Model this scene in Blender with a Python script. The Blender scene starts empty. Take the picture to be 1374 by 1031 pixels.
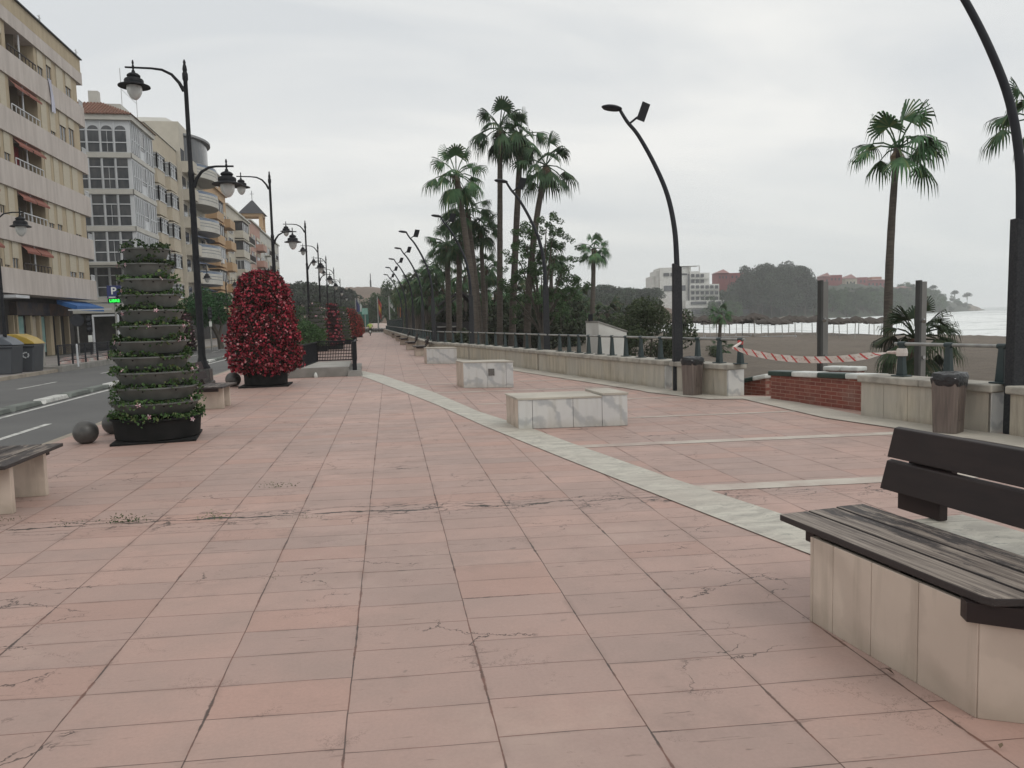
import bpy, math, random
import numpy as np
from math import sin, cos, radians, pi
from mathutils import Vector, Matrix
from mathutils.bvhtree import BVHTree
random.seed(7)
SC = bpy.context.scene
COL = SC.collection
# ------------------------------------------------------------------ camera model
F_PX, CX, CY, HCAM = 1032.0, 687.0, 515.5, 1.6
YAW, PITCH, ROLL = radians(10.5), radians(4.84), radians(1.5)
fwd = Vector((sin(YAW)*cos(PITCH), cos(YAW)*cos(PITCH), -sin(PITCH)))
r0 = Vector((cos(YAW), -sin(YAW), 0)); u0 = r0.cross(fwd)
RIGHT = r0*cos(ROLL) - u0*sin(ROLL); UP = r0*sin(ROLL) + u0*cos(ROLL)
AX = Vector((sin(YAW), cos(YAW), 0))
EYE = Vector((0, 0, HCAM))
def ray(u, v): return fwd + RIGHT*((u-CX)/F_PX) - UP*((v-CY)/F_PX)
def W(u, v, h=0.0):
    d = ray(u, v); t = (h-HCAM)/d.z
    return EYE + d*t
def D(u, v, z):
    d = ray(u, v); return EYE + d*(z/d.dot(AX))
def onX(u, v, X):
    d = ray(u, v); return EYE + d*(X/d.x)
def YX(u, X, v=440): return onX(u, v, X).y
# ------------------------------------------------------------------ objects
def tag(o, label=None, cat=None, group=None, kind=None):
    if label: o['label'] = label
    if cat: o['category'] = cat
    if group: o['group'] = group
    if kind: o['kind'] = kind
    return o
def empty(name, loc=(0,0,0), rz=0.0, label=None, cat=None, group=None):
    o = bpy.data.objects.new(name, None); COL.objects.link(o)
    o.empty_display_size = .2
    o.location = loc; o.rotation_euler = (0, 0, rz)
    return tag(o, label, cat, group)
KIDS = {}
def link(name, me, parent=None, loc=(0,0,0), rz=0.0):
    o = bpy.data.objects.new(name, me); COL.objects.link(o)
    o.location = loc; o.rotation_euler = (0, 0, rz)
    if parent is not None:
        o.parent = parent; KIDS.setdefault(parent.name, []).append(o)
    return o
def copy_tree(o, parent=None):
    c = o.copy(); COL.objects.link(c)
    if parent is not None:
        c.parent = parent; KIDS.setdefault(parent.name, []).append(c)
    for k in list(KIDS.get(o.name, [])): copy_tree(k, c)
    return c
class MB:
    def __init__(s): s.v = []; s.f = []; s.m = []
    def face(s, pts, m=0):
        i = len(s.v); s.v += [tuple(p) for p in pts]; s.f.append(tuple(range(i, i+len(pts)))); s.m.append(m); return s
    def box(s, c, d, rz=0.0, m=0, tilt=None):
        hx, hy, hz = d[0]/2, d[1]/2, d[2]/2; i = len(s.v)
        M = Matrix.Rotation(rz, 3, 'Z')
        if tilt: M = M @ Matrix.Rotation(tilt[1], 3, tilt[0])
        for x, y, z in ((-1,-1,-1),(1,-1,-1),(1,1,-1),(-1,1,-1),(-1,-1,1),(1,-1,1),(1,1,1),(-1,1,1)):
            p = M @ Vector((x*hx, y*hy, z*hz)); s.v.append((p.x+c[0], p.y+c[1], p.z+c[2]))
        for q in ((3,2,1,0),(4,5,6,7),(0,1,5,4),(1,2,6,5),(2,3,7,6),(3,0,4,7)):
            s.f.append(tuple(i+k for k in q)); s.m.append(m)
        return s
    def bb(s, x0, x1, y0, y1, z0, z1, m=0): return s.box(((x0+x1)/2,(y0+y1)/2,(z0+z1)/2),(abs(x1-x0),abs(y1-y0),abs(z1-z0)),0,m)
    def prism(s, pts, z0, z1, m=0, inset=0.0):
        n = len(pts); i = len(s.v)
        a = sum(pts[k][0]*pts[(k+1)%n][1]-pts[(k+1)%n][0]*pts[k][1] for k in range(n))
        if a < 0: pts = list(reversed(pts))
        cx = sum(p[0] for p in pts)/n; cy = sum(p[1] for p in pts)/n
        zz0 = z0 if hasattr(z0, '__len__') else [z0]*n; zz1 = z1 if hasattr(z1, '__len__') else [z1]*n
        if a < 0: zz0 = list(reversed(zz0)); zz1 = list(reversed(zz1))
        s.v += [(pts[k][0], pts[k][1], zz0[k]) for k in range(n)]
        s.v += [(cx+(pts[k][0]-cx)*(1-inset), cy+(pts[k][1]-cy)*(1-inset), zz1[k]) for k in range(n)]
        s.f.append(tuple(i+k for k in reversed(range(n)))); s.m.append(m)
        s.f.append(tuple(i+n+k for k in range(n))); s.m.append(m)
        for k in range(n):
            j = (k+1) % n; s.f.append((i+k, i+j, i+n+j, i+n+k)); s.m.append(m)
        return s
    def tube(s, path, rad, n=8, m=0, cap=True, sx=1.0, sy=1.0):
        path = [Vector(p) for p in path]; N = len(path)
        rad = rad if hasattr(rad, '__len__') else [rad]*N
        i0 = len(s.v); up = Vector((0,0,1))
        t0 = (path[1]-path[0]).normalized()
        a = t0.cross(Vector((0,1,0))) if abs(t0.y) < .9 else t0.cross(Vector((1,0,0)))
        a.normalize()
        for k in range(N):
            if k == 0: t = path[1]-path[0]
            elif k == N-1: t = path[-1]-path[-2]
            else: t = path[k+1]-path[k-1]
            t.normalize(); a = (a - t*a.dot(t)).normalized(); b = t.cross(a)
            for j in range(n):
                th = 2*pi*j/n + (pi/4 if n == 4 else 0)
                p = path[k] + a*(cos(th)*rad[k]*sx) + b*(sin(th)*rad[k]*sy); s.v.append(tuple(p))
        for k in range(N-1):
            for j in range(n):
                j2 = (j+1) % n
                s.f.append((i0+k*n+j, i0+k*n+j2, i0+(k+1)*n+j2, i0+(k+1)*n+j)); s.m.append(m)
        if cap:
            s.f.append(tuple(i0+j for j in reversed(range(n)))); s.m.append(m)
            s.f.append(tuple(i0+(N-1)*n+j for j in range(n))); s.m.append(m)
        return s
    def lathe(s, prof, n=16, c=(0,0,0), m=0, sx=1.0, sy=1.0):
        i0 = len(s.v); N = len(prof)
        for r, z in prof:
            for j in range(n):
                th = 2*pi*j/n; s.v.append((c[0]+r*cos(th)*sx, c[1]+r*sin(th)*sy, c[2]+z))
        for k in range(N-1):
            for j in range(n):
                j2 = (j+1) % n
                s.f.append((i0+k*n+j, i0+k*n+j2, i0+(k+1)*n+j2, i0+(k+1)*n+j)); s.m.append(m)
        s.f.append(tuple(i0+j for j in reversed(range(n)))); s.m.append(m)
        s.f.append(tuple(i0+(N-1)*n+j for j in range(n))); s.m.append(m)
        return s
    def build(s, name, mats, parent=None, loc=(0,0,0), rz=0.0, smooth=False, world=False, bevel=0.0):
        v = s.v
        if world:
            o = parent.location if parent is not None else Vector(loc)
            v = [(x-o[0], y-o[1], z-o[2]) for x, y, z in v]
            if parent is not None: loc = (0,0,0)
        me = bpy.data.meshes.new(name); me.from_pydata(v, [], s.f)
        if not isinstance(mats, (list, tuple)): mats = [mats]
        for mm in mats: me.materials.append(mm)
        if len(mats) > 1: me.polygons.foreach_set('material_index', s.m)
        if smooth:
            me.polygons.foreach_set('use_smooth', [True]*len(s.f))
            try: me.set_sharp_from_angle(angle=radians(35))
            except Exception: pass
        me.update()
        o = link(name, me, parent, loc, rz)
        if bevel:
            b = o.modifiers.new('bev', 'BEVEL'); b.width = bevel; b.segments = 2; b.limit_method = 'ANGLE'; b.angle_limit = radians(40)
        return o
def np_mesh(name, V, Fq, mats, parent=None, loc=(0,0,0), mi=None, nv=4):
    me = bpy.data.meshes.new(name)
    V = np.asarray(V, dtype=np.float32).reshape(-1, 3); Fq = np.asarray(Fq, dtype=np.int32).reshape(-1, nv)
    me.vertices.add(len(V)); me.vertices.foreach_set('co', V.ravel())
    me.loops.add(Fq.size); me.loops.foreach_set('vertex_index', Fq.ravel())
    me.polygons.add(len(Fq)); me.polygons.foreach_set('loop_start', np.arange(0, Fq.size, nv, dtype=np.int32))
    try: me.polygons.foreach_set('loop_total', np.full(len(Fq), nv, dtype=np.int32))
    except Exception: pass
    if not isinstance(mats, (list, tuple)): mats = [mats]
    for m in mats: me.materials.append(m)
    if mi is not None: me.polygons.foreach_set('material_index', np.asarray(mi, dtype=np.int32))
    me.update(calc_edges=True); me.validate()
    return link(name, me, parent, loc) if name else me
# ------------------------------------------------------------------ materials
class NT:
    def __init__(s, name):
        s.mat = bpy.data.materials.new(name); s.mat.use_nodes = True
        s.nt = s.mat.node_tree; s.n = s.nt.nodes; s.l = s.nt.links
        s.bsdf = s.n['Principled BSDF']; s.geo = s.n.new('ShaderNodeNewGeometry')
        s.P = s.geo.outputs['Position']
    def lk(s, a, b): s.l.new(a, b)
    def set(s, sock, v):
        if hasattr(v, 'links') or isinstance(v, bpy.types.NodeSocket): s.l.new(v, sock)
        else: sock.default_value = v
    def math(s, op, a, b=None, c=None, clamp=False):
        n = s.n.new('ShaderNodeMath'); n.operation = op; n.use_clamp = clamp
        s.set(n.inputs[0], a)
        if b is not None: s.set(n.inputs[1], b)
        if c is not None: s.set(n.inputs[2], c)
        return n.outputs[0]
    def dot(s, vec, d):
        n = s.n.new('ShaderNodeVectorMath'); n.operation = 'DOT_PRODUCT'; s.set(n.inputs[0], vec); n.inputs[1].default_value = d
        return n.outputs['Value']
    def comb(s, x, y, z=0.0):
        n = s.n.new('ShaderNodeCombineXYZ'); s.set(n.inputs[0], x); s.set(n.inputs[1], y); s.set(n.inputs[2], z); return n.outputs[0]
    def scale(s, vec, sc):
        n = s.n.new('ShaderNodeVectorMath'); n.operation = 'MULTIPLY'; s.set(n.inputs[0], vec); n.inputs[1].default_value = sc; return n.outputs[0]
    def add(s, a, b):
        n = s.n.new('ShaderNodeVectorMath'); n.operation = 'ADD'; s.set(n.inputs[0], a); s.set(n.inputs[1], b); return n.outputs[0]
    def noise(s, vec, sc, detail=4, rough=.55, dist=0.0, col=False):
        n = s.n.new('ShaderNodeTexNoise'); s.set(n.inputs['Vector'], vec); n.inputs['Scale'].default_value = sc
        n.inputs['Detail'].default_value = detail; n.inputs['Roughness'].default_value = rough; n.inputs['Distortion'].default_value = dist
        return n.outputs['Color'] if col else n.outputs['Fac']
    def ramp(s, fac, a, b, lo=0.0, hi=1.0):
        n = s.n.new('ShaderNodeMapRange'); s.set(n.inputs['Value'], fac)
        n.inputs['From Min'].default_value = a; n.inputs['From Max'].default_value = b
        n.inputs['To Min'].default_value = lo; n.inputs['To Max'].default_value = hi
        return n.outputs[0]
    def mix(s, fac, a, b, mode='MIX'):
        n = s.n.new('ShaderNodeMix'); n.data_type = 'RGBA'; n.blend_type = mode
        s.set(n.inputs[0], fac)
        for sock, v in ((n.inputs[6], a), (n.inputs[7], b)):
            if isinstance(v, (tuple, list)): sock.default_value = (*v[:3], 1)
            else: s.set(sock, v)
        return n.outputs[2]
    def bump(s, h, st=.3, d=.01):
        n = s.n.new('ShaderNodeBump'); n.inputs['Strength'].default_value = st; n.inputs['Distance'].default_value = d
        s.lk(h, n.inputs['Height']); s.lk(n.outputs[0], s.bsdf.inputs['Normal'])
    def out(s, col, rough=.7, metal=0.0):
        if isinstance(col, (tuple, list)): s.bsdf.inputs['Base Color'].default_value = (*col[:3], 1)
        else: s.lk(col, s.bsdf.inputs['Base Color'])
        s.set(s.bsdf.inputs['Roughness'], rough); s.bsdf.inputs['Metallic'].default_value = metal
        return s.mat
def simple(name, c1, c2=None, sc=3.0, rough=.7, metal=0.0, bump=0.0, bsc=30.0, stretch=(1,1,1), obj=False, detail=5, lo=.35, hi=.65, island=0.0, spec=None):
    t = NT(name)
    if spec is not None: t.bsdf.inputs['Specular IOR Level'].default_value = spec
    vec = t.P
    if obj:
        tc = t.n.new('ShaderNodeTexCoord'); vec = tc.outputs['Object']
    vec = t.scale(vec, stretch)
    if c2 is None: c2 = tuple(x*.75 for x in c1)
    col = t.mix(t.ramp(t.noise(vec, sc, detail), lo, hi), c1, c2)
    if island:
        rnd = t.geo.outputs['Random Per Island']
        col = t.mix(t.math('MULTIPLY', rnd, island), col, (0,0,0))
    if bump: t.bump(t.noise(vec, bsc, 4), bump, .02)
    return t.out(col, rough, metal)
M = {}
# pavement direction vectors (skewed tile grid measured on the ground)
AZ1, AZ2 = radians(1.58), radians(95.0)
E1 = Vector((sin(AZ1), cos(AZ1), 0)); E2 = Vector((sin(AZ2), cos(AZ2), 0))
det = E1.x*E2.y - E1.y*E2.x
def sr(p): return ((p.x*E2.y - p.y*E2.x)/det, (-p.x*E1.y + p.y*E1.x)/det)   # (along, across)
SV = (E2.y/det, -E2.x/det, 0); RV = (-E1.y/det, E1.x/det, 0)
TW, TL = .583, .30
PH_R = sr(W(459.4, 1031))[1]; PH_S = sr(W(277, 965))[0]
def m_paving():
    t = NT('pink_paving')
    s_ = t.math('DIVIDE', t.math('SUBTRACT', t.dot(t.P, SV), PH_S), TL)
    r_ = t.math('DIVIDE', t.math('SUBTRACT', t.dot(t.P, RV), PH_R), TW)
    # wobble so that joints are not ruler straight
    wob = t.noise(t.P, 2.2, 3)
    r_ = t.math('ADD', r_, t.ramp(wob, 0, 1, -.012, .012))
    ci = t.math('FLOOR', r_)
    wn = t.n.new('ShaderNodeTexWhiteNoise'); wn.noise_dimensions = '1D'; t.lk(ci, wn.inputs['W'])
    s_ = t.math('ADD', s_, t.math('MULTIPLY', wn.outputs['Value'], .22))
    s_ = t.math('ADD', s_, t.ramp(t.noise(t.P, 1.1, 2), 0, 1, -.06, .06))
    si = t.math('FLOOR', s_)
    fr = t.math('FRACT', r_); fs = t.math('FRACT', s_)
    dr = t.math('MULTIPLY', t.math('MINIMUM', fr, t.math('SUBTRACT', 1.0, fr)), TW)
    ds = t.math('MULTIPLY', t.math('MINIMUM', fs, t.math('SUBTRACT', 1.0, fs)), TL)
    ero = t.noise(t.P, 14, 5, .7); ero2 = t.noise(t.P, 1.7, 3)
    wr = t.math('ADD', .0028, t.math('MULTIPLY', t.ramp(ero2, .48, .62, 0, 1), t.ramp(ero, .38, .70, 0, .010)))
    jr = t.ramp(t.math('DIVIDE', dr, wr), .55, 1.35, 1, 0)
    ws = t.math('ADD', .0024, t.math('MULTIPLY', t.ramp(t.noise(t.P, 1.3, 3), .55, .68, 0, 1), t.ramp(ero, .40, .75, 0, .012)))
    js = t.ramp(t.math('DIVIDE', ds, ws), .5, 1.5, 1, 0)
    wn2 = t.n.new('ShaderNodeTexWhiteNoise'); wn2.noise_dimensions = '3D'; t.lk(t.comb(ci, si, 0.0), wn2.inputs['Vector'])
    rv = wn2.outputs['Value']
    js = t.math('MULTIPLY', js, t.ramp(t.noise(t.comb(ci, si), 1.3, 1), .3, .6, .6, 1.0))
    # cracks
    cv = t.add(t.scale(t.P, (.9, 1.5, 1)), t.scale(t.noise(t.P, 2.5, 5, .7, col=True), (.55, .55, 0)))
    vo = t.n.new('ShaderNodeTexVoronoi'); vo.feature = 'DISTANCE_TO_EDGE'; vo.inputs['Scale'].default_value = 1.35; t.lk(cv, vo.inputs['Vector'])
    edge = vo.outputs['Distance']
    mask = t.ramp(t.noise(t.P, .75, 4, .6), .53, .58)
    # heavy cracked expansion joint across the walk
    s0 = sr(W(300, 696))[0]
    dist = t.math('ABSOLUTE', t.math('SUBTRACT', t.dot(t.P, SV), s0))
    band = t.ramp(dist, .10, .42, 1, 0)
    band = t.math('MULTIPLY', band, t.ramp(t.noise(t.P, .8, 3), .30, .42))
    crk = t.math('MULTIPLY', t.ramp(edge, .003, .0085, 1, 0), t.math('MAXIMUM', t.math('MULTIPLY', mask, t.ramp(t.noise(t.P, 3.0, 3), .42, .5)), band))
    vo2 = t.n.new('ShaderNodeTexVoronoi'); vo2.feature = 'DISTANCE_TO_EDGE'; vo2.inputs['Scale'].default_value = 3.1
    t.lk(t.add(t.scale(t.P, (.45, 2.2, 1)), t.scale(t.noise(t.P, 5, 5, .7, col=True), (.4, .4, 0))), vo2.inputs['Vector'])
    crk2 = t.math('MULTIPLY', t.ramp(vo2.outputs['Distance'], .012, .035, 1, 0), t.math('MULTIPLY', band, t.ramp(t.noise(t.P, 3.5, 3), .45, .55)))
    ln = t.math('ADD', t.math('SUBTRACT', t.dot(t.P, SV), s0), t.ramp(t.noise(t.scale(t.P, (1.2, 1.2, 1)), 1.8, 6, .65), 0, 1, -.17, .17))
    lw_ = t.ramp(t.noise(t.P, 3.1, 4, .7), .38, .66, .002, .026)
    line = t.math('MULTIPLY', t.ramp(t.math('DIVIDE', t.math('ABSOLUTE', ln), lw_), .6, 1.5, 1, 0), t.ramp(t.dot(t.P, RV), 1.2, 3.0, 1, .15))
    ln2 = t.math('ADD', ln, t.ramp(t.noise(t.P, 1.3, 5, .6), 0, 1, -.35, .10))
    line2 = t.math('MULTIPLY', t.ramp(t.math('DIVIDE', t.math('ABSOLUTE', ln2), t.math('MULTIPLY', lw_, .55)), .6, 1.5, .8, 0), t.ramp(t.dot(t.P, RV), .3, 1.5, 1, 0))
    # thin surface scratches
    vo3 = t.n.new('ShaderNodeTexVoronoi'); vo3.feature = 'DISTANCE_TO_EDGE'; vo3.inputs['Scale'].default_value = 2.4
    t.lk(t.add(t.scale(t.P, (.5, 1.6, 1)), t.scale(t.noise(t.P, 3.3, 6, .75, col=True), (.8, .8, 0))), vo3.inputs['Vector'])
    crk3 = t.math('MULTIPLY', t.ramp(vo3.outputs['Distance'], .003, .011, .55, 0), t.ramp(t.noise(t.P, 1.6, 4), .54, .59))
    dv = t.comb(t.math('MULTIPLY', s_, 5.5), t.math('MULTIPLY', r_, .95))
    dash = t.math('MULTIPLY', t.ramp(t.noise(dv, 1.5, 4, .65, .4), .655, .70), t.ramp(t.noise(t.P, .9, 3), .42, .55, .15, .8))
    # colour
    big = t.noise(t.P, .33, 5, .6); mid = t.noise(t.P, 1.9, 6, .65); fine = t.noise(t.P, 60, 3, .6)
    colr = t.mix(t.ramp(big, .36, .62), (.490, .315, .262), (.390, .270, .232))
    colr = t.mix(t.ramp(mid, .42, .72, 0, .55), colr, (.34, .262, .228))
    colr = t.mix(t.math('MULTIPLY', rv, .42), colr, (.295, .228, .205))
    wn3 = t.n.new('ShaderNodeTexWhiteNoise'); wn3.noise_dimensions = '3D'; t.lk(t.comb(si, ci, 3.0), wn3.inputs['Vector'])
    colr = t.mix(t.math('MULTIPLY', t.math('GREATER_THAN', wn3.outputs['Value'], .86), .30), colr, (.44, .245, .190))
    colr = t.mix(t.ramp(fine, .3, .8, 0, .22), colr, (.20, .14, .12))
    stain = t.math('MULTIPLY', t.ramp(t.noise(t.P, 1.15, 6, .72), .56, .68), .38)
    colr = t.mix(stain, colr, (.25, .185, .16))
    pale_ = t.math('MULTIPLY', t.ramp(t.noise(t.add(t.P, t.comb(7.0, 3.0, 1.0)), .8, 6, .7), .58, .72), .30)
    colr = t.mix(pale_, colr, (.50, .38, .32))
    spot = t.math('MULTIPLY', t.ramp(t.noise(t.scale(t.P, (1, 1.8, 1)), 7, 3, .5), .70, .745), t.ramp(t.noise(t.P, 2.7, 2), .45, .6))
    colr = t.mix(t.math('MULTIPLY', spot, .65), colr, (.14, .11, .095))
    rust = t.math('MULTIPLY', t.ramp(t.noise(t.P, 2.4, 6, .7), .66, .76), .5)
    colr = t.mix(rust, colr, (.27, .12, .085))
    dirt = t.math('MULTIPLY', t.ramp(t.math('MINIMUM', dr, t.math('MULTIPLY', ds, 1.6)), 0, .035, 1, 0), t.ramp(t.noise(t.P, 3.2, 4), .45, .7, 0, .5))
    colr = t.mix(dirt, colr, (.17, .12, .10))
    jcol = t.mix(t.ramp(t.noise(t.P, 5, 3), .4, .6), (.040, .028, .023), (.15, .065, .045))
    colr = t.mix(t.math('MULTIPLY', jr, .88), colr, jcol)
    colr = t.mix(t.math('MULTIPLY', js, .9), colr, jcol)
    colr = t.mix(t.math('MULTIPLY', crk, .85), colr, (.05, .036, .03))
    colr = t.mix(crk2, colr, (.035, .03, .024)); colr = t.mix(t.math('MAXIMUM', line, line2), colr, (.035, .028, .022)); colr = t.mix(crk3, colr, (.09, .06, .05)); colr = t.mix(dash, colr, (.13, .085, .07))
    h = t.math('SUBTRACT', t.math('MULTIPLY', fine, .12), t.math('MAXIMUM', t.math('MAXIMUM', jr, js), t.math('MAXIMUM', crk, crk2)))
    h = t.math('ADD', h, t.math('MULTIPLY', rv, .25))
    t.bump(h, .35, .006)
    return t.out(colr, t.ramp(mid, .3, .7, .50, .72))
M['pave'] = m_paving()
def m_marble_floor():
    t = NT('pale_marble_paving')
    v = t.add(t.scale(t.P, (1.2, 3.4, 1)), t.scale(t.noise(t.P, 1.3, 5, .7, col=True), (1.4, 1.4, 0)))
    a = t.noise(v, 2.2, 6, .62)
    c = t.mix(t.ramp(a, .40, .62), (.52, .495, .425), (.375, .352, .305))
    c = t.mix(t.math('MULTIPLY', t.ramp(t.noise(v, 5.5, 6, .7), .53, .68), .75), c, (.15, .16, .14))
    c = t.mix(t.math('MULTIPLY', t.ramp(t.noise(t.P, .5, 4), .5, .7), .6), c, (.40, .35, .30))
    s_ = t.math('FRACT', t.math('DIVIDE', t.math('SUBTRACT', t.dot(t.P, SV), PH_S), TL*2))
    d = t.math('MINIMUM', s_, t.math('SUBTRACT', 1.0, s_))
    c = t.mix(t.ramp(d, .004, .012, .6, 0), c, (.14, .12, .10))
    t.bump(t.noise(t.P, 30, 4), .15, .01)
    return t.out(c, .55)
M['floor_marble'] = m_marble_floor()
M['band_stone'] = simple('worn_pinkish_band_stone', (.50,.455,.395), (.375,.30,.262), 1.6, .7, detail=7, lo=.42, hi=.62, bump=.15, bsc=25)
M['strip'] = simple('pale_border_stone', (.48, .445, .38), (.36, .33, .285), 1.5, .75, bump=.2, bsc=25)
def m_marble(name, base, vein, dark, sc=1.6, amount=.8, grime=(.30,.27,.2), obj=True, dist=2.2):
    t = NT(name)
    tc = t.n.new('ShaderNodeTexCoord'); P = tc.outputs['Object'] if obj else t.P
    v = t.add(P, t.scale(t.noise(P, 1.6, 5, .6, col=True), (dist*.25, dist*.25, dist*.25)))
    w = t.n.new('ShaderNodeTexWave'); w.wave_type = 'BANDS'; w.bands_direction = 'DIAGONAL'; w.inputs['Scale'].default_value = sc
    w.inputs['Distortion'].default_value = 4.5; w.inputs['Detail'].default_value = 5; w.inputs['Detail Scale'].default_value = 1.2
    t.lk(v, w.inputs['Vector'])
    c = t.mix(t.ramp(t.noise(P, 1.3, 4), .35, .65), base, vein)
    c = t.mix(t.math('MULTIPLY', t.ramp(w.outputs['Fac'], .66, .98), amount), c, dark)
    z = t.math('ADD', t.dot(t.P, (0,0,1)), t.ramp(t.noise(t.P, 6, 4), 0, 1, -.1, .1))
    c = t.mix(t.ramp(z, .0, .16, .45, 0), c, grime)
    st = t.noise(t.scale(t.P, (9, 9, .8)), 1.0, 5, .6)
    c = t.mix(t.ramp(st, .52, .75, 0, .5), c, grime)
    t.bump(t.noise(P, 25, 4), .08, .01)
    return t.out(c, .5)
M['marble'] = m_marble('white_veined_marble', (.60,.60,.575), (.53,.53,.52), (.30,.315,.33), 1.5, .62, (.36,.34,.28))
M['marble_cream'] = m_marble('cream_marble_slabs', (.62,.525,.44), (.52,.43,.36), (.40,.325,.27), 1.0, .35, (.26,.22,.165))
def m_wall():
    t = NT('streaked_wall_slabs')
    st = t.noise(t.scale(t.P, (5, 5, .6)), 1.6, 6, .65)
    c = t.mix(t.ramp(st, .40, .66), (.47,.42,.335), (.31,.28,.225))
    c = t.mix(t.math('MULTIPLY', t.ramp(t.noise(t.scale(t.P, (9, 9, .5)), 2.0, 5, .7), .58, .72), .6), c, (.16,.14,.115))
    c = t.mix(t.ramp(t.dot(t.P, (0,0,1)), .5, .42, 0, .0), c, (.2,.2,.2))
    z = t.math('ADD', t.dot(t.P, (0,0,1)), t.ramp(t.noise(t.P, 4, 4), 0, 1, -.12, .12))
    c = t.mix(t.ramp(z, .0, .12, .5, 0), c, (.20,.16,.12))
    c = t.mix(t.ramp(t.noise(t.P, .9, 3), .45, .6, 0, .45), c, (.40,.385,.35))
    t.bump(t.noise(t.P, 22, 5), .2, .01)
    return t.out(c, .7)
M['wall'] = m_wall()
M['cap'] = simple('grey_stained_capstone', (.43,.405,.35), (.25,.235,.205), 4, .75, bump=.3, bsc=18, detail=7)
def m_brick():
    t = NT('red_brick_with_pale_mortar')
    d = (W(1155,552)-W(1034,535.7)).normalized()
    b = t.n.new('ShaderNodeTexBrick')
    t.lk(t.comb(t.dot(t.P, (d.x, d.y, 0)), t.dot(t.P, (0,0,1))), b.inputs['Vector'])
    b.inputs['Scale'].default_value = 1; b.inputs['Brick Width'].default_value = .25; b.inputs['Row Height'].default_value = .066
    b.inputs['Mortar Size'].default_value = .005; b.inputs['Mortar Smooth'].default_value = .2; b.inputs['Bias'].default_value = 0
    b.inputs['Color1'].default_value = (.215,.055,.036,1); b.inputs['Color2'].default_value = (.15,.036,.026,1); b.inputs['Mortar'].default_value = (.32,.22,.17,1)
    c = t.mix(t.ramp(t.noise(t.P, 7, 5), .4, .7, 0, .5), b.outputs['Color'], (.25,.11,.08))
    c = t.mix(t.ramp(t.noise(t.P, 1.6, 4), .5, .7, 0, .35), c, (.30,.24,.20))
    t.bump(t.math('SUBTRACT', 1.0, b.outputs['Fac']), .5, .01)
    return t.out(c, .75)
M['brick'] = m_brick()
M['asphalt'] = simple('grey_asphalt', (.125,.125,.122), (.095,.095,.095), .35, .82, bump=.3, bsc=120, detail=8)
M['paint_white'] = simple('worn_white_road_paint', (.58,.58,.55), (.26,.26,.25), 5, .6, detail=8, lo=.45, hi=.7)
M['sep_grey'] = simple('green_grey_separator', (.17,.19,.17), (.11,.12,.11), 3, .7)
M['kerb'] = simple('kerbstone', (.36,.31,.25), (.25,.22,.18), 3, .8, bump=.2)
M['walk'] = simple('grey_far_pavement', (.27,.25,.235), (.20,.18,.17), .8, .8)
M['sand'] = None
def m_sand():
    t = NT('grey_brown_sand')
    a = t.noise(t.P, .12, 6, .6); b = t.noise(t.scale(t.P, (1, 1, 1)), 1.2, 7, .7); f = t.noise(t.P, 7, 5, .7)
    c = t.mix(t.ramp(a, .35, .65), (.185,.152,.12), (.145,.118,.093))
    c = t.mix(t.ramp(b, .42, .68, 0, .6), c, (.225,.188,.148))
    c = t.mix(t.ramp(f, .55, .75, 0, .5), c, (.075,.062,.05))
    wet = t.ramp(t.dot(t.P, (0,0,1)), -2.42, -2.2, 1, 0)
    c = t.mix(t.math('MULTIPLY', wet, .7), c, (.075,.066,.056))
    t.bump(t.math('ADD', f, t.math('MULTIPLY', b, 2.0)), .9, .2)
    return t.out(c, .9)
M['sand'] = m_sand()
def m_sea():
    t = NT('rough_grey_sea_with_foam')
    zc = t.dot(t.P, tuple(AX)); xc = t.dot(t.P, tuple(r0))
    v = t.comb(t.math('MULTIPLY', xc, .035), t.math('MULTIPLY', zc, .16))
    w = t.noise(v, 1.0, 9, .68, 1.2)
    v2 = t.comb(t.math('MULTIPLY', xc, .012), t.math('MULTIPLY', zc, .045))
    w2 = t.noise(v2, 1.0, 5, .6)
    near = t.ramp(zc, 110, 900, .10, -.03)
    fo = t.math('ADD', t.math('ADD', t.math('MULTIPLY', w, .62), t.math('MULTIPLY', w2, .38)), near)
    fac = t.ramp(fo, .44, .56)
    c = t.mix(fac, (.20,.235,.23), (.86,.88,.87))
    fine = t.noise(t.comb(t.math('MULTIPLY', xc, .35), t.math('MULTIPLY', zc, .9)), 1, 6, .75)
    c = t.mix(t.ramp(fine, .40, .7, 0, .55), c, (.30,.33,.325))
    t.bump(t.math('ADD', w, fine), .5, .3)
    return t.out(c, t.ramp(fac, 0, 1, .35, .8))
M['sea'] = m_sea()
M['earth'] = simple('dry_scrub_earth', (.040,.050,.028), (.025,.034,.018), .05, .95, detail=8)
M['brown_hill'] = simple('brown_field_hill', (.17,.115,.085), (.12,.085,.06), .03, .95, detail=8)
M['black'] = simple('black_painted_iron', (.010,.011,.014), (.016,.017,.020), 8, .5, spec=.18)
M['pole_grey'] = simple('dark_grey_painted_steel', (.020,.022,.029), (.028,.031,.036), 6, .5, spec=.2)
M['sheath'] = simple('speckled_dark_sheath', (.022,.024,.028), (.042,.044,.047), 40, .7, detail=3, spec=.2)
M['green_iron'] = simple('dark_green_iron', (.018,.034,.036), (.028,.046,.048), 6, .45)
M['galv'] = simple('galvanised_tube', (.36,.36,.34), (.26,.26,.25), 8, .42, metal=.6)
def m_lampglass():
    t = NT('frosted_lamp_glass'); t.bsdf.inputs['Transmission Weight'].default_value = .35
    return t.out(t.mix(t.ramp(t.noise(t.P, 5, 3), .3, .7), (.72,.72,.70), (.60,.61,.60)), .5)
M['lampglass'] = m_lampglass()
M['concrete'] = simple('smooth_grey_concrete', (.27,.26,.24), (.19,.185,.17), 2.5, .8, bump=.15)
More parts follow.
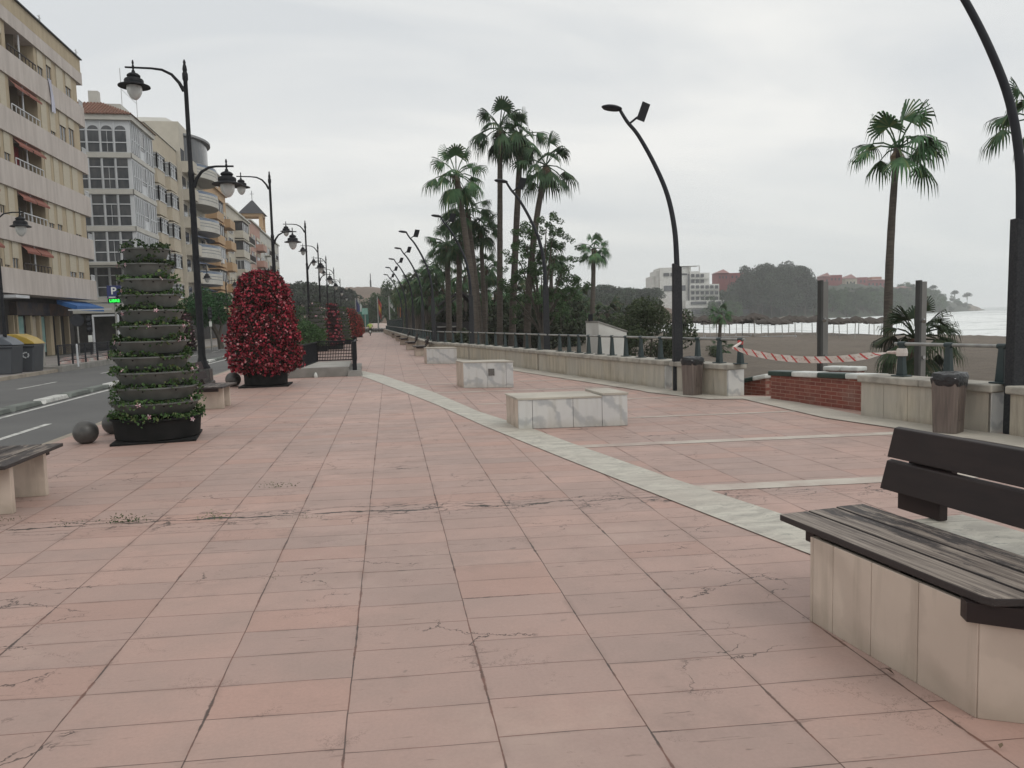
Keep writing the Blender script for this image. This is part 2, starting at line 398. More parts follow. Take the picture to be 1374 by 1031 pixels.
M['concrete_lt'] = simple('pale_concrete', (.40,.385,.355), (.30,.29,.265), 2.0, .8, bump=.15)
M['stone_dark'] = simple('dark_polished_granite', (.045,.044,.043), (.078,.075,.07), 9, .42, detail=8, bump=.05)
M['bowl'] = simple('grey_plastic_bowl', (.128,.136,.128), (.085,.090,.083), 5, .5)
M['tub'] = simple('black_plastic_tub', (.009,.010,.010), (.015,.015,.015), 6, .75, spec=.15)
M['tub_purple'] = simple('dark_plum_bowl', (.060,.030,.036), (.04,.022,.028), 5, .55)
def m_leaf(name, c1, c2, c3=None, rough=.55):
    t = NT(name); rnd = t.geo.outputs['Random Per Island']
    c = t.mix(rnd, c1, c2)
    if c3: c = t.mix(t.math('GREATER_THAN', rnd, .86), c, c3)
    c = t.mix(t.ramp(t.noise(t.P, 1.1, 3), .35, .65, 0, .45), c, tuple(x*.55 for x in c1))
    oi = t.n.new('ShaderNodeObjectInfo'); vs_ = t.n.new('ShaderNodeVectorMath'); vs_.operation = 'SCALE'; t.lk(c, vs_.inputs[0]); t.lk(t.ramp(oi.outputs['Random'], 0, 1, .60, 1.55), vs_.inputs['Scale']); c = vs_.outputs[0]
    t.bsdf.inputs['Specular IOR Level'].default_value = .22
    return t.out(c, max(rough, .62))
M['leaf_pl'] = m_leaf('planter_leaves', (.030,.070,.022), (.075,.125,.040), (.11,.13,.05))
M['leaf_tree'] = m_leaf('dark_tree_leaves', (.026,.056,.022), (.058,.100,.036))
M['leaf_olive'] = m_leaf('olive_green_leaves', (.030,.042,.022), (.062,.080,.040))
M['leaf_bush'] = m_leaf('clipped_bush_leaves', (.035,.075,.026), (.065,.12,.045))
M['leaf_ficus'] = m_leaf('glossy_ficus_leaves', (.018,.060,.022), (.048,.115,.042), rough=.4)
M['leaf_pine'] = m_leaf('pine_needles', (.020,.036,.020), (.040,.060,.033), rough=.8)
M['leaf_euc'] = m_leaf('eucalyptus_leaves', (.028,.040,.026), (.055,.070,.045), rough=.8)
M['palm'] = m_leaf('palm_leaf', (.036,.085,.038), (.072,.135,.058), (.11,.145,.06), .45)
M['palm_dark'] = m_leaf('darker_palm_leaf', (.030,.062,.026), (.070,.100,.038), (.11,.10,.05), .5)  # darker, browner leaf tone for the young palm and every second distant palm
M['palm_dead'] = m_leaf('dead_palm_leaf', (.085,.062,.042), (.14,.10,.065))
M['trunk'] = simple('ringed_palm_trunk', (.105,.088,.072), (.060,.050,.042), 3, .9, bump=.8, bsc=4, stretch=(1,1,6))
M['trunk_red'] = simple('fibrous_red_brown_trunk', (.11,.055,.038), (.06,.034,.026), 8, .9, bump=.8, bsc=12, stretch=(1,1,3))
M['bark'] = simple('grey_brown_bark', (.085,.072,.058), (.05,.042,.035), 6, .9, bump=.8, bsc=14, stretch=(2,2,.5))
def m_petals(name, c1, c2, c3, t3=.72):
    t = NT(name); rnd = t.geo.outputs['Random Per Island']
    c = t.mix(t.ramp(rnd, 0, t3), c1, c2)
    c = t.mix(t.ramp(rnd, t3, 1.0), c, c3)
    c = t.mix(t.math('GREATER_THAN', t.noise(t.P, 9, 2), .56), c, t.mix(.55, c, c1)); t.bsdf.inputs['Specular IOR Level'].default_value = .2
    c = t.mix(t.math('MULTIPLY', t.ramp(t.noise(t.P, 4.5, 4, .6), .60, .66), .85), c, (.035,.055,.022))
    return t.out(c, .55)
M['petal_red'] = m_petals('crimson_petals', (.13,.014,.026), (.43,.040,.065), (.64,.33,.34), .80)
M['petal_scarlet'] = m_petals('scarlet_petals', (.16,.014,.016), (.42,.040,.040), (.5,.10,.08))
M['petal_pink'] = m_petals('pink_star_petals', (.45,.16,.22), (.62,.40,.44), (.74,.66,.66), .5)
M['leaf_red'] = m_leaf('dark_bronze_leaves', (.040,.016,.016), (.075,.035,.022), (.04,.07,.025))
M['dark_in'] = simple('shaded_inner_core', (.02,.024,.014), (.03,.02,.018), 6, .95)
def m_plank(ax='y'):
    t = NT('weathered_plank_with_flaking_paint_'+ax)
    A3 = lambda a, b: (a, b, a) if ax == 'y' else (b, a, a)
    tc = t.n.new('ShaderNodeTexCoord'); P = tc.outputs['Object']
    g = t.noise(t.scale(P, A3(26, .9)), 2.2, 8, .75)
    pt = t.noise(t.scale(P, A3(7, 1.1)), 1.5, 9, .78)
    wood = t.mix(t.ramp(g, .36, .60), (.335,.285,.240), (.085,.064,.053))
    paint = t.mix(t.ramp(t.noise(P, 20, 4), .3, .7), (.050,.040,.038), (.030,.024,.023))
    sp_ = t.n.new('ShaderNodeSeparateXYZ'); t.lk(P, sp_.inputs[0])
    if ax == 'x': pt = t.math('ADD', pt, t.math('MULTIPLY', t.math('SUBTRACT', t.math('ABSOLUTE', sp_.outputs[1]), .27), .30))
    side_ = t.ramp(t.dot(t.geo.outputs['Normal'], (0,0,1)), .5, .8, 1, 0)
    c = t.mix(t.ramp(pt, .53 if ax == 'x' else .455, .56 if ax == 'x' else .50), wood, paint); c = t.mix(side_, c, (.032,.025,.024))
    c = t.mix(t.math('MULTIPLY', t.ramp(t.noise(t.scale(P, A3(6, 1.0)), 1.9, 6, .7), .665, .685), .8), c, (.38,.36,.32))
    t.bump(t.math('ADD', g, t.ramp(pt, .52, .56, 0, .6)), .5, .006)
    return t.out(c, .6)
M['plank'] = m_plank(); M['plank_x'] = m_plank('x')
M['board'] = simple('dark_brown_painted_board', (.030,.021,.020), (.022,.016,.016), 3, .45, spec=.25, bump=.06, bsc=6, stretch=(1,1,4))
M['binwood'] = simple('brown_wood_grain_bin', (.175,.140,.120), (.105,.085,.074), 2.0, .55, stretch=(14,14,.8), detail=6)
M['bag'] = simple('black_bin_bag', (.012,.013,.015), (.02,.022,.024), 9, .3, bump=1.0, bsc=22)
M['rock'] = simple('pale_brown_rock', (.23,.19,.15), (.13,.11,.09), 2, .9, bump=.8, bsc=5)
M['thatch'] = simple('grey_brown_thatch', (.085,.070,.058), (.05,.042,.037), 4, .95, bump=1.0, bsc=14, stretch=(1,1,3))
M['postwhite'] = simple('pale_timber_post', (.48,.46,.43), (.36,.34,.32), 4, .7)
M['slabpost'] = simple('grey_shower_panel', (.20,.195,.185), (.155,.15,.142), 3, .55, stretch=(1,1,.3))
M['slabdark'] = simple('dark_shower_edge', (.05,.05,.048), None, 3, .6)
M['chrome'] = simple('brushed_steel', (.6,.6,.6), (.5,.5,.5), 5, .25, metal=.9)
M['white'] = simple('white_wall_paint', (.60,.60,.57), (.48,.47,.44), 1.2, .7)
M['green_cap'] = simple('green_painted_coping', (.012,.035,.028), (.022,.05,.04), 6, .4)
M['white_cap'] = simple('white_painted_coping', (.66,.68,.65), (.50,.52,.49), 5, .45)
M['tape_w'] = simple('white_barrier_tape', (.66,.60,.55), (.56,.50,.46), 12, .45)
M['tape_m'] = simple('printed_tape_middle', (.64,.56,.50), (.46,.30,.27), 28, .45, lo=.48, hi=.55)
M['tape_r'] = simple('red_barrier_stripe', (.52,.045,.045), (.42,.06,.05), 9, .45)
M['solar'] = simple('dark_solar_cells', (.012,.013,.03), (.02,.02,.045), 20, .25)
# ================================================================== SETTING
def struct(name, mb, mat, **k):
    o = mb.build(name, mat, **k); o['kind'] = 'structure'; return o
# parapet front line, near -> far, and offset helpers
SEA_Z = -2.6
wall_front = [(W(1500,608).xy), W(1354,585).xy, W(1328.6,582).xy, W(1155,558.6).xy, W(1034,533.5).xy, W(977,532.7).xy, W(901.8,524.6).xy,
              W(892.6,522.5).xy, W(723,498).xy, W(630,483).xy, W(577,476.5).xy, Vector((2.35, 44)), Vector((2.3, 62.5)), Vector((2.3, 118))]
def off(poly, d):
    out = []
    for i, p in enumerate(poly):
        a = poly[max(i-1, 0)]; b = poly[min(i+1, len(poly)-1)]
        t = (b-a).normalized(); out.append(p + Vector((t.y, -t.x))*d)
    return out
Y_END = 121.0
kerb = [(-4.5, -30), (-4.5, 14), (-4.75, 20), (-4.95, 24), (-4.95, Y_END)]
# promenade slab
edge = off(wall_front, .40)
pts = [(x, y) for x, y in kerb] + [(2.7, Y_END)] + [(p.x, p.y) for p in reversed(edge[:-1])] + [(edge[0].x+2.6, -4), (edge[0].x+3, -30)]
# triangulate as strips in Y (left kerb x / right edge x)
def xat(poly, y):
    for a, b in zip(poly, poly[1:]):
        if min(a[1], b[1]) <= y <= max(a[1], b[1]) and a[1] != b[1]: return a[0] + (b[0]-a[0])*(y-a[1])/(b[1]-a[1])
    return poly[-1][0] if y > max(p[1] for p in poly) else poly[0][0]
right_poly = [(edge[0].x+4, -30), (edge[0].x+.6, 2)] + [(p.x, p.y) for p in edge]
mb = MB(); ys = sorted(set([-30, -4, 0, 2, 4, 6] + [p[1] for p in right_poly if p[1] < Y_END] + [p[1] for p in kerb if p[1] < Y_END] + [Y_END]))
for a, b in zip(ys, ys[1:]):
    l0, l1, q0, q1 = xat(kerb, a), xat(kerb, b), xat(right_poly, a), xat(right_poly, b)
    mb.face([(l0, a, 0), (q0, a, 0), (q1, b, 0), (l1, b, 0)])
    mb.face([(q0, a, 0), (q0, a, -1.2), (q1, b, -1.2), (q1, b, 0)])
    mb.face([(l0, a, -.3), (l0, a, 0), (l1, b, 0), (l1, b, -.3)])
struct('promenade', mb, M['pave'])
# pale border along the parapet
inner = off(wall_front, -.62); outr = off(wall_front, .03)
mb = MB()
for a, b, c, d in zip(inner[:10], inner[1:11], outr[1:11], outr[:10]):
    mb.face([(a.x, a.y, .012), (d.x, d.y, .012), (c.x, c.y, .012), (b.x, b.y, .012)])
struct('border_strip', mb, M['strip'])
# curved marble stripe
sl = [(470,501), (492.8,507.7), (546,528), (586.7,544), (650.7,572.8), (755.7,615.5), (910.3,676.2), (1088.4,745.7), (1500,906)]
su = [(480,497), (512,503.5), (582.4,530-3), (642,554.7-2), (714.7,576), (760,593), (892,639.6), (1067.5,697), (1500,838)]
mb = MB()
for i in range(len(sl)-1):
    mb.face([(*W(*sl[i]).xy, .008), (*W(*sl[i+1]).xy, .008), (*W(*su[i+1]).xy, .008), (*W(*su[i]).xy, .008)])
struct('marble_stripe', mb, M['floor_marble'])
# thin pale bands across the right half
mb = MB()
bands = [((925,656.5), 1330, .12), ((770,600), 1250, .10), ((830,561.5), 1090, .05), ((640,543), 1010, .05), ((585,527.7), 940, .06), ((548,517), 880, .05), ((530,508), 830, .045), ((508,500), 790, .04), ((500,493), 740, .04), ((500,487), 700, .04), ((500,481), 660, .04)]
for (u, v), u2, hw in bands:
    p = W(u, v); q = p.copy()
    while True:      # walk along the band until it meets the border strip
        q = q + E2*.1
        xr = xat([(k.x, k.y) for k in inner], q.y)
        if q.x > xr: break
    mb.face([(*(p-E1*hw).xy, .004), (*(q-E1*hw).xy, .004), (*(q+E1*hw).xy, .004), (*(p+E1*hw).xy, .004)])
struct('pale_band', mb, M['band_stone'])
# kerb, road, median, far pavement
mb = MB()
for a, b in zip(kerb, kerb[1:]):
    mb.prism([(a[0]-.14, a[1]), (a[0]-.003, a[1]), (b[0]-.003, b[1]), (b[0]-.14, b[1])], -.3, -.004)
struct('kerb', mb, M['kerb'])
RZ = -.13
struct('road', MB().face([(-13.0,-30,RZ), (-4.5,-30,RZ), (-4.5,Y_END+1,RZ), (-13.0,Y_END+1,RZ)]), M['asphalt'])
struct('crossing_road', MB().face([(-60,Y_END,RZ+.004), (30,Y_END,RZ+.004), (30,178,RZ+.004), (-60,178,RZ+.004)]), simple('pale_far_asphalt', (.15,.15,.145), (.12,.12,.115), .2, .85))
mb = MB()
mb.bb(-7.42, -7.30, -20, 112, RZ+.004, RZ+.005)
for y in np.arange(-10, 110, 7.4): mb.bb(-5.98, -5.86, 15.3+y, 18.2+y, RZ+.004, RZ+.005)
for y in np.arange(-10, 110, 7.4): mb.bb(-10.5, -10.4, 13.3+y, 16.2+y, RZ+.004, RZ+.005)
struct('road_marking', mb, M['paint_white'])
g = W(60,497,RZ)
struct('far_pavement', MB().prism([(-13.0,-30), (-13.0,Y_END), (-19.9,Y_END), (-19.9,-30)], -.3, 0), M['walk'])
struct('far_kerb', MB().prism([(-12.85,-30), (-12.85,Y_END), (-12.997,Y_END), (-12.997,-30)], -.3, -.004), M['kerb'])
# median made of separate low separators, white and grey-green in turn
y = -6.0; k = 0; first = {}
while y < 108:
    white = (k % 3 == 1)
    if white not in first:
        m_ = MB(); m_.prism([(-.16,0), (.16,0), (.16,1.5), (-.16,1.5)], 0, .11, inset=.12)
        o = m_.build('lane_separator', M['paint_white'] if white else M['sep_grey'], loc=(-7.75, y, RZ), bevel=.02); first[white] = o
    else:
        o = first[white].copy(); COL.objects.link(o); o.location = (-7.75, y, RZ)
    tag(o, 'white painted low separator block in the line along the middle of the road' if white else 'grey green low separator block in the line along the middle of the road',
        'lane separator', 'white separator blocks along the road' if white else 'grey separator blocks along the road')
    y += 1.62; k += 1
# town ground (lies under everything on the left and beyond the promenade)
far_shore = [(866, 431, 420), (900, 430.5, 430), (1000, 430.8, 400), (1080, 428.5, 410), (1180, 423.6, 470), (1240, 420.6, 590), (1269, 419, 680), (1312, 416.8, 820), (1322, 416.0, 900)]
struct('ground', MB().face([(-900,-60,-.32), (-4.4,-60,-.32), (-4.4,Y_END,-.32), (2.75,Y_END,-.32), (60,400,-.32), (150,900,-.32), (-900,900,-.32)]), M['earth'])
# beach: loft from parapet to shoreline and under water
A = [Vector((18,-30)), Vector((edge[0].x,2)), edge[1], edge[4], edge[6], edge[8], edge[9], edge[10], Vector((2.7,62)), Vector((2.7,Y_END)), Vector((30,250)), Vector((60,400))]
def shp(u, v): return W(u, v, -2.45).xy
B = [Vector((100,-60)), Vector((98,0)), Vector((92,30)), shp(1374,452.5), shp(1290,450.5), shp(1200,448.5), shp(1100,447.5), shp(1000,447), shp(950,446.8), shp(900,446), D(880,443,215).xy, D(860,440,330).xy]
def interp(P, n):
    out = []
    for a, b in zip(P, P[1:]):
        for k in range(n): out.append(a + (b-a)*k/n)
    out.append(P[-1]); return out
A2, B2 = interp(A, 10), interp(B, 10)
NR = 64; V = []
rs = np.random.RandomState(3)
bump = rs.rand(len(A2), NR+1)
for i in range(len(A2)):
    for j in range(NR+1):
        t = (j/NR)**1.25*1.25
        p = A2[i] + (B2[i]-A2[i])*t
        z = -.55 - 1.9*t
        if t > 1: z = -2.45 - (t-1)*9
        d = (B2[i]-A2[i]).length*t
        z += (.06*sin(p.x*.9+sin(p.y*.7)*2) + .10*(bump[i, j]-.5) + .16*sin(p.x*.21+1)*cos(p.y*.17)) * min(1, d/3)
        V.append((p.x, p.y, z))
Fq = [(i*(NR+1)+j, i*(NR+1)+j+1, (i+1)*(NR+1)+j+1, (i+1)*(NR+1)+j) for i in range(len(A2)-1) for j in range(NR)]
bo = np_mesh('beach_sand', V, Fq, M['sand']); bo['kind'] = 'structure'
bo.data.polygons.foreach_set('use_smooth', [True]*len(Fq))
BVH = BVHTree.FromPolygons([Vector(v) for v in V], Fq)
def beach_z(x, y):
    h = BVH.ray_cast(Vector((x, y, 50)), Vector((0,0,-1)))
    return h[0].z if h[0] is not None else -.5
# sea
zs = np.concatenate([np.arange(50, 330, .9), np.geomspace(331, 5200, 100)])
xs = np.concatenate([np.linspace(-1, 1, 240)])
V = []
rs = np.random.RandomState(11)
ph = rs.rand(24)*6.28; kx = rs.uniform(-.05, .05, 24); kz = rs.uniform(.06, .42, 24); am = .12/(kz/.12)**.7
for z in zs:
    half = max(160, z*.9)
    x = xs*half + half*.55
    amp = np.clip((z-60)/60, 0.05, 1.0) * (1 if z < 900 else .0) * 2.2
    h = np.zeros_like(x)
    for a_, b_, c_, d_ in zip(kx, kz, ph, am):
        arg = a_*x + b_*z + c_ + 1.2*np.sin(x*.021+c_)
        h += d_*(1-np.abs(np.sin(arg*.5)))**1.5
    yy = SEA_Z + amp*(h-h.mean())*.55
    for xi, hi in zip(x, yy):
        p = AX*z + r0*xi; V.append((p.x, p.y, max(min(hi, SEA_Z+1.1), SEA_Z-.8)))
n = len(xs)
Fq = [(i*n+j, i*n+j+1, (i+1)*n+j+1, (i+1)*n+j) for i in range(len(zs)-1) for j in range(n-1)]
so = np_mesh('sea_water', V, Fq, M['sea']); so['kind'] = 'structure'
so.data.polygons.foreach_set('use_smooth', [True]*len(Fq))
# headland and hills as lofted terrain
def terrain(name, rows, mat, ds=(0, 25, 60, 130, 320), seed=1):
    """rows: (u, shore depth, shore z, ridge y in the photo, ridge depth)."""
    V = []; rr = random.Random(seed)
    R = []
    for a, b in zip(rows, rows[1:]):
        for k in range(6): R.append([a[i]+(b[i]-a[i])*k/6 for i in range(5)])
    R.append(list(rows[-1]))
    for u, zs_, z0, ry, zr in R:
        s = D(u, 430, zs_); s.z = z0; r = D(u, ry, zr)
        prof = [(0, -3), (0.02, 0), (.25, .42), (.5, .68), (.75, .9), (1.0, 1.0), (1.6, .8), (3.0, -.1)]
        for t, h in prof:
            p = s.lerp(r, t) if t <= 1 else r + (r-s)*(t-1)
            z = s.z + (r.z-s.z)*h if t > 0 else s.z-3
            jit = rr.uniform(-1, 1)*(.05 if name == 'headland' else .012)*(r.z-s.z) if 0 < t < 2 else 0
            V.append((p.x, p.y, z + jit))
    n = 8
    Fq = [(i*n+j, i*n+j+1, (i+1)*n+j+1, (i+1)*n+j) for i in range(len(R)-1) for j in range(n-1)]
    o = np_mesh(name, V, Fq, mat); o['kind'] = 'structure'
    o.data.polygons.foreach_set('use_smooth', [True]*len(Fq))
    return o, BVHTree.FromPolygons([Vector(v) for v in V], Fq)
HEAD, HB = terrain('headland', [(840,395,-2.9,418,430), (900,395,-2.9,414,440), (960,385,-2.9,410,440), (985,380,-2.9,404,440), (1040,385,-2.9,398,450), (1085,395,-2.9,386,470), (1110,410,-2.9,383,490),
    (1150,440,-2.9,381,520), (1190,480,-2.9,384,560), (1230,560,-2.9,391,640), (1262,650,-2.9,402,720), (1285,740,-2.9,407,790), (1303,800,-2.9,408,840), (1310,830,-2.9,414,860), (1322,860,-2.9,415.8,880)], M['earth'], seed=4)
HILL, HIB = terrain('brown_hill', [(330,300,-1,392,420), (400,300,-1,388,430), (455,300,-1,386.5,440), (470,300,-1,385.5,440), (500,300,-1,385.5,440), (540,300,-1,390,440), (600,300,-1,396,440), (680,300,-1,400,430), (760,300,-1,401,420), (860,330,-1.5,404,420), (930,390,-2.6,412,440)], M['brown_hill'], seed=5)
# ================================================================== WORLD + LIGHT + CAMERA
w = bpy.data.worlds.new('World'); SC.world = w; w.use_nodes = True
nt = w.node_tree; N = nt.nodes; L = nt.links
for n_ in list(N): N.remove(n_)
out = N.new('ShaderNodeOutputWorld'); bg = N.new('ShaderNodeBackground'); bg2 = N.new('ShaderNodeBackground'); mx = N.new('ShaderNodeMixShader')
sky = N.new('ShaderNodeTexSky'); sky.sky_type = 'NISHITA'; sky.sun_disc = False
SUN_EL, SUN_AZ = radians(48), radians(140)
sky.sun_elevation = SUN_EL; sky.sun_rotation = SUN_AZ; sky.air_density = 1.5; sky.dust_density = 3
L.new(sky.outputs[0], bg.inputs[0]); bg.inputs[1].default_value = .06
tc = N.new('ShaderNodeTexCoord'); sep = N.new('ShaderNodeSeparateXYZ'); L.new(tc.outputs['Generated'], sep.inputs[0])
def mth(op, a, b=None, clamp=False):
    m = N.new('ShaderNodeMath'); m.operation = op; m.use_clamp = clamp
    for i, v_ in enumerate((a, b)):
        if v_ is None: continue
        if isinstance(v_, (int, float)): m.inputs[i].default_value = v_
        else: L.new(v_, m.inputs[i])
    return m.outputs[0]
zc = mth('ADD', mth('MAXIMUM', sep.outputs[2], 0), .22)
cb = N.new('ShaderNodeCombineXYZ'); L.new(mth('DIVIDE', sep.outputs[0], zc), cb.inputs[0]); L.new(mth('DIVIDE', sep.outputs[1], zc), cb.inputs[1])
mp = N.new('ShaderNodeMapping'); mp.inputs['Rotation'].default_value = (0, 0, radians(10)); mp.inputs['Scale'].default_value = (.75, 1.7, 1); mp.inputs['Location'].default_value = (3.1, .4, 0)
L.new(cb.outputs[0], mp.inputs['Vector'])
nz = N.new('ShaderNodeTexNoise'); nz.inputs['Scale'].default_value = 1.1; nz.inputs['Detail'].default_value = 6; nz.inputs['Roughness'].default_value = .5; nz.inputs['Distortion'].default_value = .6
L.new(mp.outputs[0], nz.inputs['Vector'])
mr = N.new('ShaderNodeMapRange'); mr.inputs['From Min'].default_value = .34; mr.inputs['From Max'].default_value = .64
L.new(nz.outputs['Fac'], mr.inputs['Value'])
c1 = N.new('ShaderNodeMix'); c1.data_type = 'RGBA'; L.new(mr.outputs[0], c1.inputs[0])
c1.inputs[6].default_value = (.60, .622, .638, 1); c1.inputs[7].default_value = (.775, .775, .755, 1)
# thinner, slightly darker veil low over the sea
hz = N.new('ShaderNodeMapRange'); L.new(sep.outputs[2], hz.inputs['Value']); hz.inputs['From Min'].default_value = .0; hz.inputs['From Max'].default_value = .20
c2 = N.new('ShaderNodeMix'); c2.data_type = 'RGBA'; L.new(hz.outputs[0], c2.inputs[0])
L.new(sep.outputs[0], (side := N.new('ShaderNodeMapRange')).inputs['Value']); side.inputs['From Min'].default_value = -.35; side.inputs['From Max'].default_value = .65
c3 = N.new('ShaderNodeMix'); c3.data_type = 'RGBA'; L.new(side.outputs[0], c3.inputs[0])
c3.inputs[6].default_value = (.690, .705, .685, 1); c3.inputs[7].default_value = (.560, .590, .590, 1)
L.new(c3.outputs[2], c2.inputs[6]); L.new(c1.outputs[2], c2.inputs[7])
L.new(c2.outputs[2], bg2.inputs[0]); bg2.inputs[1].default_value = .97
mx.inputs[0].default_value = .96; L.new(bg.outputs[0], mx.inputs[1]); L.new(bg2.outputs[0], mx.inputs[2]); L.new(mx.outputs[0], out.inputs[0])
sl_ = bpy.data.lights.new('sun', 'SUN'); sl_.energy = .6; sl_.angle = radians(25); sl_.color = (1, .96, .9)
so_ = bpy.data.objects.new('sun', sl_); COL.objects.link(so_)
sd = Vector((sin(SUN_AZ)*cos(SUN_EL), cos(SUN_AZ)*cos(SUN_EL), sin(SUN_EL)))
so_.rotation_euler = sd.to_track_quat('Z', 'Y').to_euler()
cam = bpy.data.cameras.new('camera'); co = bpy.data.objects.new('camera', cam); COL.objects.link(co)
cam.sensor_fit = 'HORIZONTAL'; cam.sensor_width = 36; cam.lens = 36*F_PX/1374; cam.clip_start = .05; cam.clip_end = 30000
R_ = Matrix((RIGHT, UP, -fwd)).transposed().to_4x4(); R_.translation = EYE; co.matrix_world = R_
SC.camera = co
SC.view_settings.view_transform = 'Standard'; SC.view_settings.look = 'None'; SC.view_settings.exposure = .31; SC.view_settings.gamma = 1
SC.cycles.use_denoising = True; SC.cycles.volume_bounces = 2
SC.cycles.max_bounces = 6; SC.cycles.diffuse_bounces = 3; SC.cycles.transparent_max_bounces = 8
# ================================================================== PROMENADE OBJECTS
WH = .62
def wall_seg(P0, P1, label, joints=8, thick=.40, z0=-1.0):
    P0, P1 = Vector(P0), Vector(P1); t = (P1-P0); Ln = t.length; t.normalize(); n = Vector((t.y, -t.x))
    e = empty('parapet_wall', (P0.x, P0.y, 0), label=label, cat='parapet wall', group='low stone parapet walls along the beach side')
    def q(a, b): p = P0 + t*a + n*b; return (p.x, p.y)
    mb = MB(); mb.prism([q(.015,.015), q(Ln-.015,.015), q(Ln-.015,thick-.015), q(.015,thick-.015)], z0, WH-.10)
    k = max(1, round(Ln/.42)); w_ = Ln/k
    for i in range(k):   # facing slabs with open joints
        mb.prism([q(i*w_+.003,0), q((i+1)*w_-.003,0), q((i+1)*w_-.003,.03), q(i*w_+.003,.03)], 0.0, WH-.105)
    mb.build('stone_facing', M['wall'], e, world=True)
    if P0.y < 20: MB().prism([q(-.012,.0), q(-.012,thick), q(.03,thick), q(.03,.0)], 0.0, WH-.106).build('end_slab', M['marble'], e, world=True)
    mb = MB(); k = max(1, round(Ln/1.1)); w_ = (Ln+.08)/k
    for i in range(k):
        a, b = -.04+i*w_+.002, -.04+(i+1)*w_-.002
        mb.prism([q(a,-.05), q(b,-.05), q(b,thick+.05), q(a,thick+.05)], WH-.10, WH+.002*(i % 2))
    mb.build('capstone', M['cap'], e, world=True, bevel=.018)
    return e
def on_line(u, P0, P1, h=0.0):
    """point of line P0-P1 seen at pixel column u"""
    best = None
    for k in range(401):
        p = P0 + (P1-P0)*(k/200-.5)
        r = Vector((p.x, p.y, h)) - EYE; d = r.dot(AX)
        if d <= 0: continue
        x = CX + F_PX*r.dot(RIGHT)/r.dot(fwd)
        if best is None or abs(x-u) < best[0]: best = (abs(x-u), p)
    return best[1]
def rail(P0, P1, posts, label, thick=.40, lo=-.12, hi=.12):
    P0, P1 = Vector(P0), Vector(P1); t = (P1-P0).normalized(); n = Vector((t.y, -t.x))
    e = empty('railing', (P0.x, P0.y, WH), label=label, cat='railing', group='tube railings on the parapet')
    c = n*(thick*.55); ang = math.atan2(t.y, t.x)
    proto = None
    for p in posts:
        p = Vector(p) + c - P0
        if proto is None:
            mb = MB(); mb.prism([(-.11,-.09), (.11,-.09), (.11,.09), (-.11,.09)], 0, .018)
            mb.prism([(-.06,-.045), (.06,-.045), (.06,.045), (-.06,.045)], .018, .45, inset=.42)
            mb.tube([(-.06,0,.47), (.06,0,.47)], .036, 10)
            proto = mb.build('post', M['green_iron'], e, (p.x, p.y, .003), ang, bevel=.006)
        else:
            o = proto.copy(); COL.objects.link(o); o.location = (p.x, p.y, .003); KIDS[e.name].append(o)
    a = Vector(posts[0])+c-P0+t*lo; b = Vector(posts[-1])+c-P0+t*hi
    MB().tube([(a.x, a.y, .473), (b.x, b.y, .473)], .024, 10).build('handrail', M['galv'], e, smooth=True)
    return e
S1 = (W(1354,585).xy, W(1500,608).xy)
wall_seg(S1[1], S1[0], 'grey stone parapet stub at the right edge of the picture just past the nearest curved lamp post')
S2 = (W(1328.6,582).xy, W(1155,558.6).xy)
wall_seg(*S2, 'stone parapet between the brick ramp wall and the nearest curved lamp post, a bin in front')
ps2 = [on_line(u, *S2, h=.8) for u in (1328, 1257, 1195)]
rail(*S2, ps2, 'galvanised rail on three green posts above the bin beside the nearest curved lamp post', lo=-.1, hi=.12)
S3 = (W(977,532.7).xy, W(901.8,524.6).xy)
wall_seg(*S3, 'short stone parapet with a marble end behind the far bin, left of the brick wall')
S4 = (W(892.6,522.5).xy, W(723,498).xy); S5 = (W(721.5,497.6).xy, W(630,483).xy); S6 = (W(629,482.8).xy, W(577,476.5).xy)
wall_seg(*S4, 'long streaked stone parapet behind the two marble blocks and in front of the white shed')
wall_seg(*S5, 'stone parapet under the tall palms behind the marble block with the small plate')
wall_seg(*S6, 'far stone parapet behind the farthest marble block')
wall_seg(wall_front[10]+Vector((-.02,.05)), Vector((2.35,118)), 'very distant straight parapet behind the row of far benches')
ps3 = [on_line(u, *S3, h=.8) for u in (982, 954, 925)]
rail(*S3, ps3, 'end of the tube railing above the far bin where the striped tape is tied', lo=-.12, hi=.45)
def spaced(a, b, st, s=.4):
    Ln = (b-a).length; t = (b-a).normalized(); k = int((Ln-s)/st)
    return [a+t*(s+i*st) for i in range(k+1)]
rail(*S4, [on_line(u, *S4, h=.8) for u in (898, 875, 849, 829, 811, 794, 780, 767, 754, 742)], 'long tube railing on green posts in front of the white shed', lo=-.5, hi=.8)
rail(*S5, spaced(*S5, 1.15), 'tube railing on green posts in front of the tall palm trunks', lo=-.6, hi=.6)
rail(*S6, spaced(*S6, 1.15), 'distant tube railing behind the farthest marble block')
rail(wall_front[10], Vector((2.35,118)), spaced(wall_front[10], Vector((2.35,118)), 1.6)[:48], 'very distant straight railing beside the far benches')
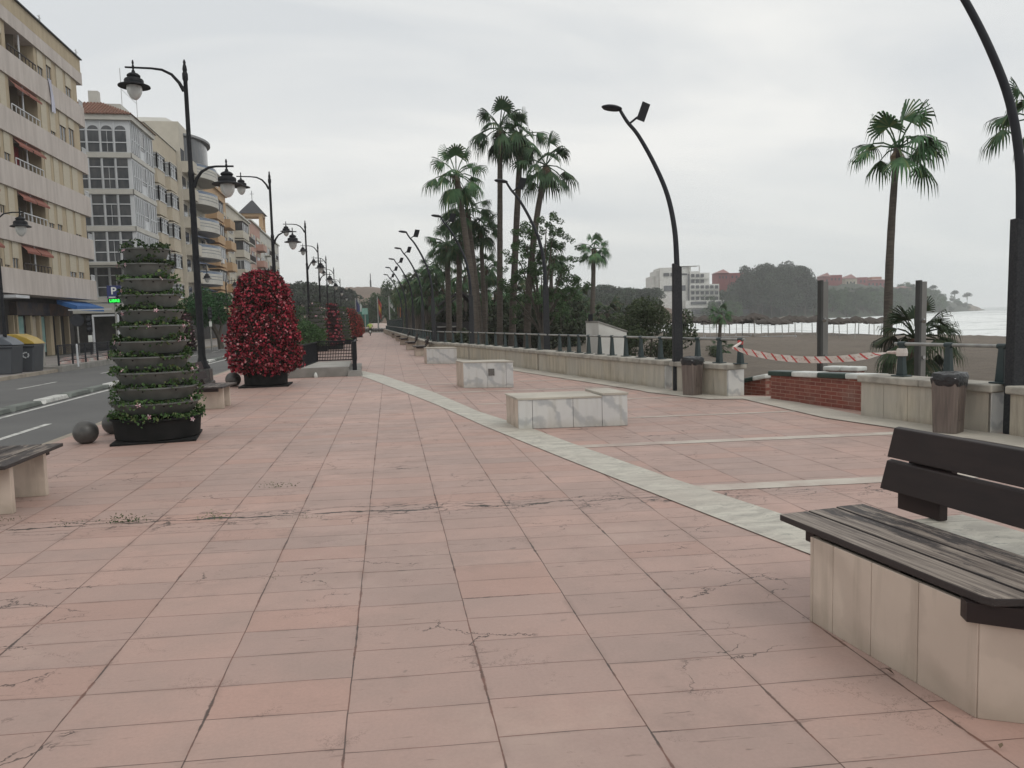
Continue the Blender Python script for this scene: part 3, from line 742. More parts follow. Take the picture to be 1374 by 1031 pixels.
# small stone base filling the recess between the two parapets
# ------------- brick ramp walls with painted coping
def coped(front, h0, h1, thick, caps, label, z0=-1.0, capn=None, lean=0):
    A_, B_ = Vector(front[0]), Vector(front[1]); t = (B_-A_).normalized(); n = Vector((-t.y, t.x)); Ln = (B_-A_).length
    if n.dot(Vector((AX.x, AX.y))) < 0: n = -n
    e = empty('brick_wall', (A_.x, A_.y, 0), label=label, cat='brick wall')
    def q(a, b): p = A_+t*a+n*b; return (p.x, p.y)
    MB().prism([q(0,0), q(Ln,0), q(Ln,thick), q(0,thick)], z0, [h0-.09, h1-.09, h1-.09, h0-.09]).build('brickwork', M['brick'], e, world=True)
    k = len(caps); w_ = (Ln+.08)/k
    for i, c in enumerate(caps):
        a, b = -.04+i*w_+.002, -.04+(i+1)*w_-.002
        ha, hb = h0+(h1-h0)*a/Ln, h0+(h1-h0)*b/Ln
        MB().prism([q(a,-.045), q(b,-.045), q(b,thick+.045), q(a,thick+.045)], [ha-.09, hb-.09, hb-.09, ha-.09], [ha, hb, hb, ha]).build('coping', M['green_cap'] if c == 'g' else M['white_cap'], e, world=True, bevel=.025)
    return e
A_ = W(1034,535.7).xy; B_ = W(1155,551.8).xy; B_ = B_ + (B_-A_).normalized()*.28
coped((A_, B_), .525, .60, .22, 'gwgw', 'red brick ramp wall with green and white coping under the striped tape')
A2_ = A_ + Vector((-.02, .30)); t_ = Vector((-.25, .97)); 
coped((W(1036,531).xy+Vector((0,.25)), W(1006,529.5).xy+Vector((.1,.5))), .40, .27, .2, 'wg', 'low end of a brick ramp wall in the gap beside the marble parapet end')
P_ = D(1108,493,15.2); Q_ = D(1150,493,14.6)
coped((P_.xy, Q_.xy), D(1108,491.5,15.2).z, D(1150,492.5,14.6).z, .22, 'ww', 'white topped brick wall just behind the striped coping, mostly hidden')
# ------------- barrier tape
ta = Vector((*(ps3[0]+Vector((.12,-.05))), 1.02)); pz = ps2[2]; tb = Vector((pz.x-.12, pz.y-.02, .93))
ta = D(984,467,14.2); tb = D(1191,473,11.9)
e = empty('barrier_tape', tuple(ta), label='sagging red and white striped plastic tape across the ramp opening', cat='barrier tape')
MT = [M['tape_w'], M['tape_m'], M['tape_r']]
mb = MB(); n_ = 72; up = Vector((0,0,1))
def tpt(s, v):
    p = ta.lerp(tb, s); sag = .165*(1-(2*s-1)**2)
    hw = .055*(1 if s < .90 else max(.25, 1-(s-.90)*7.5)); hw *= min(1, .45+s*5)
    tw = 0 if s < .82 else (s-.82)*7
    return p - up*sag + (up*cos(tw) + AX*sin(tw))*hw*v + AX*(.012*sin(s*31+v))
per = n_/14.0
for i in range(n_):
    for j in range(6):
        v0, v1 = -1+j/3, -1+(j+1)/3
        sk = .055
        s0, s1 = i/n_, (i+1)/n_
        ph_ = (i/per) % 1.0
        m = 2 if ph_ < .22 else (1 if j in (2, 3) and (i//1) % 5 != 4 else 0)
        a0 = min(1, max(0, s0-sk*v0*.35)); a1 = min(1, max(0, s1-sk*v0*.35)); b0 = min(1, max(0, s0-sk*v1*.35)); b1 = min(1, max(0, s1-sk*v1*.35))
        mb.face([tpt(a0, v0), tpt(a1, v0), tpt(b1, v1), tpt(b0, v1)], m)
mb.build('tape_ribbon', MT, e, world=True)
mb = MB()
for s in np.linspace(0, 2*pi, 13)[:-1]:
    pass
c_ = Vector((pz.x, pz.y)) + Vector((S2[1]-S2[0]).normalized().yx)*0
kp = Vector((*(ps2[2] + Vector(((S2[1]-S2[0]).normalized().y, -(S2[1]-S2[0]).normalized().x))*.22), WH+.30))
MB().lathe([(.075,0), (.078,.045), (.07,.09), (.062,.11)], 10, tuple(kp)).build('tape_knot', M['tape_w'], e, world=True)
MB().tube([tb, kp+Vector((-.05,-.03,.05))], [.02,.03], 6).build('tape_tail', M['tape_m'], e, world=True)
kq = Vector((*(ps3[0] + Vector(((S3[1]-S3[0]).normalized().y, -(S3[1]-S3[0]).normalized().x))*.22), WH+.38))
MB().lathe([(.05,0), (.055,.04), (.05,.08)], 10, tuple(kq)).build('tape_knot', M['tape_r'], e, world=True)
MB().tube([kq+Vector((.0,-.03,.04)), ta], [.02,.03], 6).build('tape_tail', M['tape_w'], e, world=True)
# ------------- litter bins
def bin_(u, v, label, emblem=False, s=1.0, bag=1.0):
    p = W(u, v); ang = math.atan2((S2[1]-S2[0]).y, (S2[1]-S2[0]).x)
    e = empty('litter_bin', tuple(p), ang+pi/2+.35, label, 'litter bin')
    a, b, H = .185*s, .16*s, .72*s
    def pr(k, z, r=.035):
        return [(x*k, y*k, z) for x, y in ((-a+r,-b),(a-r,-b),(a,-b+r),(a,b-r),(a-r,b),(-a+r,b),(-a,b-r),(-a,-b+r))]
    mb = MB(); n = 8; i0 = 0
    for k, z in ((.84, 0), (.87, .02), (1.0, H), (.94, H), (.90, H-.05)):
        mb.v += pr(k, z)
    for r_ in range(4):
        for j in range(n):
            j2 = (j+1) % n; mb.f.append((r_*n+j, r_*n+j2, (r_+1)*n+j2, (r_+1)*n+j)); mb.m.append(0)
    mb.f.append(tuple(range(8))[::-1]); mb.m.append(0); mb.f.append(tuple(32+j for j in range(8))); mb.m.append(0)
    mb.build('bin_body', M['binwood'], e)
    mb = MB()
    for y_ in (-.06, -.02, .02, .06):      # raised ribs on the long face
        for sgn in (-1, 1):
            mb.box((y_*1.0, sgn*(b*.955+.003), H*.55), (.012, .012, H*.62), tilt=('X', sgn*-.026))
    mb.build('ribs', M['binwood'], e, bevel=.004)
    mb = MB(); rr = random.Random(int(u))
    N_ = 22
    for k, z in ((1.03, H-.10), (1.10, H-.04), (1.12, H+.01), (1.02, H+.045), (.6, H+.06), (.2, H+.04)):
        for j in range(N_):
            th = 2*pi*j/N_; cx, cy = cos(th), sin(th); m_ = max(abs(cx), abs(cy))**.7
            rx = a*k*cx/m_*(1+rr.uniform(-.03,.05)); ry = b*k*cy/m_*(1+rr.uniform(-.03,.05))
            dz = rr.uniform(-.012,.012) - (.05*bag*max(0, -cx) if z < H-.05 else 0) 
            mb.v.append((rx - .04*bag*(cx < -.3), ry, z+dz))
    for r_ in range(5):
        for j in range(N_):
            j2 = (j+1) % N_; mb.f.append((r_*N_+j, r_*N_+j2, (r_+1)*N_+j2, (r_+1)*N_+j)); mb.m.append(0)
    mb.f.append(tuple(5*N_+j for j in range(N_))); mb.m.append(0)
    mb.build('bin_bag', M['bag'], e, smooth=True)
    MB().tube([(a*.98*x_, b*.98*y_, H-.005+z_) for x_, y_, z_ in ((.2,-1,0), (1,-1,0), (1.04,-.6,.02), (1.02,.9,.0))], .006, 6).build('bag_ring', M['chrome'], e)
    if emblem:
        mb = MB()
        for k in range(3):
            th = k*2*pi/3+pi/2; c, s_ = cos(th), sin(th)
            for q in ((0,.030), (.6,.030)):
                mb.box((.032*cos(th+q[0]), -b*.955-.012, .52*s+.032*sin(th+q[0])), (.028, .003, .014), tilt=('Y', -(th+q[0]+pi/2)))
        mb.build('white_emblem', M['white_cap'], e)
    return e
bin_(1272, 581, 'brown wood grain litter bin with a black bag by the nearest curved lamp')
bin_(929, 530.5, 'brown litter bin with a small white emblem at the parapet end', True, s=.98, bag=.4)
# ------------- marble blocks
def block(pts, h, label, raised=None, plate=None):
    P = [Vector(p) for p in pts]     # front-left, front-right, back-right, back-left
    e = empty('marble_block', (P[0].x, P[0].y, 0), label=label, cat='stone block')
    def q(a, b): p = P[0].lerp(P[1], a).lerp(P[3].lerp(P[2], a), b); return (p.x, p.y)
    L_ = (P[1]-P[0]).length; B_ = (P[3]-P[0]).length
    i_ = .025/L_
    MB().prism([q(i_,.03), q(1-i_,.03), q(1-i_,.97), q(i_,.97)], 0, h-.03).build('core', M['concrete'], e, world=True)
    cuts = [0, .13, .50, 1-.235, 1] if raised else ([0, .48, .86, 1] if plate else [0, .55, 1])
    f = .025/B_
    for a, b in zip(cuts, cuts[1:]):
        MB().prism([q(a+.002,0), q(b-.002,0), q(b-.002,f), q(a+.002,f)], .004, h-.032 + (.03 if raised and a > .7 else 0)).build('front_slab', M['marble'], e, world=True, bevel=.003)
        MB().prism([q(a+.002,1-f), q(b-.002,1-f), q(b-.002,1), q(a+.002,1)], .004, h-.032).build('back_slab', M['marble'], e, world=True)
    for a, b in ((0, .33), (.33, .66), (.66, 1)):
        MB().prism([q(0,a+f), q(i_,a+f), q(i_,b-.003), q(0,b-.003)], .004, h-.032).build('side_slab', M['marble_cream'], e, world=True)
        MB().prism([q(1-i_,a+f), q(1,a+f), q(1,b-.003), q(1-i_,b-.003)], .004, h-.032).build('side_slab', M['marble'], e, world=True)
    if raised:
        MB().prism([q(-.008,-.012), q(.763,-.012), q(.763,1.01), q(-.008,1.01)], h-.03, h).build('top_slab', M['strip'], e, world=True, bevel=.004)
        MB().prism([q(.768,-.012), q(1.008,-.012), q(1.008,1.01), q(.768,1.01)], h-.0, h+.035).build('raised_top_slab', M['strip'], e, world=True, bevel=.004)
    else:
        MB().prism([q(-.008,-.012), q(1.008,-.012), q(1.008,1.01), q(-.008,1.01)], h-.03, h).build('top_slab', M['strip'], e, world=True, bevel=.004)
    if plate:
        MB().prism([q(.50,-.02), q(.62,-.02), q(.62,.0), q(.50,.0)], h-.33, h-.17).build('plate', simple('dark_perforated_plate', (.07,.065,.06), (.16,.15,.14), 60, .6), e, world=True)
    return e
def quad(fl, fr, bl): 
    a, b, c = W(*fl).xy, W(*fr).xy, W(*bl).xy
    d = (c-a).normalized()*.8; return [a, b, b+d, a+d]
block(quad((695.9,576.4), (842.6,571.4), (679.5,566.9)), .455, 'long white veined marble block with one end raised, nearest of the blocks', raised=True)
block(quad((622.5,520.9), (689.3,520.3), (613.2,517.6)), .62, 'white marble block with a small dark square plate on its front', plate=True)
block(quad((573,488.6), (613.4,488.4), (568,486.6)), .60, 'farthest plain white marble block beside the far benches')
# ------------- right bench
S0 = W(1046,690,.5).xy; S1_ = W(1314.7,798.5,.5).xy
bd = (S1_-S0).normalized(); bp = Vector((-bd.y, bd.x)) if Vector((-bd.y, bd.x)).x > 0 else Vector((bd.y, -bd.x))
LB = (S1_-S0).length
e = empty('park_bench', (S0.x, S0.y, 0), math.atan2(bd.y, bd.x), 'large marble based bench with worn peeling dark planks at the right edge', 'bench')
# local frame: x along bench towards camera, y = away from the front edge
sg = 1 if Vector((-sin(math.atan2(bd.y, bd.x)), cos(math.atan2(bd.y, bd.x)))).dot(bp) > 0 else -1
def loc2(p): d = p - S0; return (d.dot(bd), d.dot(bp)*sg)
f0 = loc2(W(1090,835).xy); f1 = loc2(W(1305,965).xy); LX = LB+.0
def bx(mb, x0, x1, y0, y1, z0, z1): return mb.prism([(x0, y0*sg), (x1, y0*sg), (x1, y1*sg), (x0, y1*sg)], z0, z1)
fy = abs(f0[1]); fx0, fx1 = f0[0], f1[0]
fy1 = abs(f1[1])
print('bench', f0, f1, LB)
EX = .42      # near end continues to the right with the oblique end face
bw = .66
mb = MB(); mb.prism([(fx0+.02, (fy+.02)*sg), (fx1-.02, (fy1+.02)*sg), (fx1+EX-.03, (fy1+bw)*sg), (fx0+.02, (fy+bw)*sg)], 0, .42); mb.build('core', M['concrete'], e)
ks = [0, .155, .42, .70, 1]
for a, b in zip(ks, ks[1:]):
    xa, xb = fx0+(fx1-fx0)*a, fx0+(fx1-fx0)*b; ya, yb = fy+(fy1-fy)*a, fy+(fy1-fy)*b
    MB().prism([(xa+.0015, ya*sg), (xb-.0015, yb*sg), (xb-.0015, (yb+.022)*sg), (xa+.0015, (ya+.022)*sg)], 0, .445).build('front_slab', M['marble_cream'], e, bevel=.003)
# oblique near end slab
MB().prism([(fx1+.003, (fy1+.004)*sg), (fx1+EX, (fy1+bw)*sg), (fx1+EX-.02, (fy1+bw+.01)*sg), (fx1-.018, (fy1+.02)*sg)], 0, .445).build('end_slab', M['marble_cream'], e, bevel=.003)
MB().prism([(fx0-.02, fy*sg), (fx0, fy*sg), (fx0, (fy+bw)*sg), (fx0-.02, (fy+bw)*sg)], 0, .445).build('end_slab', M['marble_cream'], e)
mb = MB(); mb.prism([(fx0-.02, (fy+.50)*sg), (fx1+EX*.8, (fy1+.50)*sg), (fx1+EX+.0, (fy1+.95)*sg), (fx0-.02, (fy+.95)*sg)], .445, .475); mb.build('rear_marble_ledge', M['floor_marble'], e)
mb = MB(); mb.prism([(fx0+.1, (fy+bw)*sg), (fx1+EX, (fy1+bw)*sg), (fx1+EX, (fy1+.93)*sg), (fx0+.1, (fy+.93)*sg)], 0, .444); mb.build('rear_base', M['marble_cream'], e)
# bearers
for xx in (fx0-.10, (fx0+fx1)/2):
    bx(MB(), xx, xx+.07, .03, .60, .40, .462).build('bearer', M['board'], e, bevel=.006)
mb = MB()
pth = [(fx1-.02, (fy1-.035)), (fx1+.06, (fy1+.05)), (fx1+.20, (fy1+.20)), (fx1+.36, (fy1+.42)), (fx1+.40, fy1+.52)]
for (xa, ya), (xb, yb) in zip(pth, pth[1:]):
    mb.prism([(xa, ya*sg), (xb, yb*sg), (xb-.06, (yb+.03)*sg), (xa-.06, (ya+.03)*sg)], .385, .462)
mb.build('curved_end_bearer', M['board'], e)
pw = .178
for k in range(3):
    y0, y1 = k*(pw+.016), k*(pw+.016)+pw
    xe0 = LB + y0*.62; xe1 = LB + y1*.62
    if k == 0: pl = [(0, 0), (LB, 0), (LB+.045, .02), (xe1-.01, y1), (-.01, y1)]
    else: pl = [(-.02*k, y0), (xe0, y0), (xe1, y1), (-.02*k, y1)]
    mb = MB().prism([(x_, y_*sg) for x_, y_ in pl], .464, .50)
    mb.build('seat_plank', M['plank_x'], e, bevel=.006)
# backrest
def board(z0, z1, y0, y1, xa, xb):
    mb = MB(); th = .035
    v = [(xa, y0*sg, z0), (xb, y0*sg, z0), (xb, y1*sg, z1), (xa, y1*sg, z1), (xa, (y0+th)*sg, z0+.008), (xb, (y0+th)*sg, z0+.008), (xb, (y1+th)*sg, z1+.008), (xa, (y1+th)*sg, z1+.008)]
    mb.v = v; mb.f = [(0,1,2,3), (7,6,5,4), (0,4,5,1), (3,2,6,7), (1,5,6,2), (0,3,7,4)]; mb.m = [0]*6
    if sg < 0: mb.f = [tuple(reversed(q)) for q in mb.f]
    return mb
BX0 = loc2(W(1180,656.5,.57).xy); print('back', BX0)
by = abs(BX0[1])
board(.575, .735, by, by+.045, BX0[0], LB+.9).build('backrest_board', M['board'], e, bevel=.006)
board(.752, .918, by+.055, by+.10, BX0[0]-.01, LB+.9).build('backrest_board', M['board'], e, bevel=.006)
for xs_ in (BX0[0]+.10, BX0[0]+1.0):
    mb = MB()
    v0, v1 = by+.045, by+.14
    mb.prism([(xs_, (by+.037)*sg), (xs_+.30, (by+.037)*sg), (xs_+.30, (by+.09)*sg), (xs_, (by+.09)*sg)], .478, .60)
    mb.v += [(xs_+a_, (y_)*sg, z_) for a_ in (0, .30) for y_, z_ in ((by+.082, .60), (by+.125, .60), (by+.18, .90), (by+.137, .90))]
    i0 = len(mb.v)-8
    mb.f += [(i0,i0+1,i0+2,i0+3), (i0+7,i0+6,i0+5,i0+4), (i0,i0+4,i0+5,i0+1), (i0+3,i0+2,i0+6,i0+7), (i0+1,i0+5,i0+6,i0+2), (i0,i0+3,i0+7,i0+4)]; mb.m += [0]*6
    mb.build('backrest_support', M['board'], e, bevel=.004)
# ------------- slab-legged benches (front edge faces +X in local space, long side along Y)
def slab_bench(loc, rz, label, sh=.46, L_=1.25, group=None, legs=(-.36, .36)):
    e = empty('slab_bench', loc, rz, label, 'bench', group)
    for y in legs:
        MB().bb(-.52, -.02, y-.035, y+.035, 0, sh-.045).build('leg', M['marble_cream'], e, bevel=.006)
    MB().bb(-.50, -.06, -L_/2+.06, -L_/2+.13, sh-.10, sh-.037).build('bearer', M['board'], e)
    MB().bb(-.50, -.06, L_/2-.13, L_/2-.06, sh-.10, sh-.037).build('bearer', M['board'], e)
    for k in range(3):
        x1 = .05 - k*.195; MB().bb(x1-.18, x1, -L_/2, L_/2, sh-.035, sh).build('seat_plank', M['plank'], e, bevel=.006)
    for k in range(2):
        z = sh+.10+k*.19
        mb = MB().box((-.56-.07*k, 0, z+.08), (.035, L_, .155), tilt=('Y', -.28)); mb.build('backrest_board', M['board'], e, bevel=.005)
    for y in (-.35, .35):
        MB().tube([(-.50, y, sh-.05), (-.60, y, sh+.1), (-.69, y, sh+.42)], .032, 4).build('backrest_support', M['board'], e)
    return e
lb = W(63, 664)
slab_bench((lb.x+.04, lb.y-.39, 0), 0, 'weathered plank bench on pale slab legs at the left edge', sh=.47, L_=1.28)
b2 = W(299, 549)
slab_bench((b2.x+.05, b2.y+.35, 0), radians(-4), 'bench on two cream slab legs between the bowl tower and the red flower tower', sh=.45, L_=1.15, legs=(-.25, .25))
for i, (u, v, Y_) in enumerate(((566,478,0), (553,470,0), (543,463,0), (536,458,0), (530,454,0), (525,450.5,0), (521,448,0), (518,446.5,0))):
    p = W(u, v); nm = ['nearest', 'second', 'third', 'fourth', 'fifth', 'sixth', 'seventh', 'farthest'][i]
    slab_bench((p.x-.3, p.y+.6, 0), pi, '%s of the dark topped benches lining the distant right side of the walk' % nm, group='far benches along the parapet')
# ------------- stone spheres
def sphere(u, v, r, label, group=None, h=0):
    p = W(u, v); prof = [(.35*r, 0)] + [(r*cos(a), r*.93+r*sin(a)) for a in np.linspace(-1.15, 1.45, 14)] + [(.02*r, r*1.93)]
    mb = MB().lathe(prof, 28); o = mb.build('stone_ball_bollard', M['stone_dark'], None, (p.x, p.y+r*.8, 0), smooth=True)
    tag(o, label, 'bollard', group)
sphere(111.5, 597, .168, 'nearest dark round stone ball bollard by the kerb, left of the bowl tower')
sphere(150, 583.5, .17, 'dark stone ball half hidden behind the left side of the bowl tower')
sphere(312, 519.5, .20, 'dark stone ball beside the tub of the large red flower tower')
for i, u in enumerate((485.5, 489.5, 493, 501.5, 505, 509, 512.5, 516)):
    sphere(u, 445.4, .33, 'small dark ball bollard in the row across the far end of the promenade', 'ball bollards across the far end')
# ------------- classic twin lamps on the left
def lantern(e, x, z, s=1.0):
    mb = MB()
    mb.lathe([(.012,.20), (.022,.17), (.03,.12), (.018,.08), (.03,.04), (.035,0), (.022,-.06), (.045,-.10), (.05,-.14), (.03,-.16)], 10, (x,0,z))
    ft = mb.build('hanger', M['black'], e, smooth=True)
    mb = MB()
    mb.lathe([(.05,-.14), (.12,-.17), (.165,-.21), (.17,-.245), (.14,-.26), (.15,-.28), (.225,-.32), (.245,-.36), (.24,-.43), (.26,-.45), (.40*s,-.50), (.405*s,-.525), (.36,-.52), (.20,-.50)], 20, (x,0,z))
    sh = mb.build('lamp_shade', M['black'], e, smooth=True)
    MB().lathe([(.19,-.51), (.195,-.60), (.175,-.70), (.13,-.79), (.07,-.86), (.02,-.88)], 18, (x,0,z)).build('lamp_globe', M['lampglass'], sh, smooth=True)
def classic_lamp():
    e = empty('street_lamp', (0,0,0))
    mb = MB(); mb.prism([(-.27,-.27), (.27,-.27), (.27,.27), (-.27,.27)], 0, .10); mb.prism([(-.23,-.23), (.23,-.23), (.23,.23), (-.23,.23)], .10, .46, inset=.06); mb.build('pedestal', M['stone_dark'], e, bevel=.015)
    MB().lathe([(.21,.46), (.20,.52), (.15,.60), (.12,.72), (.10,.80), (.092,3.0), (.075,5.9), (.085,5.95), (.085,6.02), (.062,6.1), (.055,8.55), (.075,8.6), (.075,8.75), (.05,8.8), (.062,8.86), (.05,8.95), (.03,9.02), (.04,9.06), (.012,9.14)], 16).build('pole', M['black'], e, smooth=True)
    cv = [(-.05,0,8.28), (-.16,0,8.50), (-.34,0,8.72), (-.58,0,8.84), (-.85,0,8.87), (-1.5,0,8.88)]
    MB().tube(cv, [.055,.045,.04,.035,.03,.026], 10).build('arm', M['black'], e, smooth=True)
    lantern(e, -1.30, 8.88)
    cv = [(.06,0,5.62), (.14,0,5.86), (.28,0,6.06), (.48,0,6.18), (.66,0,6.21), (1.12,0,6.22)]
    MB().tube(cv, [.055,.045,.04,.035,.03,.026], 10).build('arm', M['black'], e, smooth=True)
    lantern(e, .93, 6.22)
    return e
cl = classic_lamp(); first_ = True
words = ['nearest', 'second', 'third', 'fourth', 'fifth', 'sixth', 'seventh', 'eighth', 'ninth', 'tenth']
for i, (u, vt, z) in enumerate(((247,80,21.4), (361,230,37.3), (409,296,54.7), (426,326,70), (437,343,85), (447.5,359,104), (456,373,128))):
    o = cl if i == 0 else copy_tree(cl)
    p = D(u, vt, z); ux = None
    # foot: vertical below the top
    o.location = (p.x, p.y, 0); o.scale = (1, 1, p.z/9.14)
    tag(o, '%s black twin arm street lamp with hanging bell lanterns between promenade and road' % words[i], 'street lamp', 'twin arm lamps along the kerb')
# single-arm lamps on the far pavement
def side_lamp():
    e = empty('side_street_lamp', (0,0,0))
    MB().lathe([(.14,0), (.14,.3), (.09,.4), (.07,.9), (.05,5.6), (.035,6.1), (.02,6.2)], 12).build('pole', M['black'], e, smooth=True)
    MB().tube([(.03,0,5.6), (.12,0,5.9), (.3,0,6.05), (.6,0,6.1), (1.0,0,6.1)], [.035,.03,.028,.025,.02], 8).build('arm', M['black'], e, smooth=True)
    lantern(e, .85, 6.08, .9)
    return e
sl0 = side_lamp()
for i, (u, Y_, lab) in enumerate(((4, 0, 'slim black street lamp at the left edge before the cream apartment block'), (216, 0, 'slim side street lamp peeking out behind the top of the bowl tower'),
        (266, 0, 'slim side street lamp in front of the rounded white balconies'), (305, 0, 'slim side street lamp in front of the orange building'))):
    o = sl0 if i == 0 else copy_tree(sl0)
    p = onX(u, 420, -13.6); o.location = (p.x, p.y, 0)
    tag(o, lab, 'street lamp', 'single arm lamps across the road')
# ------------- curved lamps with solar panel on the right
def curved_lamp():
    e = empty('curved_lamp', (0,0,0))
    mb = MB(); mb.v = []; 
    mb.prism([(-.10,-.09), (.10,-.09), (.10,.09), (-.10,.09)], 0, [2.66, 2.58, 2.58, 2.66], inset=.12)
    mb.build('sheath', M['sheath'], e, bevel=.01)
    path = [(0,0,2.4), (0,0,2.67), (-.04,0,3.36), (-.18,0,4.05), (-.44,0,4.68), (-.76,0,5.26), (-.99,0,5.55), (-1.13,0,5.78)]
    # resample with a smooth curve
    P = [Vector(p) for p in path]; sm = []
    for k in range(len(P)-1):
        a, b, c, d = P[max(k-1,0)], P[k], P[k+1], P[min(k+2, len(P)-1)]
        for s in np.linspace(0, 1, 6)[:-1]:
            sm.append(.5*((2*b)+(c-a)*s+(2*a-5*b+4*c-d)*s*s+(-a+3*b-3*c+d)*s**3))
    sm.append(P[-1]); n = len(sm)
    MB().tube(sm, [.062-.03*k/n for k in range(n)], 12).build('mast', M['pole_grey'], e, smooth=True)
    mb = MB(); mb.lathe([(.01,.05), (.10,.045), (.15,.02), (.16,0), (.13,-.035), (.05,-.05), (.01,-.052)], 18, (0,0,0), sx=1.35)
    h = mb.build('lamp_head', M['pole_grey'], e, (-1.30,0,5.83), smooth=True); h.rotation_euler = (0, radians(8), 0)
    MB().tube([(-.93,0,5.52), (-.80,0,5.62), (-.72,0,5.66)], .022, 8).build('bracket', M['pole_grey'], e)
    mb = MB().box((0,0,0), (.025,.27,.33), tilt=('Y', radians(24))); o = mb.build('solar_panel', M['solar'], e, (-.66,0,5.74), radians(-38), bevel=.004)
    MB().box((0,0,0), (.018,.30,.36), tilt=('Y', radians(24))).build('panel_frame', M['pole_grey'], o, (.004,0,-.002))
    return e
q0 = curved_lamp()
labs = ['nearest curved lamp post at the right edge, its head out of the picture', 'tall curved lamp with a solar panel behind the parapet left of the white hotel', 'curved lamp post leaning left among the tall palms', 'curved lamp post rising beside the leaning palm trunk',
        'fifth curved lamp post from the right, before the far palms', 'sixth curved lamp post from the right', 'seventh curved lamp post from the right', 'eighth curved lamp post from the right', 'ninth curved lamp post from the right']
for i, (u, z, sc) in enumerate(((1365, 9.5, 1.10), (909, 16.1, 1.03), (734, 24.1, 1.02), (634, 31.6, 1.04), (583, 36.8, 1), (569, 45, 1), (556, 52.5, 1), (547, 60.5, 1), (541, 69.5, 1))):
    o = q0 if i == 0 else copy_tree(q0)
    p = D(u, 470, z); o.location = (p.x, p.y, 0 if i == 0 else -.6 if i < 4 else 0); o.rotation_euler = (0, 0, -YAW if i < 5 else -YAW*.6)
    if 0 < i < 4: o.location = (p.x, p.y, 0)
    tag(o, labs[i], 'street lamp', 'curved solar lamps along the parapet')
    if i == 0: o.rotation_euler = (0, 0, -YAW); 
# ------------- car park entrance with railing
def ent():
    z0 = W(402, 505); fr = W(480, 504.5); X0, X1, Y0 = z0.x, fr.x-.25, fr.y
    e = empty('car_park_entrance', (X0, Y0, 0), label='low concrete stairwell kerb with iron railing behind the large red flower tower', cat='concrete entrance')
    Y1 = Y0+4.3
    MB().bb(X0-.3, X1, Y0, Y0+.22, 0, .29).build('front_kerb', M['concrete'], e, world=True, bevel=.01)
    MB().bb(X0-.3, X1, Y0+.22, Y1, .0, .27).build('concrete_top', M['concrete_lt'], e, world=True)
    MB().bb(X1+.002, X1+.35, Y0-.12, Y1+.2, 0, .15).build('side_plinth', M['concrete'], e, world=True, bevel=.01)
    MB().prism([(X1-.05,Y0-.2), (X1+.40,Y0-.2), (X1+.40,Y0+.4), (X1-.05,Y0+.4)], .0, .17, inset=.15).build('post_plinth', M['concrete'], e, world=True)
    px_, py_ = X1+.17, Y0+.15
    MB().box((px_, py_, .6), (.13,.13,.9)).build('gate_post', M['black'], e, world=True, bevel=.01)
    def panel(a, b, z0_, z1_, bars, rows, nm):
        a, b = Vector(a), Vector(b); mb = MB(); t = (b-a)
        for zz in (z0_, z1_): mb.tube([(a.x,a.y,zz), (b.x,b.y,zz)], .028, 4)
        for k in range(bars+1):
            p = a+t*k/bars; mb.tube([(p.x,p.y,z0_), (p.x,p.y,z1_)], .017 if k not in (0, bars) else .03, 4)
        for r_ in range(1, rows): mb.tube([(a.x,a.y,z0_+(z1_-z0_)*r_/rows), (b.x,b.y,z0_+(z1_-z0_)*r_/rows)], .017, 4)
        mb.build(nm, M['black'], e, world=True)
    panel((px_, Y1), (X0+.35, Y1), .30, .97, 24, 6, 'back_railing')
    panel((px_, py_), (px_, Y1), .30, 1.0, 30, 6, 'side_railing')
    panel((X0+.05, Y0+.1), (X0+.35, Y1), .28, .95, 24, 1, 'side_railing')
    MB().lathe([(.05,0), (.06,.04), (.04,.12), (.01,.16)], 10, (X0+.55, Y0-.08, 0)).build('small_white_light', M['white_cap'], e, world=True, smooth=True)
ent()
# ================================================================== LEFT BUILDINGS
XF = -19.1
C_ = lambda n, a, b=None, **k: simple(n, a, b, k.pop('sc', .8), k.pop('rough', .8), **k)
M['cream'] = simple('cream_render', (.43,.355,.245), (.355,.29,.20), 1.3, .8, stretch=(2,2,.35), detail=7)
M['band'] = simple('pinkish_white_render', (.52,.47,.435), (.42,.375,.345), 1.3, .8, stretch=(2,2,.3), detail=7)
M['shut'] = simple('cream_roller_shutter', (.47,.42,.32), (.42,.37,.28), 2, .6, stretch=(1,1,22))
M['glassd'] = simple('dark_window_glass', (.030,.034,.040), (.06,.062,.068), 1.2, .12)
M['glassg'] = simple('curtained_grey_glass', (.055,.062,.072), (.10,.105,.11), 2.2, .15, stretch=(1,1,.3))
M['glassl'] = simple('pale_curtained_glass', (.16,.17,.18), (.26,.27,.27), 1.5, .2, stretch=(1,3,.3))
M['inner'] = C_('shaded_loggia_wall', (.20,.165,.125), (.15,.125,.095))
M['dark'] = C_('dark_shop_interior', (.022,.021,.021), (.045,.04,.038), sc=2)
M['awn_red'] = C_('faded_red_awning', (.25,.085,.060), (.19,.07,.05), sc=3)
M['curtain_red'] = C_('red_curtain', (.22,.022,.028), (.15,.018,.02), sc=4)
M['awn_blue'] = C_('blue_awning', (.030,.125,.34), (.02,.09,.26), sc=3)
M['rail_dark'] = C_('dark_balcony_rail', (.05,.042,.04), None)
M['wframe'] = C_('white_window_frame', (.58,.60,.62), (.50,.52,.54), rough=.5)
M['tile'] = simple('terracotta_roof_tile', (.22,.105,.07), (.13,.07,.05), 5, .85, bump=.6, bsc=9)
M['tan'] = C_('tan_render', (.46,.405,.315), (.40,.35,.27))
M['pale'] = C_('pale_cream_render', (.50,.465,.395), (.43,.40,.34))
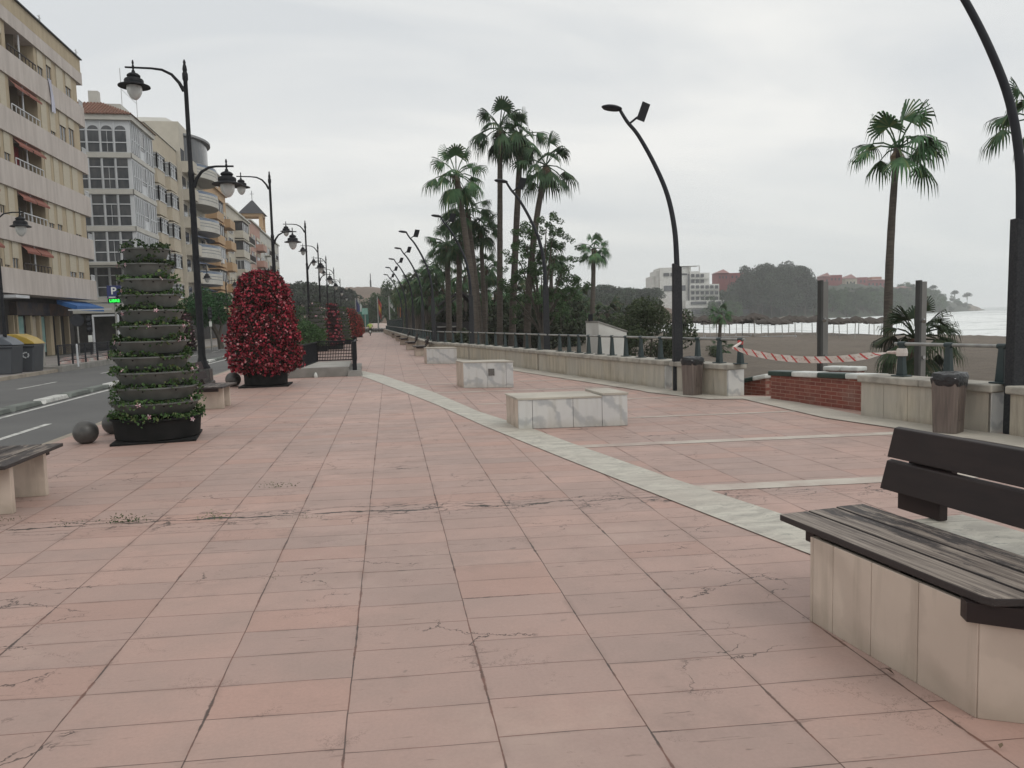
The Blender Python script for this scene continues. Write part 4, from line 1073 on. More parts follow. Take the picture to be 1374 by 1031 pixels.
M['orange'] = C_('ochre_orange_render', (.44,.30,.175), (.38,.255,.145))
M['pink'] = C_('salmon_pink_render', (.42,.25,.20), (.37,.22,.18))
M['offw'] = C_('off_white_render', (.50,.49,.45), (.43,.42,.385))
M['bluerail'] = C_('blue_grey_glass_rail', (.10,.14,.22), (.15,.19,.25), rough=.25)
M['sign_brown'] = C_('brown_shop_sign', (.14,.075,.05), (.06,.05,.05), sc=1.4)
M['sign_dark'] = C_('dark_shop_sign', (.035,.035,.05), (.08,.06,.05), sc=1.4)
M['teal'] = C_('pale_teal_shop_poster', (.16,.30,.28), (.24,.36,.33), sc=3)
M['slate'] = C_('dark_slate_roof', (.05,.052,.06), None); M['roofgrey'] = C_('grey_roof_sheet', (.26,.27,.28), None)
def win(e, X, y0, y1, z0, z1, shutter=0.0, rec=.0, name='window', fr='wframe', glass='glassd', mull=1, bars=0, shm='shut'):
    """a window facing +X; X is the outer plane of the wall (rec = recess depth)"""
    mb = MB(); xg = X-rec
    mb.bb(xg-.02, xg+.02, y0, y1, z0, z1); g = mb.build(name, M[glass], e)
    mb = MB(); w_ = .05; xo = xg+.06
    for a, b, c, d in ((y0, y0+w_, z0, z1), (y1-w_, y1, z0, z1), (y0+w_, y1-w_, z0, z0+w_), (y0+w_, y1-w_, z1-w_, z1)):
        mb.bb(xg+.021, xo, a, b, c, d)
    for k in range(mull):
        y = y0+(y1-y0)*(k+1)/(mull+1); mb.bb(xg+.021, xo-.01, y-.03, y+.03, z0+w_, z1-w_)
    for k in range(bars):
        z = z0+(z1-z0)*(k+1)/(bars+1); mb.bb(xg+.021, xo-.013, y0+w_, y1-w_, z-.025, z+.025)
    mb.build('frame', M[fr], g)
    if shutter > 0: MB().bb(xg+.062, xg+.10, y0+.01, y1-.01, z1-(z1-z0)*shutter, z1-.003).build('shutter', M[shm], g)
    return g
def balrail(e, X, y0, y1, z0, h=.85, mat='rail_dark', n=None, name='railing'):
    mb = MB(); mb.bb(X-.03, X+.03, y0, y1, z0+h-.05, z0+h); mb.bb(X-.02, X+.02, y0, y1, z0+.05, z0+.09)
    n = n or max(4, int((y1-y0)/.22))
    for k in range(n+1):
        y = y0+(y1-y0)*k/n; mb.bb(X-.02, X+.02, y-.02, y+.02, z0+.091, z0+h-.051)
    return mb.build(name, M[mat], e)
# ---- building 1: cream block with pinkish bands
def b1():
    uc = lambda v: 116+(v-88)*(15/315.)
    YE = YX(131, XF, 404); Z = [onX(uc(v), v, XF).z for v in (403, 349, 293, 237, 176, 121)]; ZT = onX(116, 88.5, XF).z
    print('b1', YE, [round(z,2) for z in Z], ZT)
    Y0 = 36.0; XW = XF-.14
    YW = YX(104, XW, 140)
    e = empty('apartment_building', (XF-6, Y0, 0), label='big cream apartment block with pinkish bands and faded red awnings at the left edge', cat='apartment building')
    def P(mb, nm, mat): return mb.build(nm, mat, e, world=True)
    mm = [M['cream'], M['inner']]
    bh = 1.38
    P(MB().bb(XF-12, XF-3.2, Y0, YW, 0, ZT-.2), 'core', M['cream'])
    P(MB().bb(XF-12.1, XF, Y0-.05, YE, ZT-.95, ZT-.93+.05).bb(XF-12, XF-.05, Y0, YE-.05, ZT-.88, ZT), 'roof_parapet', M['cream'])
    P(MB().bb(XF-12, XF+.08, Y0, YE+.05, ZT+.001, ZT+.07), 'parapet_cap', M['slate'])
    tops = Z[1:] + [ZT-.95]
    for k, z in enumerate(Z):
        top = (z+bh) if k < 5 else ZT-.952
        P(MB().bb(XF-12.05, XF, Y0-.02, YE, z, top), 'band', M['band'])
    # openings along the facade (pixel columns read at the top floor)
    us = [(-60,-22,'l'), (-16,-8,'w'), (-4,5.5,'w'), (10.5,49,'l'), (52.8,61,'w'), (65,72.5,'w'), (78,87.5,'w'), (90.5,98.5,'w')]
    vy = lambda u: 64 + u*.72
    op = [(YX(a, XW, vy(a)+30), YX(b, XW, vy(b)+30), t) for a, b, t in us]
    sh_pat = {4: [.62,.30,1,.55], 3: [1,.85,.45,.35], 2: [1,1,1,1], 1: [.8,.75,1,.92], 0: [1,1,.75,.70]}
    lw = {4: [0, .5], 3: [.9, 1], 2: [.6, .7], 1: [.7, 1], 0: [.9, .6]}
    for k in range(5):
        z0, z1 = Z[k]+bh, Z[k+1]
        mb = MB(); yp = Y0; op_ = [o for o in op if o[1] > Y0]
        for a, b, t in op_:
            a = max(a, Y0+.05)
            if a > yp: P(MB().bb(XW-1.6, XW, yp, a, z0+.002, z1-.002), 'wall_pier', M['cream'])
            yp = b
        P(MB().bb(XF-3.2, XW, yp, YW, z0+.002, z1-.002), 'wall_pier', M['cream'])
        wi = 0; li = 0
        for n_, (a, b, t) in enumerate(op_):
            if t == 'w':
                s = (lw[k]+sh_pat[k])[wi] if wi < 6 else 1; wi += 1
                g = win(e, XW, a+.03, b-.03, z0+.01, z1-.01, max(s, .05), rec=.07, fr='cream', mull=1)
                g.location = -e.location; 
            else:
                a_ = max(a, Y0+.1)
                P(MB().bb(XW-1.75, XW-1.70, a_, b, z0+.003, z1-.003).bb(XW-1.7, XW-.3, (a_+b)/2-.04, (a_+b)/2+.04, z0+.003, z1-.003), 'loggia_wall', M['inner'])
                g = win(e, XW-1.66, a_+.4, (a_+b)/2-.4, z0+.02, z1-.25); g.location = -e.location
                g = win(e, XW-1.66, (a_+b)/2+.5, b-.5, z0+.02, z1-.25); g.location = -e.location
                P(MB().bb(XW-.09, XW-.03, (a_+b)/2-.05, (a_+b)/2+.05, z0+.003, z1-.003), 'loggia_post', M['wframe'])
                r_ = balrail(e, XW-.02+.1, a_, b, z0-.1 if k in (4,) else z0-.12, .55, 'rail_dark' if k in (0, 4) else 'wframe', n=8 if k in (0,4) else 7); r_.location = -e.location
                if k != 4:
                    mb = MB()
                    for yy0, yy1 in ((a_+.02, (a_+b)/2-.06), ((a_+b)/2+.06, b-.02)):
                        mb.face([(XW-.1, yy0, z1-.02), (XW+.30, yy0, z1-.42), (XW+.30, yy1, z1-.42), (XW-.1, yy1, z1-.02)])
                        mb.face([(XW+.30, yy0, z1-.42), (XW+.30, yy0, z1-.55), (XW+.30, yy1, z1-.55), (XW+.30, yy1, z1-.42)])
                    P(mb, 'red_awning', M['awn_red'])
                if k == 2: P(MB().bb(XW-.5, XW-.46, a_+.1, (a_+b)/2-.1, z0+.1, z1-.3), 'curtain', M['curtain_red'])
        # open corner balcony
        r_ = balrail(e, XF-.08, YW+.1, YE-.05, z0-.05, .45, 'wframe', n=5); r_.location = -e.location
        P(MB().bb(XF-3.19, XF-.2, YW+.004, YW+.05, z0+.003, z1-.003), 'corner_wall', M['cream'])
        if k == 1: P(MB().bb(XF-1.2, XF-.25, YW+.4, YE-.6, z0, z1-.05), 'blue_screen', C_('blue_balcony_screen', (.02,.04,.13), None))
    # white cloth hanging from a top-floor window
    y = YX(66.5, XF, 115); z = Z[5-1]+bh
    mb = MB()
    for i in range(6):
        for j in range(7):
            f = lambda i_, j_: (XF+.03+.05*sin(i_*1.9+j_*.5), y-.28+i_*.095*(1-.03*j_)+j_*.05, z+.15-j_*.28)
            mb.face([f(i,j), f(i+1,j), f(i+1,j+1), f(i,j+1)])
    P(mb, 'hanging_cloth', C_('white_hanging_cloth', (.52,.53,.62), None))
    # rooftop bits
    P(MB().lathe([(.6,ZT), (.6,ZT+1.0), (.4,ZT+1.15), (.1,ZT+1.2)], 16, (XF-2.5, YX(64,XF,40), 0)), 'water_tank', M['white'])
    for u in (53, 99):
        yy = YX(u, XF-1, 30); mb = MB().tube([(XF-1,yy,ZT), (XF-1,yy,ZT+1.5)], .025, 5).tube([(XF-1,yy-.3,ZT+1.35), (XF-1,yy+.3,ZT+1.35)], .015, 4).tube([(XF-1,yy-.2,ZT+1.2), (XF-1,yy+.2,ZT+1.2)], .015, 4)
        P(mb, 'antenna', M['galv'])
    # ground floor: recessed shop fronts
    zg = Z[0]
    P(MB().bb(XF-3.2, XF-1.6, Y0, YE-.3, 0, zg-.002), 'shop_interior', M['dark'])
    zz = lambda u, X=XF-1.5: YX(u, X, 440)
    for u0_, u1_ in ((18.5,20.5), (37,39.5), (49,51.5), (63,67), (76,77.5), (88,89.5), (14,15)): P(MB().bb(XF-1.598, XF-1.3, zz(u0_), zz(u1_), 0, zg-1.15), 'shop_pilaster', M['cream'])
    for (ua, ub, mt) in ((21, 32, 'teal'), (40, 48.5, 'tan'), (52, 60, 'teal')):
        P(MB().bb(XF-1.597, XF-1.5, zz(ua), zz(ub), .25, zg-1.2), 'shop_window', M[mt])
    for (ua, ub, mt) in ((17, 38, 'sign_dark'), (38.2, 62, 'sign_dark'), (62.2, 89, 'sign_brown')):
        P(MB().bb(XF-1.597, XF-1.2, zz(ua), zz(ub), zg-1.14, zg-.35), 'shop_sign', M[mt])
    P(MB().bb(XF-1.597, XF+.5, zz(-30), zz(30, XF), zg-.28, zg-.12), 'white_awning_box', M['wframe'])
    ya, yb = YX(90, XF, 410), YX(127, XF, 410)
    mb = MB().face([(XF-.6,ya,zg-.12), (XF+.6,ya,zg-.55), (XF+.6,yb,zg-.55), (XF-.6,yb,zg-.12)]).face([(XF+.6,ya,zg-.55), (XF+.6,ya,zg-.85), (XF+.6,yb,zg-.85), (XF+.6,yb,zg-.55)]).face([(XF-.6,ya,zg-.12), (XF+.6,ya,zg-.55), (XF+.6,ya,zg-.85), (XF-.6,ya,zg-.4)])
    P(mb, 'blue_awning', M['awn_blue'])
    return YE
YE1 = b1()
# ---- building 2: white glazed galleries and tiled roof
def b2():
    Y2 = YX(175.5, XF, 200); Y3 = YX(208, XF, 250)
    zc_ = [onX(176+(v-200)*.04, v, XF).z for v in (404, 357, 309, 260, 212)]; ZE = onX(174, 163, XF).z
    print('b2', Y2, Y3, zc_, ZE)
    XL = XF-5.4
    e = empty('glazed_apartment_building', (XF-3, Y2, 0), label='white glazed building with arched top windows and terracotta roof', cat='apartment building')
    P = lambda mb, nm, m_: mb.build(nm, m_, e, world=True)
    P(MB().bb(XL-6, XF, Y2, Y3-.01, 3.0, ZE), 'wall', M['wframe'])
    P(MB().bb(XL-6, XF-1.5, Y2+1.5, Y3-.01, 0, 3.0), 'shop_front', M['dark'])
    P(MB().bb(XL-6, XF+.15, Y2-.12, Y3-.02, 3.0, 3.75), 'lower_cornice', M['offw'])
    P(MB().bb(XL-6, XF+.25, Y2-.25, Y3, ZE+.002, ZE+.45), 'eave', M['offw'])
    mb = MB(); i = 0
    x0, x1, y0, y1, z0, z1 = XL-6.2, XF+.4, Y2-.4, Y3+.1, ZE+.45, ZE+2.1
    mb.v = [(x0,y0,z0),(x1,y0,z0),(x1,y1,z0),(x0,y1,z0),(x0+3.2,y0+3,z1),(x1-3.2,y0+3,z1),(x1-3.2,y1-3,z1),(x0+3.2,y1-3,z1)]
    mb.f = [(0,1,5,4),(1,2,6,5),(2,3,7,6),(3,0,4,7),(4,5,6,7),(3,2,1,0)]; mb.m = [0]*6
    P(mb, 'tiled_roof', M['tile'])
    mb = MB()
    for k in range(26):
        x = x1-.15-k*.26; t = min(1, (x1-x)/3.2)
        mb.tube([(x, y0-.02, z0+.02), (x, y0+3*t, z0+(z1-z0)*t+.02)], .07, 6)
    P(mb, 'roof_tile_rows', M['tile'])
    P(MB().box((XF-3.5, Y2+3, ZE+2.5), (.8,.6,1.3)).box((XF-6, Y2+3, ZE+2.5), (.8,.6,1.1)), 'chimney', M['offw'])
    P(MB().tube([(XF-6.2,Y2+2.2,ZE+2.5), (XF-7.8,Y2+2.2,ZE+2.5)], .35, 12), 'solar_tank', M['galv'])
    cw = 1.07; fl = zc_ + [ZE]
    for k in range(5):
        zb, zt = fl[k]+.48, fl[k+1]-.08
        for c in range(5):
            xa, xb = XF-.32-c*cw-.85, XF-.32-c*cw
            mb = MB()
            rows = [(zb, zb+.72), (zb+.80, zb+1.72), (zb+1.80, zt)]
            for r_, (a, b) in enumerate(rows):
                if k == 4 and r_ == 2:   # arched head
                    n = 10; cx = (xa+xb)/2; rr = (xb-xa)/2
                    pts = [(cx+rr*cos(pi*j/n), Y2-.03, a+min(rr*.85, zt-a)*sin(pi*j/n)) for j in range(n+1)]
                    mb.face(pts)
                else: mb.bb(xa, xb, Y2-.03, Y2-.005, a, b)
            g = P(mb, 'gallery_window', M['glassg'])
            mb = MB()
            mb.bb(xa-.11, xa-.03, Y2-.10, Y2-.002, zb-.1, zt)
            mb.bb(xa-.03, xb+.02, Y2-.08, Y2-.032, zb+.72, zb+.80); mb.bb(xa-.03, xb+.02, Y2-.08, Y2-.032, zb+1.72, zb+1.80)
            mb.bb((xa+xb)/2-.015, (xa+xb)/2+.015, Y2-.06, Y2-.032, zb, zb+1.72) if c % 2 else None
            f_ = mb.build('frame', M['wframe'], g); f_.location = -e.location
        P(MB().bb(XF-6, XF+.06, Y2-.14, Y2-.001, fl[k]-.02, fl[k]+.40), 'floor_band', M['offw'])
        P(MB().bb(XF+.001, XF+.10, Y2-.14, Y3-.02, fl[k]-.02, fl[k]+.38), 'floor_band', M['offw'])
        # street side: narrow glazing strips with one opening
        L_ = Y3-Y2; ys = [(.25,.55), (.85,1.15), (1.4,1.7), (1.95,2.25), (2.6,3.9,), (4.5,4.9), (5.2,5.6), (5.9,6.4)]
        for (a, b) in ys:
            a, b = Y2+a*L_/6.8, Y2+b*L_/6.8
            wide = b-a > 1
            g = P(MB().bb(XF+.002, XF+.03, a, b, zb+(.8 if wide else 0), zt-.1), 'side_window', M['glassd'] if wide else M['glassg'])
            mb = MB().bb(XF+.031, XF+.08, a-.06, a, zb, zt-.1).bb(XF+.031, XF+.08, b, b+.06, zb, zt-.1).bb(XF+.031, XF+.07, a, b, zb+1.05, zb+1.12)
            f_ = mb.build('frame', M['wframe'], g); f_.location = -e.location
    # long white awning on the first floor
    P(MB().bb(XF-8, XF+1.4, Y2-1.6, Y2-.3, zc_[1]-.25+.3, zc_[1]+.22), 'awning_roof', M['offw'])
    return Y3
YE2 = b2()
def solid(e, x0, x1, y0, y1, z0, z1, mat, nm='wall'): return MB().bb(x0, x1, y0, y1, z0, z1).build(nm, M[mat], e)
def bld(Y0, H, label, name='street_building'):
    e = empty(name, (0, Y0, 0), label=label, cat='building'); return e
# ---- building 3: tan block with white bay windows
def b3():
    Y0, Y1 = YE2+.05, YX(243, XF-.6, 300); L_ = Y1-Y0; XW = XF-.7
    H = onX(208, 170, XF).z; e = bld(Y0, H, 'tan building with two stacks of white bay windows before the rounded balconies')
    print('b3', Y0, Y1, H)
    solid(e, XF-12, XW, 0, L_, 0, H, 'tan'); solid(e, XF-12, XW-2, .5, 6, H+.002, H+1.8, 'offw', 'roof_room')
    MB().bb(XF-12, XW+.1, -.03, L_, H-.25+.3, H+.12).build('cornice', M['offw'], e)
    fh = 3.02; z = 3.7
    for k in range(5 if H < 19.5 else 6):
        zz = z+k*fh
        if zz+2.4 > H-.6: break
        for a, b, dx in ((.3, L_*.30, .85), (L_*.38, L_*.66, .95)):
            xo = XW+dx
            pl = [(XW+.001, a), (XW+.001, b), (xo, b-.45), (xo, a+.25)]
            MB().prism(pl, zz-.35, zz+.95).build('bay_apron', M['tan'], e)
            mb = MB(); q = [(XW+.001, a+.04), (XW+.001, b-.04), (xo-.04, b-.48), (xo-.04, a+.28)]
            mb.prism(q, zz+.951, zz+2.35); g = mb.build('bay_window', M['glassl'], e)
            mb = MB()
            for (p0, p1) in (((xo, a+.25), (xo, b-.45)), ((XW, a), (xo, a+.25)), ((xo, b-.45), (XW, b))):
                n_ = 3 if p0[0] == xo and p1[0] == xo else 2
                for j in range(n_+1):
                    t = j/n_; mb.box((p0[0]+(p1[0]-p0[0])*t, p0[1]+(p1[1]-p0[1])*t, zz+1.65), (.12,.12,1.38))
                mb.tube([(*p0, zz+1.0), (*p1, zz+1.0)], .07, 4); mb.tube([(*p0, zz+2.3), (*p1, zz+2.3)], .07, 4); mb.tube([(*p0, zz+1.95), (*p1, zz+1.95)], .04, 4)
            mb.build('frame', M['wframe'], g)
            MB().prism([(XW+.001, a-.1), (XW+.001, b+.1), (xo+.12, b-.42), (xo+.12, a+.18)], zz+2.36, zz+2.48).build('bay_cornice', M['pale'], e)
        win(e, XW+.03, L_*.75, L_*.92, zz+.6, zz+2.2, .4)
    solid(e, XW, XW+.03, .3, L_-.3, .1, 2.8, 'dark', 'shop_front')
    mb = MB()   # roof antennas
    for y in (1, 6): mb.tube([(XW-2,y,H+1.8), (XW-2,y,H+5.2)], .03, 4)
    mb.tube([(XW-2,1,H+3.3), (XW-2,6,H+3.3)], .02, 4); mb.build('antenna', M['galv'], e)
    return Y1
YE3 = b3()
# ---- building 4: white rounded balconies
def b4():
    Y0, Y1 = YE3+.05, YX(281, XF+.2, 300); L_ = Y1-Y0; XW = XF-.3
    H = 24.0; e = bld(Y0, H, 'white building with rounded balconies stacked on every floor and a curved roof canopy')
    print('b4', Y0, Y1)
    solid(e, XF-12, XW, 0, L_, 0, H, 'pale')
    for kk in range(6): solid(e, XW+.002, XF+.96, .352, 2.2, 3.75+kk*3.02-.2, 3.75+kk*3.02+1.0, 'pale', 'corner_balcony'); solid(e, XW+.003, XW+.03, .3, 2.0, 3.75+kk*3.02+1.01, 3.75+kk*3.02+2.4, 'glassd', 'corner_window')
    n = 18
    def arc(a, b, d, x0): return [(x0+d*math.sin(pi*j/n)**.62, a+(b-a)*j/n) for j in range(n+1)]
    fh = 3.02; a, b = 2.25, L_-.2
    for k in range(6):
        zz = 3.75+k*fh
        pts = arc(a, b, 2.1, XW+.35)
        MB().prism([(XW+.001, a)]+pts+[(XW+.001, b)], zz-.22, zz-.02).build('balcony_slab', M['offw'], e)
        pi_ = arc(a+.1, b-.1, 1.98, XW+.35)
        bal = empty('x') if False else None
        mb = MB()
        for (p, q, r_, s_) in zip(pts, pts[1:], pi_[1:], pi_):
            mb.prism([p, q, r_, s_], zz-.019, zz+.30); mb.prism([p, q, r_, s_], zz+.36, zz+.64); mb.prism([p, q, r_, s_], zz+.70, zz+.98)
        par = mb.build('balcony_parapet', M['offw'], e)
        mb = MB(); pm = arc(a+.05, b-.05, 2.04, XW+.35)
        for p, q in zip(pm, pm[1:]):
            mb.face([(*p, zz+.0), (*q, zz+.0), (*q, zz+.99), (*p, zz+.99)]); mb.face([(*p, zz+.99), (*q, zz+.99), (*q, zz+1.28), (*p, zz+1.28)])
        mb.build('glass_rail', M['bluerail'], par)
        mb = MB().tube([(*p, zz+1.29) for p in pm], .035, 4); mb.build('handrail', M['galv'], par)
        for j in range(3):
            ya = a+.5+j*(b-a-.8)/3; win(e, XW+.03, ya, ya+(b-a-.8)/3-.5, zz+.05, zz+2.3, .3 if j == 1 else 0, shm='shut')
        if k in (0, 1, 2):
            mb = MB(); pe = arc(a+.6, b-.6, 1.6, XW+.35)
            for p, q in zip(pe, pe[1:]): mb.face([(XW+.1, p[1], zz+2.6), (XW+.1, q[1], zz+2.6), (q[0]-.1, q[1], zz+2.1), (p[0]-.1, p[1], zz+2.1)])
            mb.build('awning', C_('blue_and_white_awning%d' % k, (.10,.17,.36), (.35,.37,.42), sc=2, stretch=(1,5,1)), e)
    MB().prism([(XW+.001, a)]+arc(a+.3, b-.6, 1.3, XW+.2)+[(XW+.001, b-.5)], 3.75+5*fh+1.0, H-1.01).build('attic_glazing', M['glassg'], e)
    pts = arc(a-.1, b-.4, 1.7, XW+.2)
    MB().prism([(XW-6, a-2)]+pts+[(XW-6, b-.4)], H-1.0, H-.75).build('roof_canopy', M['roofgrey'], e)
    MB().prism([(XW-8, .1), (XW-.5, .1), (XW-.5, b-1), (XW-8, b-1)], H+.002, H+.8, inset=.3).build('roof_storey', M['offw'], e)
    solid(e, XW, XW+.05, .3, L_-.3, .1, 3.0, 'dark', 'shop_front')
    return Y1
YE4 = b4()
# ---- generic balcony fronts farther down
def bgen(u1, H, label, wall, fh, nf, plan, top=None, roofm='offw', z0=3.6, v=330, bal='same'):
    global YC
    Y0 = YC+.05; Y1 = YX(u1, XF, v); L_ = Y1-Y0; XW = XF-.5
    e = bld(Y0, H, label)
    solid(e, XF-12, XW, 0, L_, 0, H, wall)
    MB().bb(XF-12.05, XW+.3, -.04, L_+.0, H+.002, H+.25).build('cornice', M[roofm], e)
    for k in range(nf):
        zz = z0+k*fh
        for (a, b, t) in plan:
            a, b = a*L_, b*L_
            if t == 'w': win(e, XW+.03, a, b, zz+.9, zz+2.2, (0, .4, 1, .2)[(k+int(a)) % 4])
            elif t == 'W': win(e, XW+.03, a, b, zz+.1, zz+2.3, (.3, 0, .6)[(k+int(a)) % 3])
            elif t == 'b':      # projecting balcony with solid apron
                MB().bb(XW+.001, XW+1.3, a, b, zz-.2, zz+.0).build('balcony_slab', M[wall], e)
                mb = MB().bb(XW+1.2, XW+1.3, a, b, zz+.001, zz+.95).bb(XW+.001, XW+1.199, a, a+.1, zz+.001, zz+.95).bb(XW+.001, XW+1.199, b-.1, b, zz+.001, zz+.95)
                mb.build('balcony_parapet', M[wall], e)
                win(e, XW+.03, a+.3, b-.3, zz+.1, zz+2.3, .25, glass='glassd', fr='rail_dark')
            elif t == 'r':      # railed balcony
                MB().bb(XW+.001, XW+1.0, a, b, zz-.15, zz+.0).build('balcony_slab', M['offw'], e)
                balrail(e, XW+.96, a, b, zz, .95, 'rail_dark')
                win(e, XW+.03, a+.3, b-.3, zz+.1, zz+2.3, .35)
            elif t == 'B':      # enclosed box bay
                MB().bb(XW+.001, XW+1.3, a, b, zz-.2, zz+.9).build('bay_apron', M[wall], e)
                g = MB().bb(XW+.001, XW+1.22, a+.06, b-.06, zz+.901, zz+2.35).build('bay_window', M['glassd' if k != 2 else 'glassg'], e)
                mb = MB()
                for y in np.linspace(a+.06, b-.06, 5): mb.box((XW+1.24, y, zz+1.62), (.05,.06,1.43))
                for x in (XW+.2, XW+.7): mb.box((x, a+.04, zz+1.62), (.05,.05,1.43))
                mb.bb(XW+.1, XW+1.28, a+.0, b-.0, zz+2.2, zz+2.34)
                mb.build('frame', M['wframe' if k == 2 else 'rail_dark'], g)
                MB().bb(XW+.001, XW+1.4, a-.1, b+.1, zz+2.36, zz+2.5).build('bay_cornice', M[wall], e)
    solid(e, XW, XW+.05, .3, L_-.3, .1, 2.9, 'dark', 'shop_front')
    YC = Y1
    return e, Y0, L_, XW
YC = YE4
H5 = 20.2
e5, y5, L5, X5 = bgen(311, H5, 'ochre orange building with box bays and an air conditioner, right of the rounded balconies', 'orange', 3.0, 5, [(.12,.42,'B'), (.52,.62,'w'), (.70,.95,'b')], roofm='orange', v=340)
solid(e5, X5-6, X5-.4, L5*.5, L5*.95, H5+.26, H5+2.2, 'orange', 'roof_room')
mb = MB()
for y in (L5*.45, L5*.72, L5*.98): mb.bb(X5-.3, X5-.1, y-.1, y+.1, H5+.251, H5+2.6)
mb.bb(X5-2.5, X5-.05, L5*.44, L5*.99, H5+2.6, H5+2.75); mb.build('pergola', M['wframe'], e5)
MB().box((X5+1.45, L5*.2, 3.6+6+.45), (.3,.9,.6)).build('air_conditioner', M['wframe'], e5, bevel=.02)
e6, y6, L6, X6 = bgen(341, 19.3, 'cream building with white bays and shaded balconies, right of the orange building', 'pale', 2.95, 5, [(.05,.2,'W'), (.28,.55,'B'), (.62,.95,'r')], v=350)
MB().prism([(X6-4, L6*.5), (X6+.3, L6*.5), (X6+.3, L6*.98), (X6-4, L6*.98)], 19.56, [20.4,20.4,20.4,20.4], inset=.5).build('slate_turret', M['slate'], e6)
e7, y7, L7, X7 = bgen(354, 20.0, 'salmon pink building with white windows behind the red flower tower', 'pink', 3.0, 5, [(.08,.22,'w'), (.3,.45,'W'), (.55,.92,'b')], v=350)
e8, y8, L8, X8 = bgen(378, 19.8, 'last pale building of the row with a tiled square belvedere tower on its roof', 'offw', 3.0, 5, [(.04,.12,'w'), (.18,.30,'r'), (.36,.46,'w'), (.54,.66,'r'), (.74,.82,'w'), (.88,.97,'w')], v=360)
TY = L8*.14; TH = 19.8+.25
tw = MB()
for dx in (-3.6, -.2):
    for dy in (0, 3.4): tw.box((X8+dx, TY+dy, TH+1.5), (.7,.7,2.9))
tw.bb(X8-4, X8+.2, TY-.4, TY+3.8, TH+2.96, TH+3.5); tw.bb(X8-4, X8+.2, TY-.4, TY+3.8, TH+.002, TH+.6)
tw.build('belvedere', M['orange'], e8)
mb = MB(); cx, cy = X8-1.9, TY+1.7
mb.prism([(cx-2.5,cy-2.5), (cx+2.5,cy-2.5), (cx+2.5,cy+2.5), (cx-2.5,cy+2.5)], TH+3.5, TH+6.3, inset=.93); mb.build('tower_roof', M['slate'], e8)
MB().tube([(cx,cy,TH+6.2), (cx,cy,TH+8.2)], .06, 5).tube([(cx-.4,cy,TH+7.6), (cx+.4,cy,TH+7.6)], .05, 4).build('finial', M['slate'], e8)
print('gen', y5, y6, y7, y8, YC)
# ================================================================== STREET FURNITURE ACROSS THE ROAD
def text_mesh(s, size, mat, parent, loc, rot, name, ext=.004):
    cu = bpy.data.curves.new(name, 'FONT'); cu.body = s; cu.size = size; cu.align_x = 'CENTER'; cu.align_y = 'CENTER'; cu.extrude = ext; cu.offset = size*.02
    o = bpy.data.objects.new(name, cu); COL.objects.link(o)
    dg = bpy.context.evaluated_depsgraph_get(); me = bpy.data.meshes.new_from_object(o.evaluated_get(dg))
    bpy.data.objects.remove(o); me.materials.clear(); me.materials.append(mat)
    t = link(name, me, parent, loc); t.rotation_euler = rot; return t
def emis(name, c, s):
    t = NT(name); t.bsdf.inputs['Emission Color'].default_value = (*c, 1); t.bsdf.inputs['Emission Strength'].default_value = s
    return t.out(tuple(x*.2 for x in c), .5)
def parking_sign():
    c = D(153, 392, 40); e = empty('parking_sign', (c.x, c.y, 0), -YAW*.3+.28, 'dark blue parking sign with white P above a small lit green display', 'parking sign')
    blue = C_('dark_blue_sign', (.012,.022,.115), None, rough=.4)
    MB().box((0,.0,c.z), (.66,.10,.66)).build('sign_board', blue, e, bevel=.01)
    text_mesh('P', .52, M['white_cap'], e, (-.02,-.056,c.z+.04), (pi/2,0,0), 'letter')
    MB().box((-.1,-.055,c.z-.27), (.32,.012,.05)).build('white_strip', M['white_cap'], e)
    MB().box((.0,.0,c.z-.46), (.62,.10,.22)).build('display_box', C_('dark_green_display', (.005,.05,.012), None), e)
    text_mesh('LIBRE', .20, emis('green_led', (.02,1,.08), 1.6), e, (0,-.056,c.z-.46), (pi/2,0,0), 'display_text')
    MB().tube([(0,.1,0), (0,.1,c.z+.3)], .05, 8).build('post', M['galv'], e)
parking_sign()
def round_sign():
    c = D(103.5, 430, 38); e = empty('traffic_sign', (c.x, c.y, 0), .25, 'back of a grey round traffic sign on a pole beside the fence', 'road sign')
    MB().tube([(0,-.03,c.z), (0,.0,c.z)], .30, 24).build('sign_plate', M['pole_grey'], e)
    MB().tube([(0,.04,0), (0,.04,c.z+.3)], .035, 8).build('pole', M['galv'], e)
round_sign()
def signal(u, vt, z, label, col='black'):
    c = D(u, vt, z); e = empty('traffic_signal', (c.x, c.y, 0), .2, label, 'traffic light')
    MB().tube([(0,0,0), (0,0,c.z)], .05, 8).build('pole', M[col], e)
    h = MB().box((0,-.12,c.z-.42), (.26,.2,.8)).build('signal_head', M['black'], e, bevel=.02)
    for k in range(3): MB().tube([(0,-.224,c.z-.18-k*.24), (0,-.30,c.z-.16-k*.24)], [.085,.09], 12).build('hood', M['pole_grey'], h)
    MB().box((.0,-.1,c.z-1.15), (.18,.14,.34)).build('pedestrian_head', M['white_cap'], e, bevel=.01)
signal(119.5, 424, 39, 'slim traffic light with a white lower box left of the white canopy frame')
signal(281, 412, 52, 'distant traffic light with pale top in front of the round leafy street tree', 'galv')
c = D(124, 424, 41); c2_ = D(158, 423, 41)
e = empty('canopy_frame', (c.x, c.y, 0), 0, 'white metal awning frame outside the shops below the parking sign', 'awning frame')
mb = MB()
for p in (c, c2_): mb.tube([(p.x,p.y,0), (p.x,p.y,p.z)], .06, 6)
mb.tube([tuple(c), tuple(c2_)], .07, 4); mb.tube([(c.x-1.5,c.y+1,c.z+.35), (c2_.x-.6,c2_.y+1,c2_.z+.35)], .05, 4)
mb.build('posts_and_beam', M['wframe'], e, world=True)
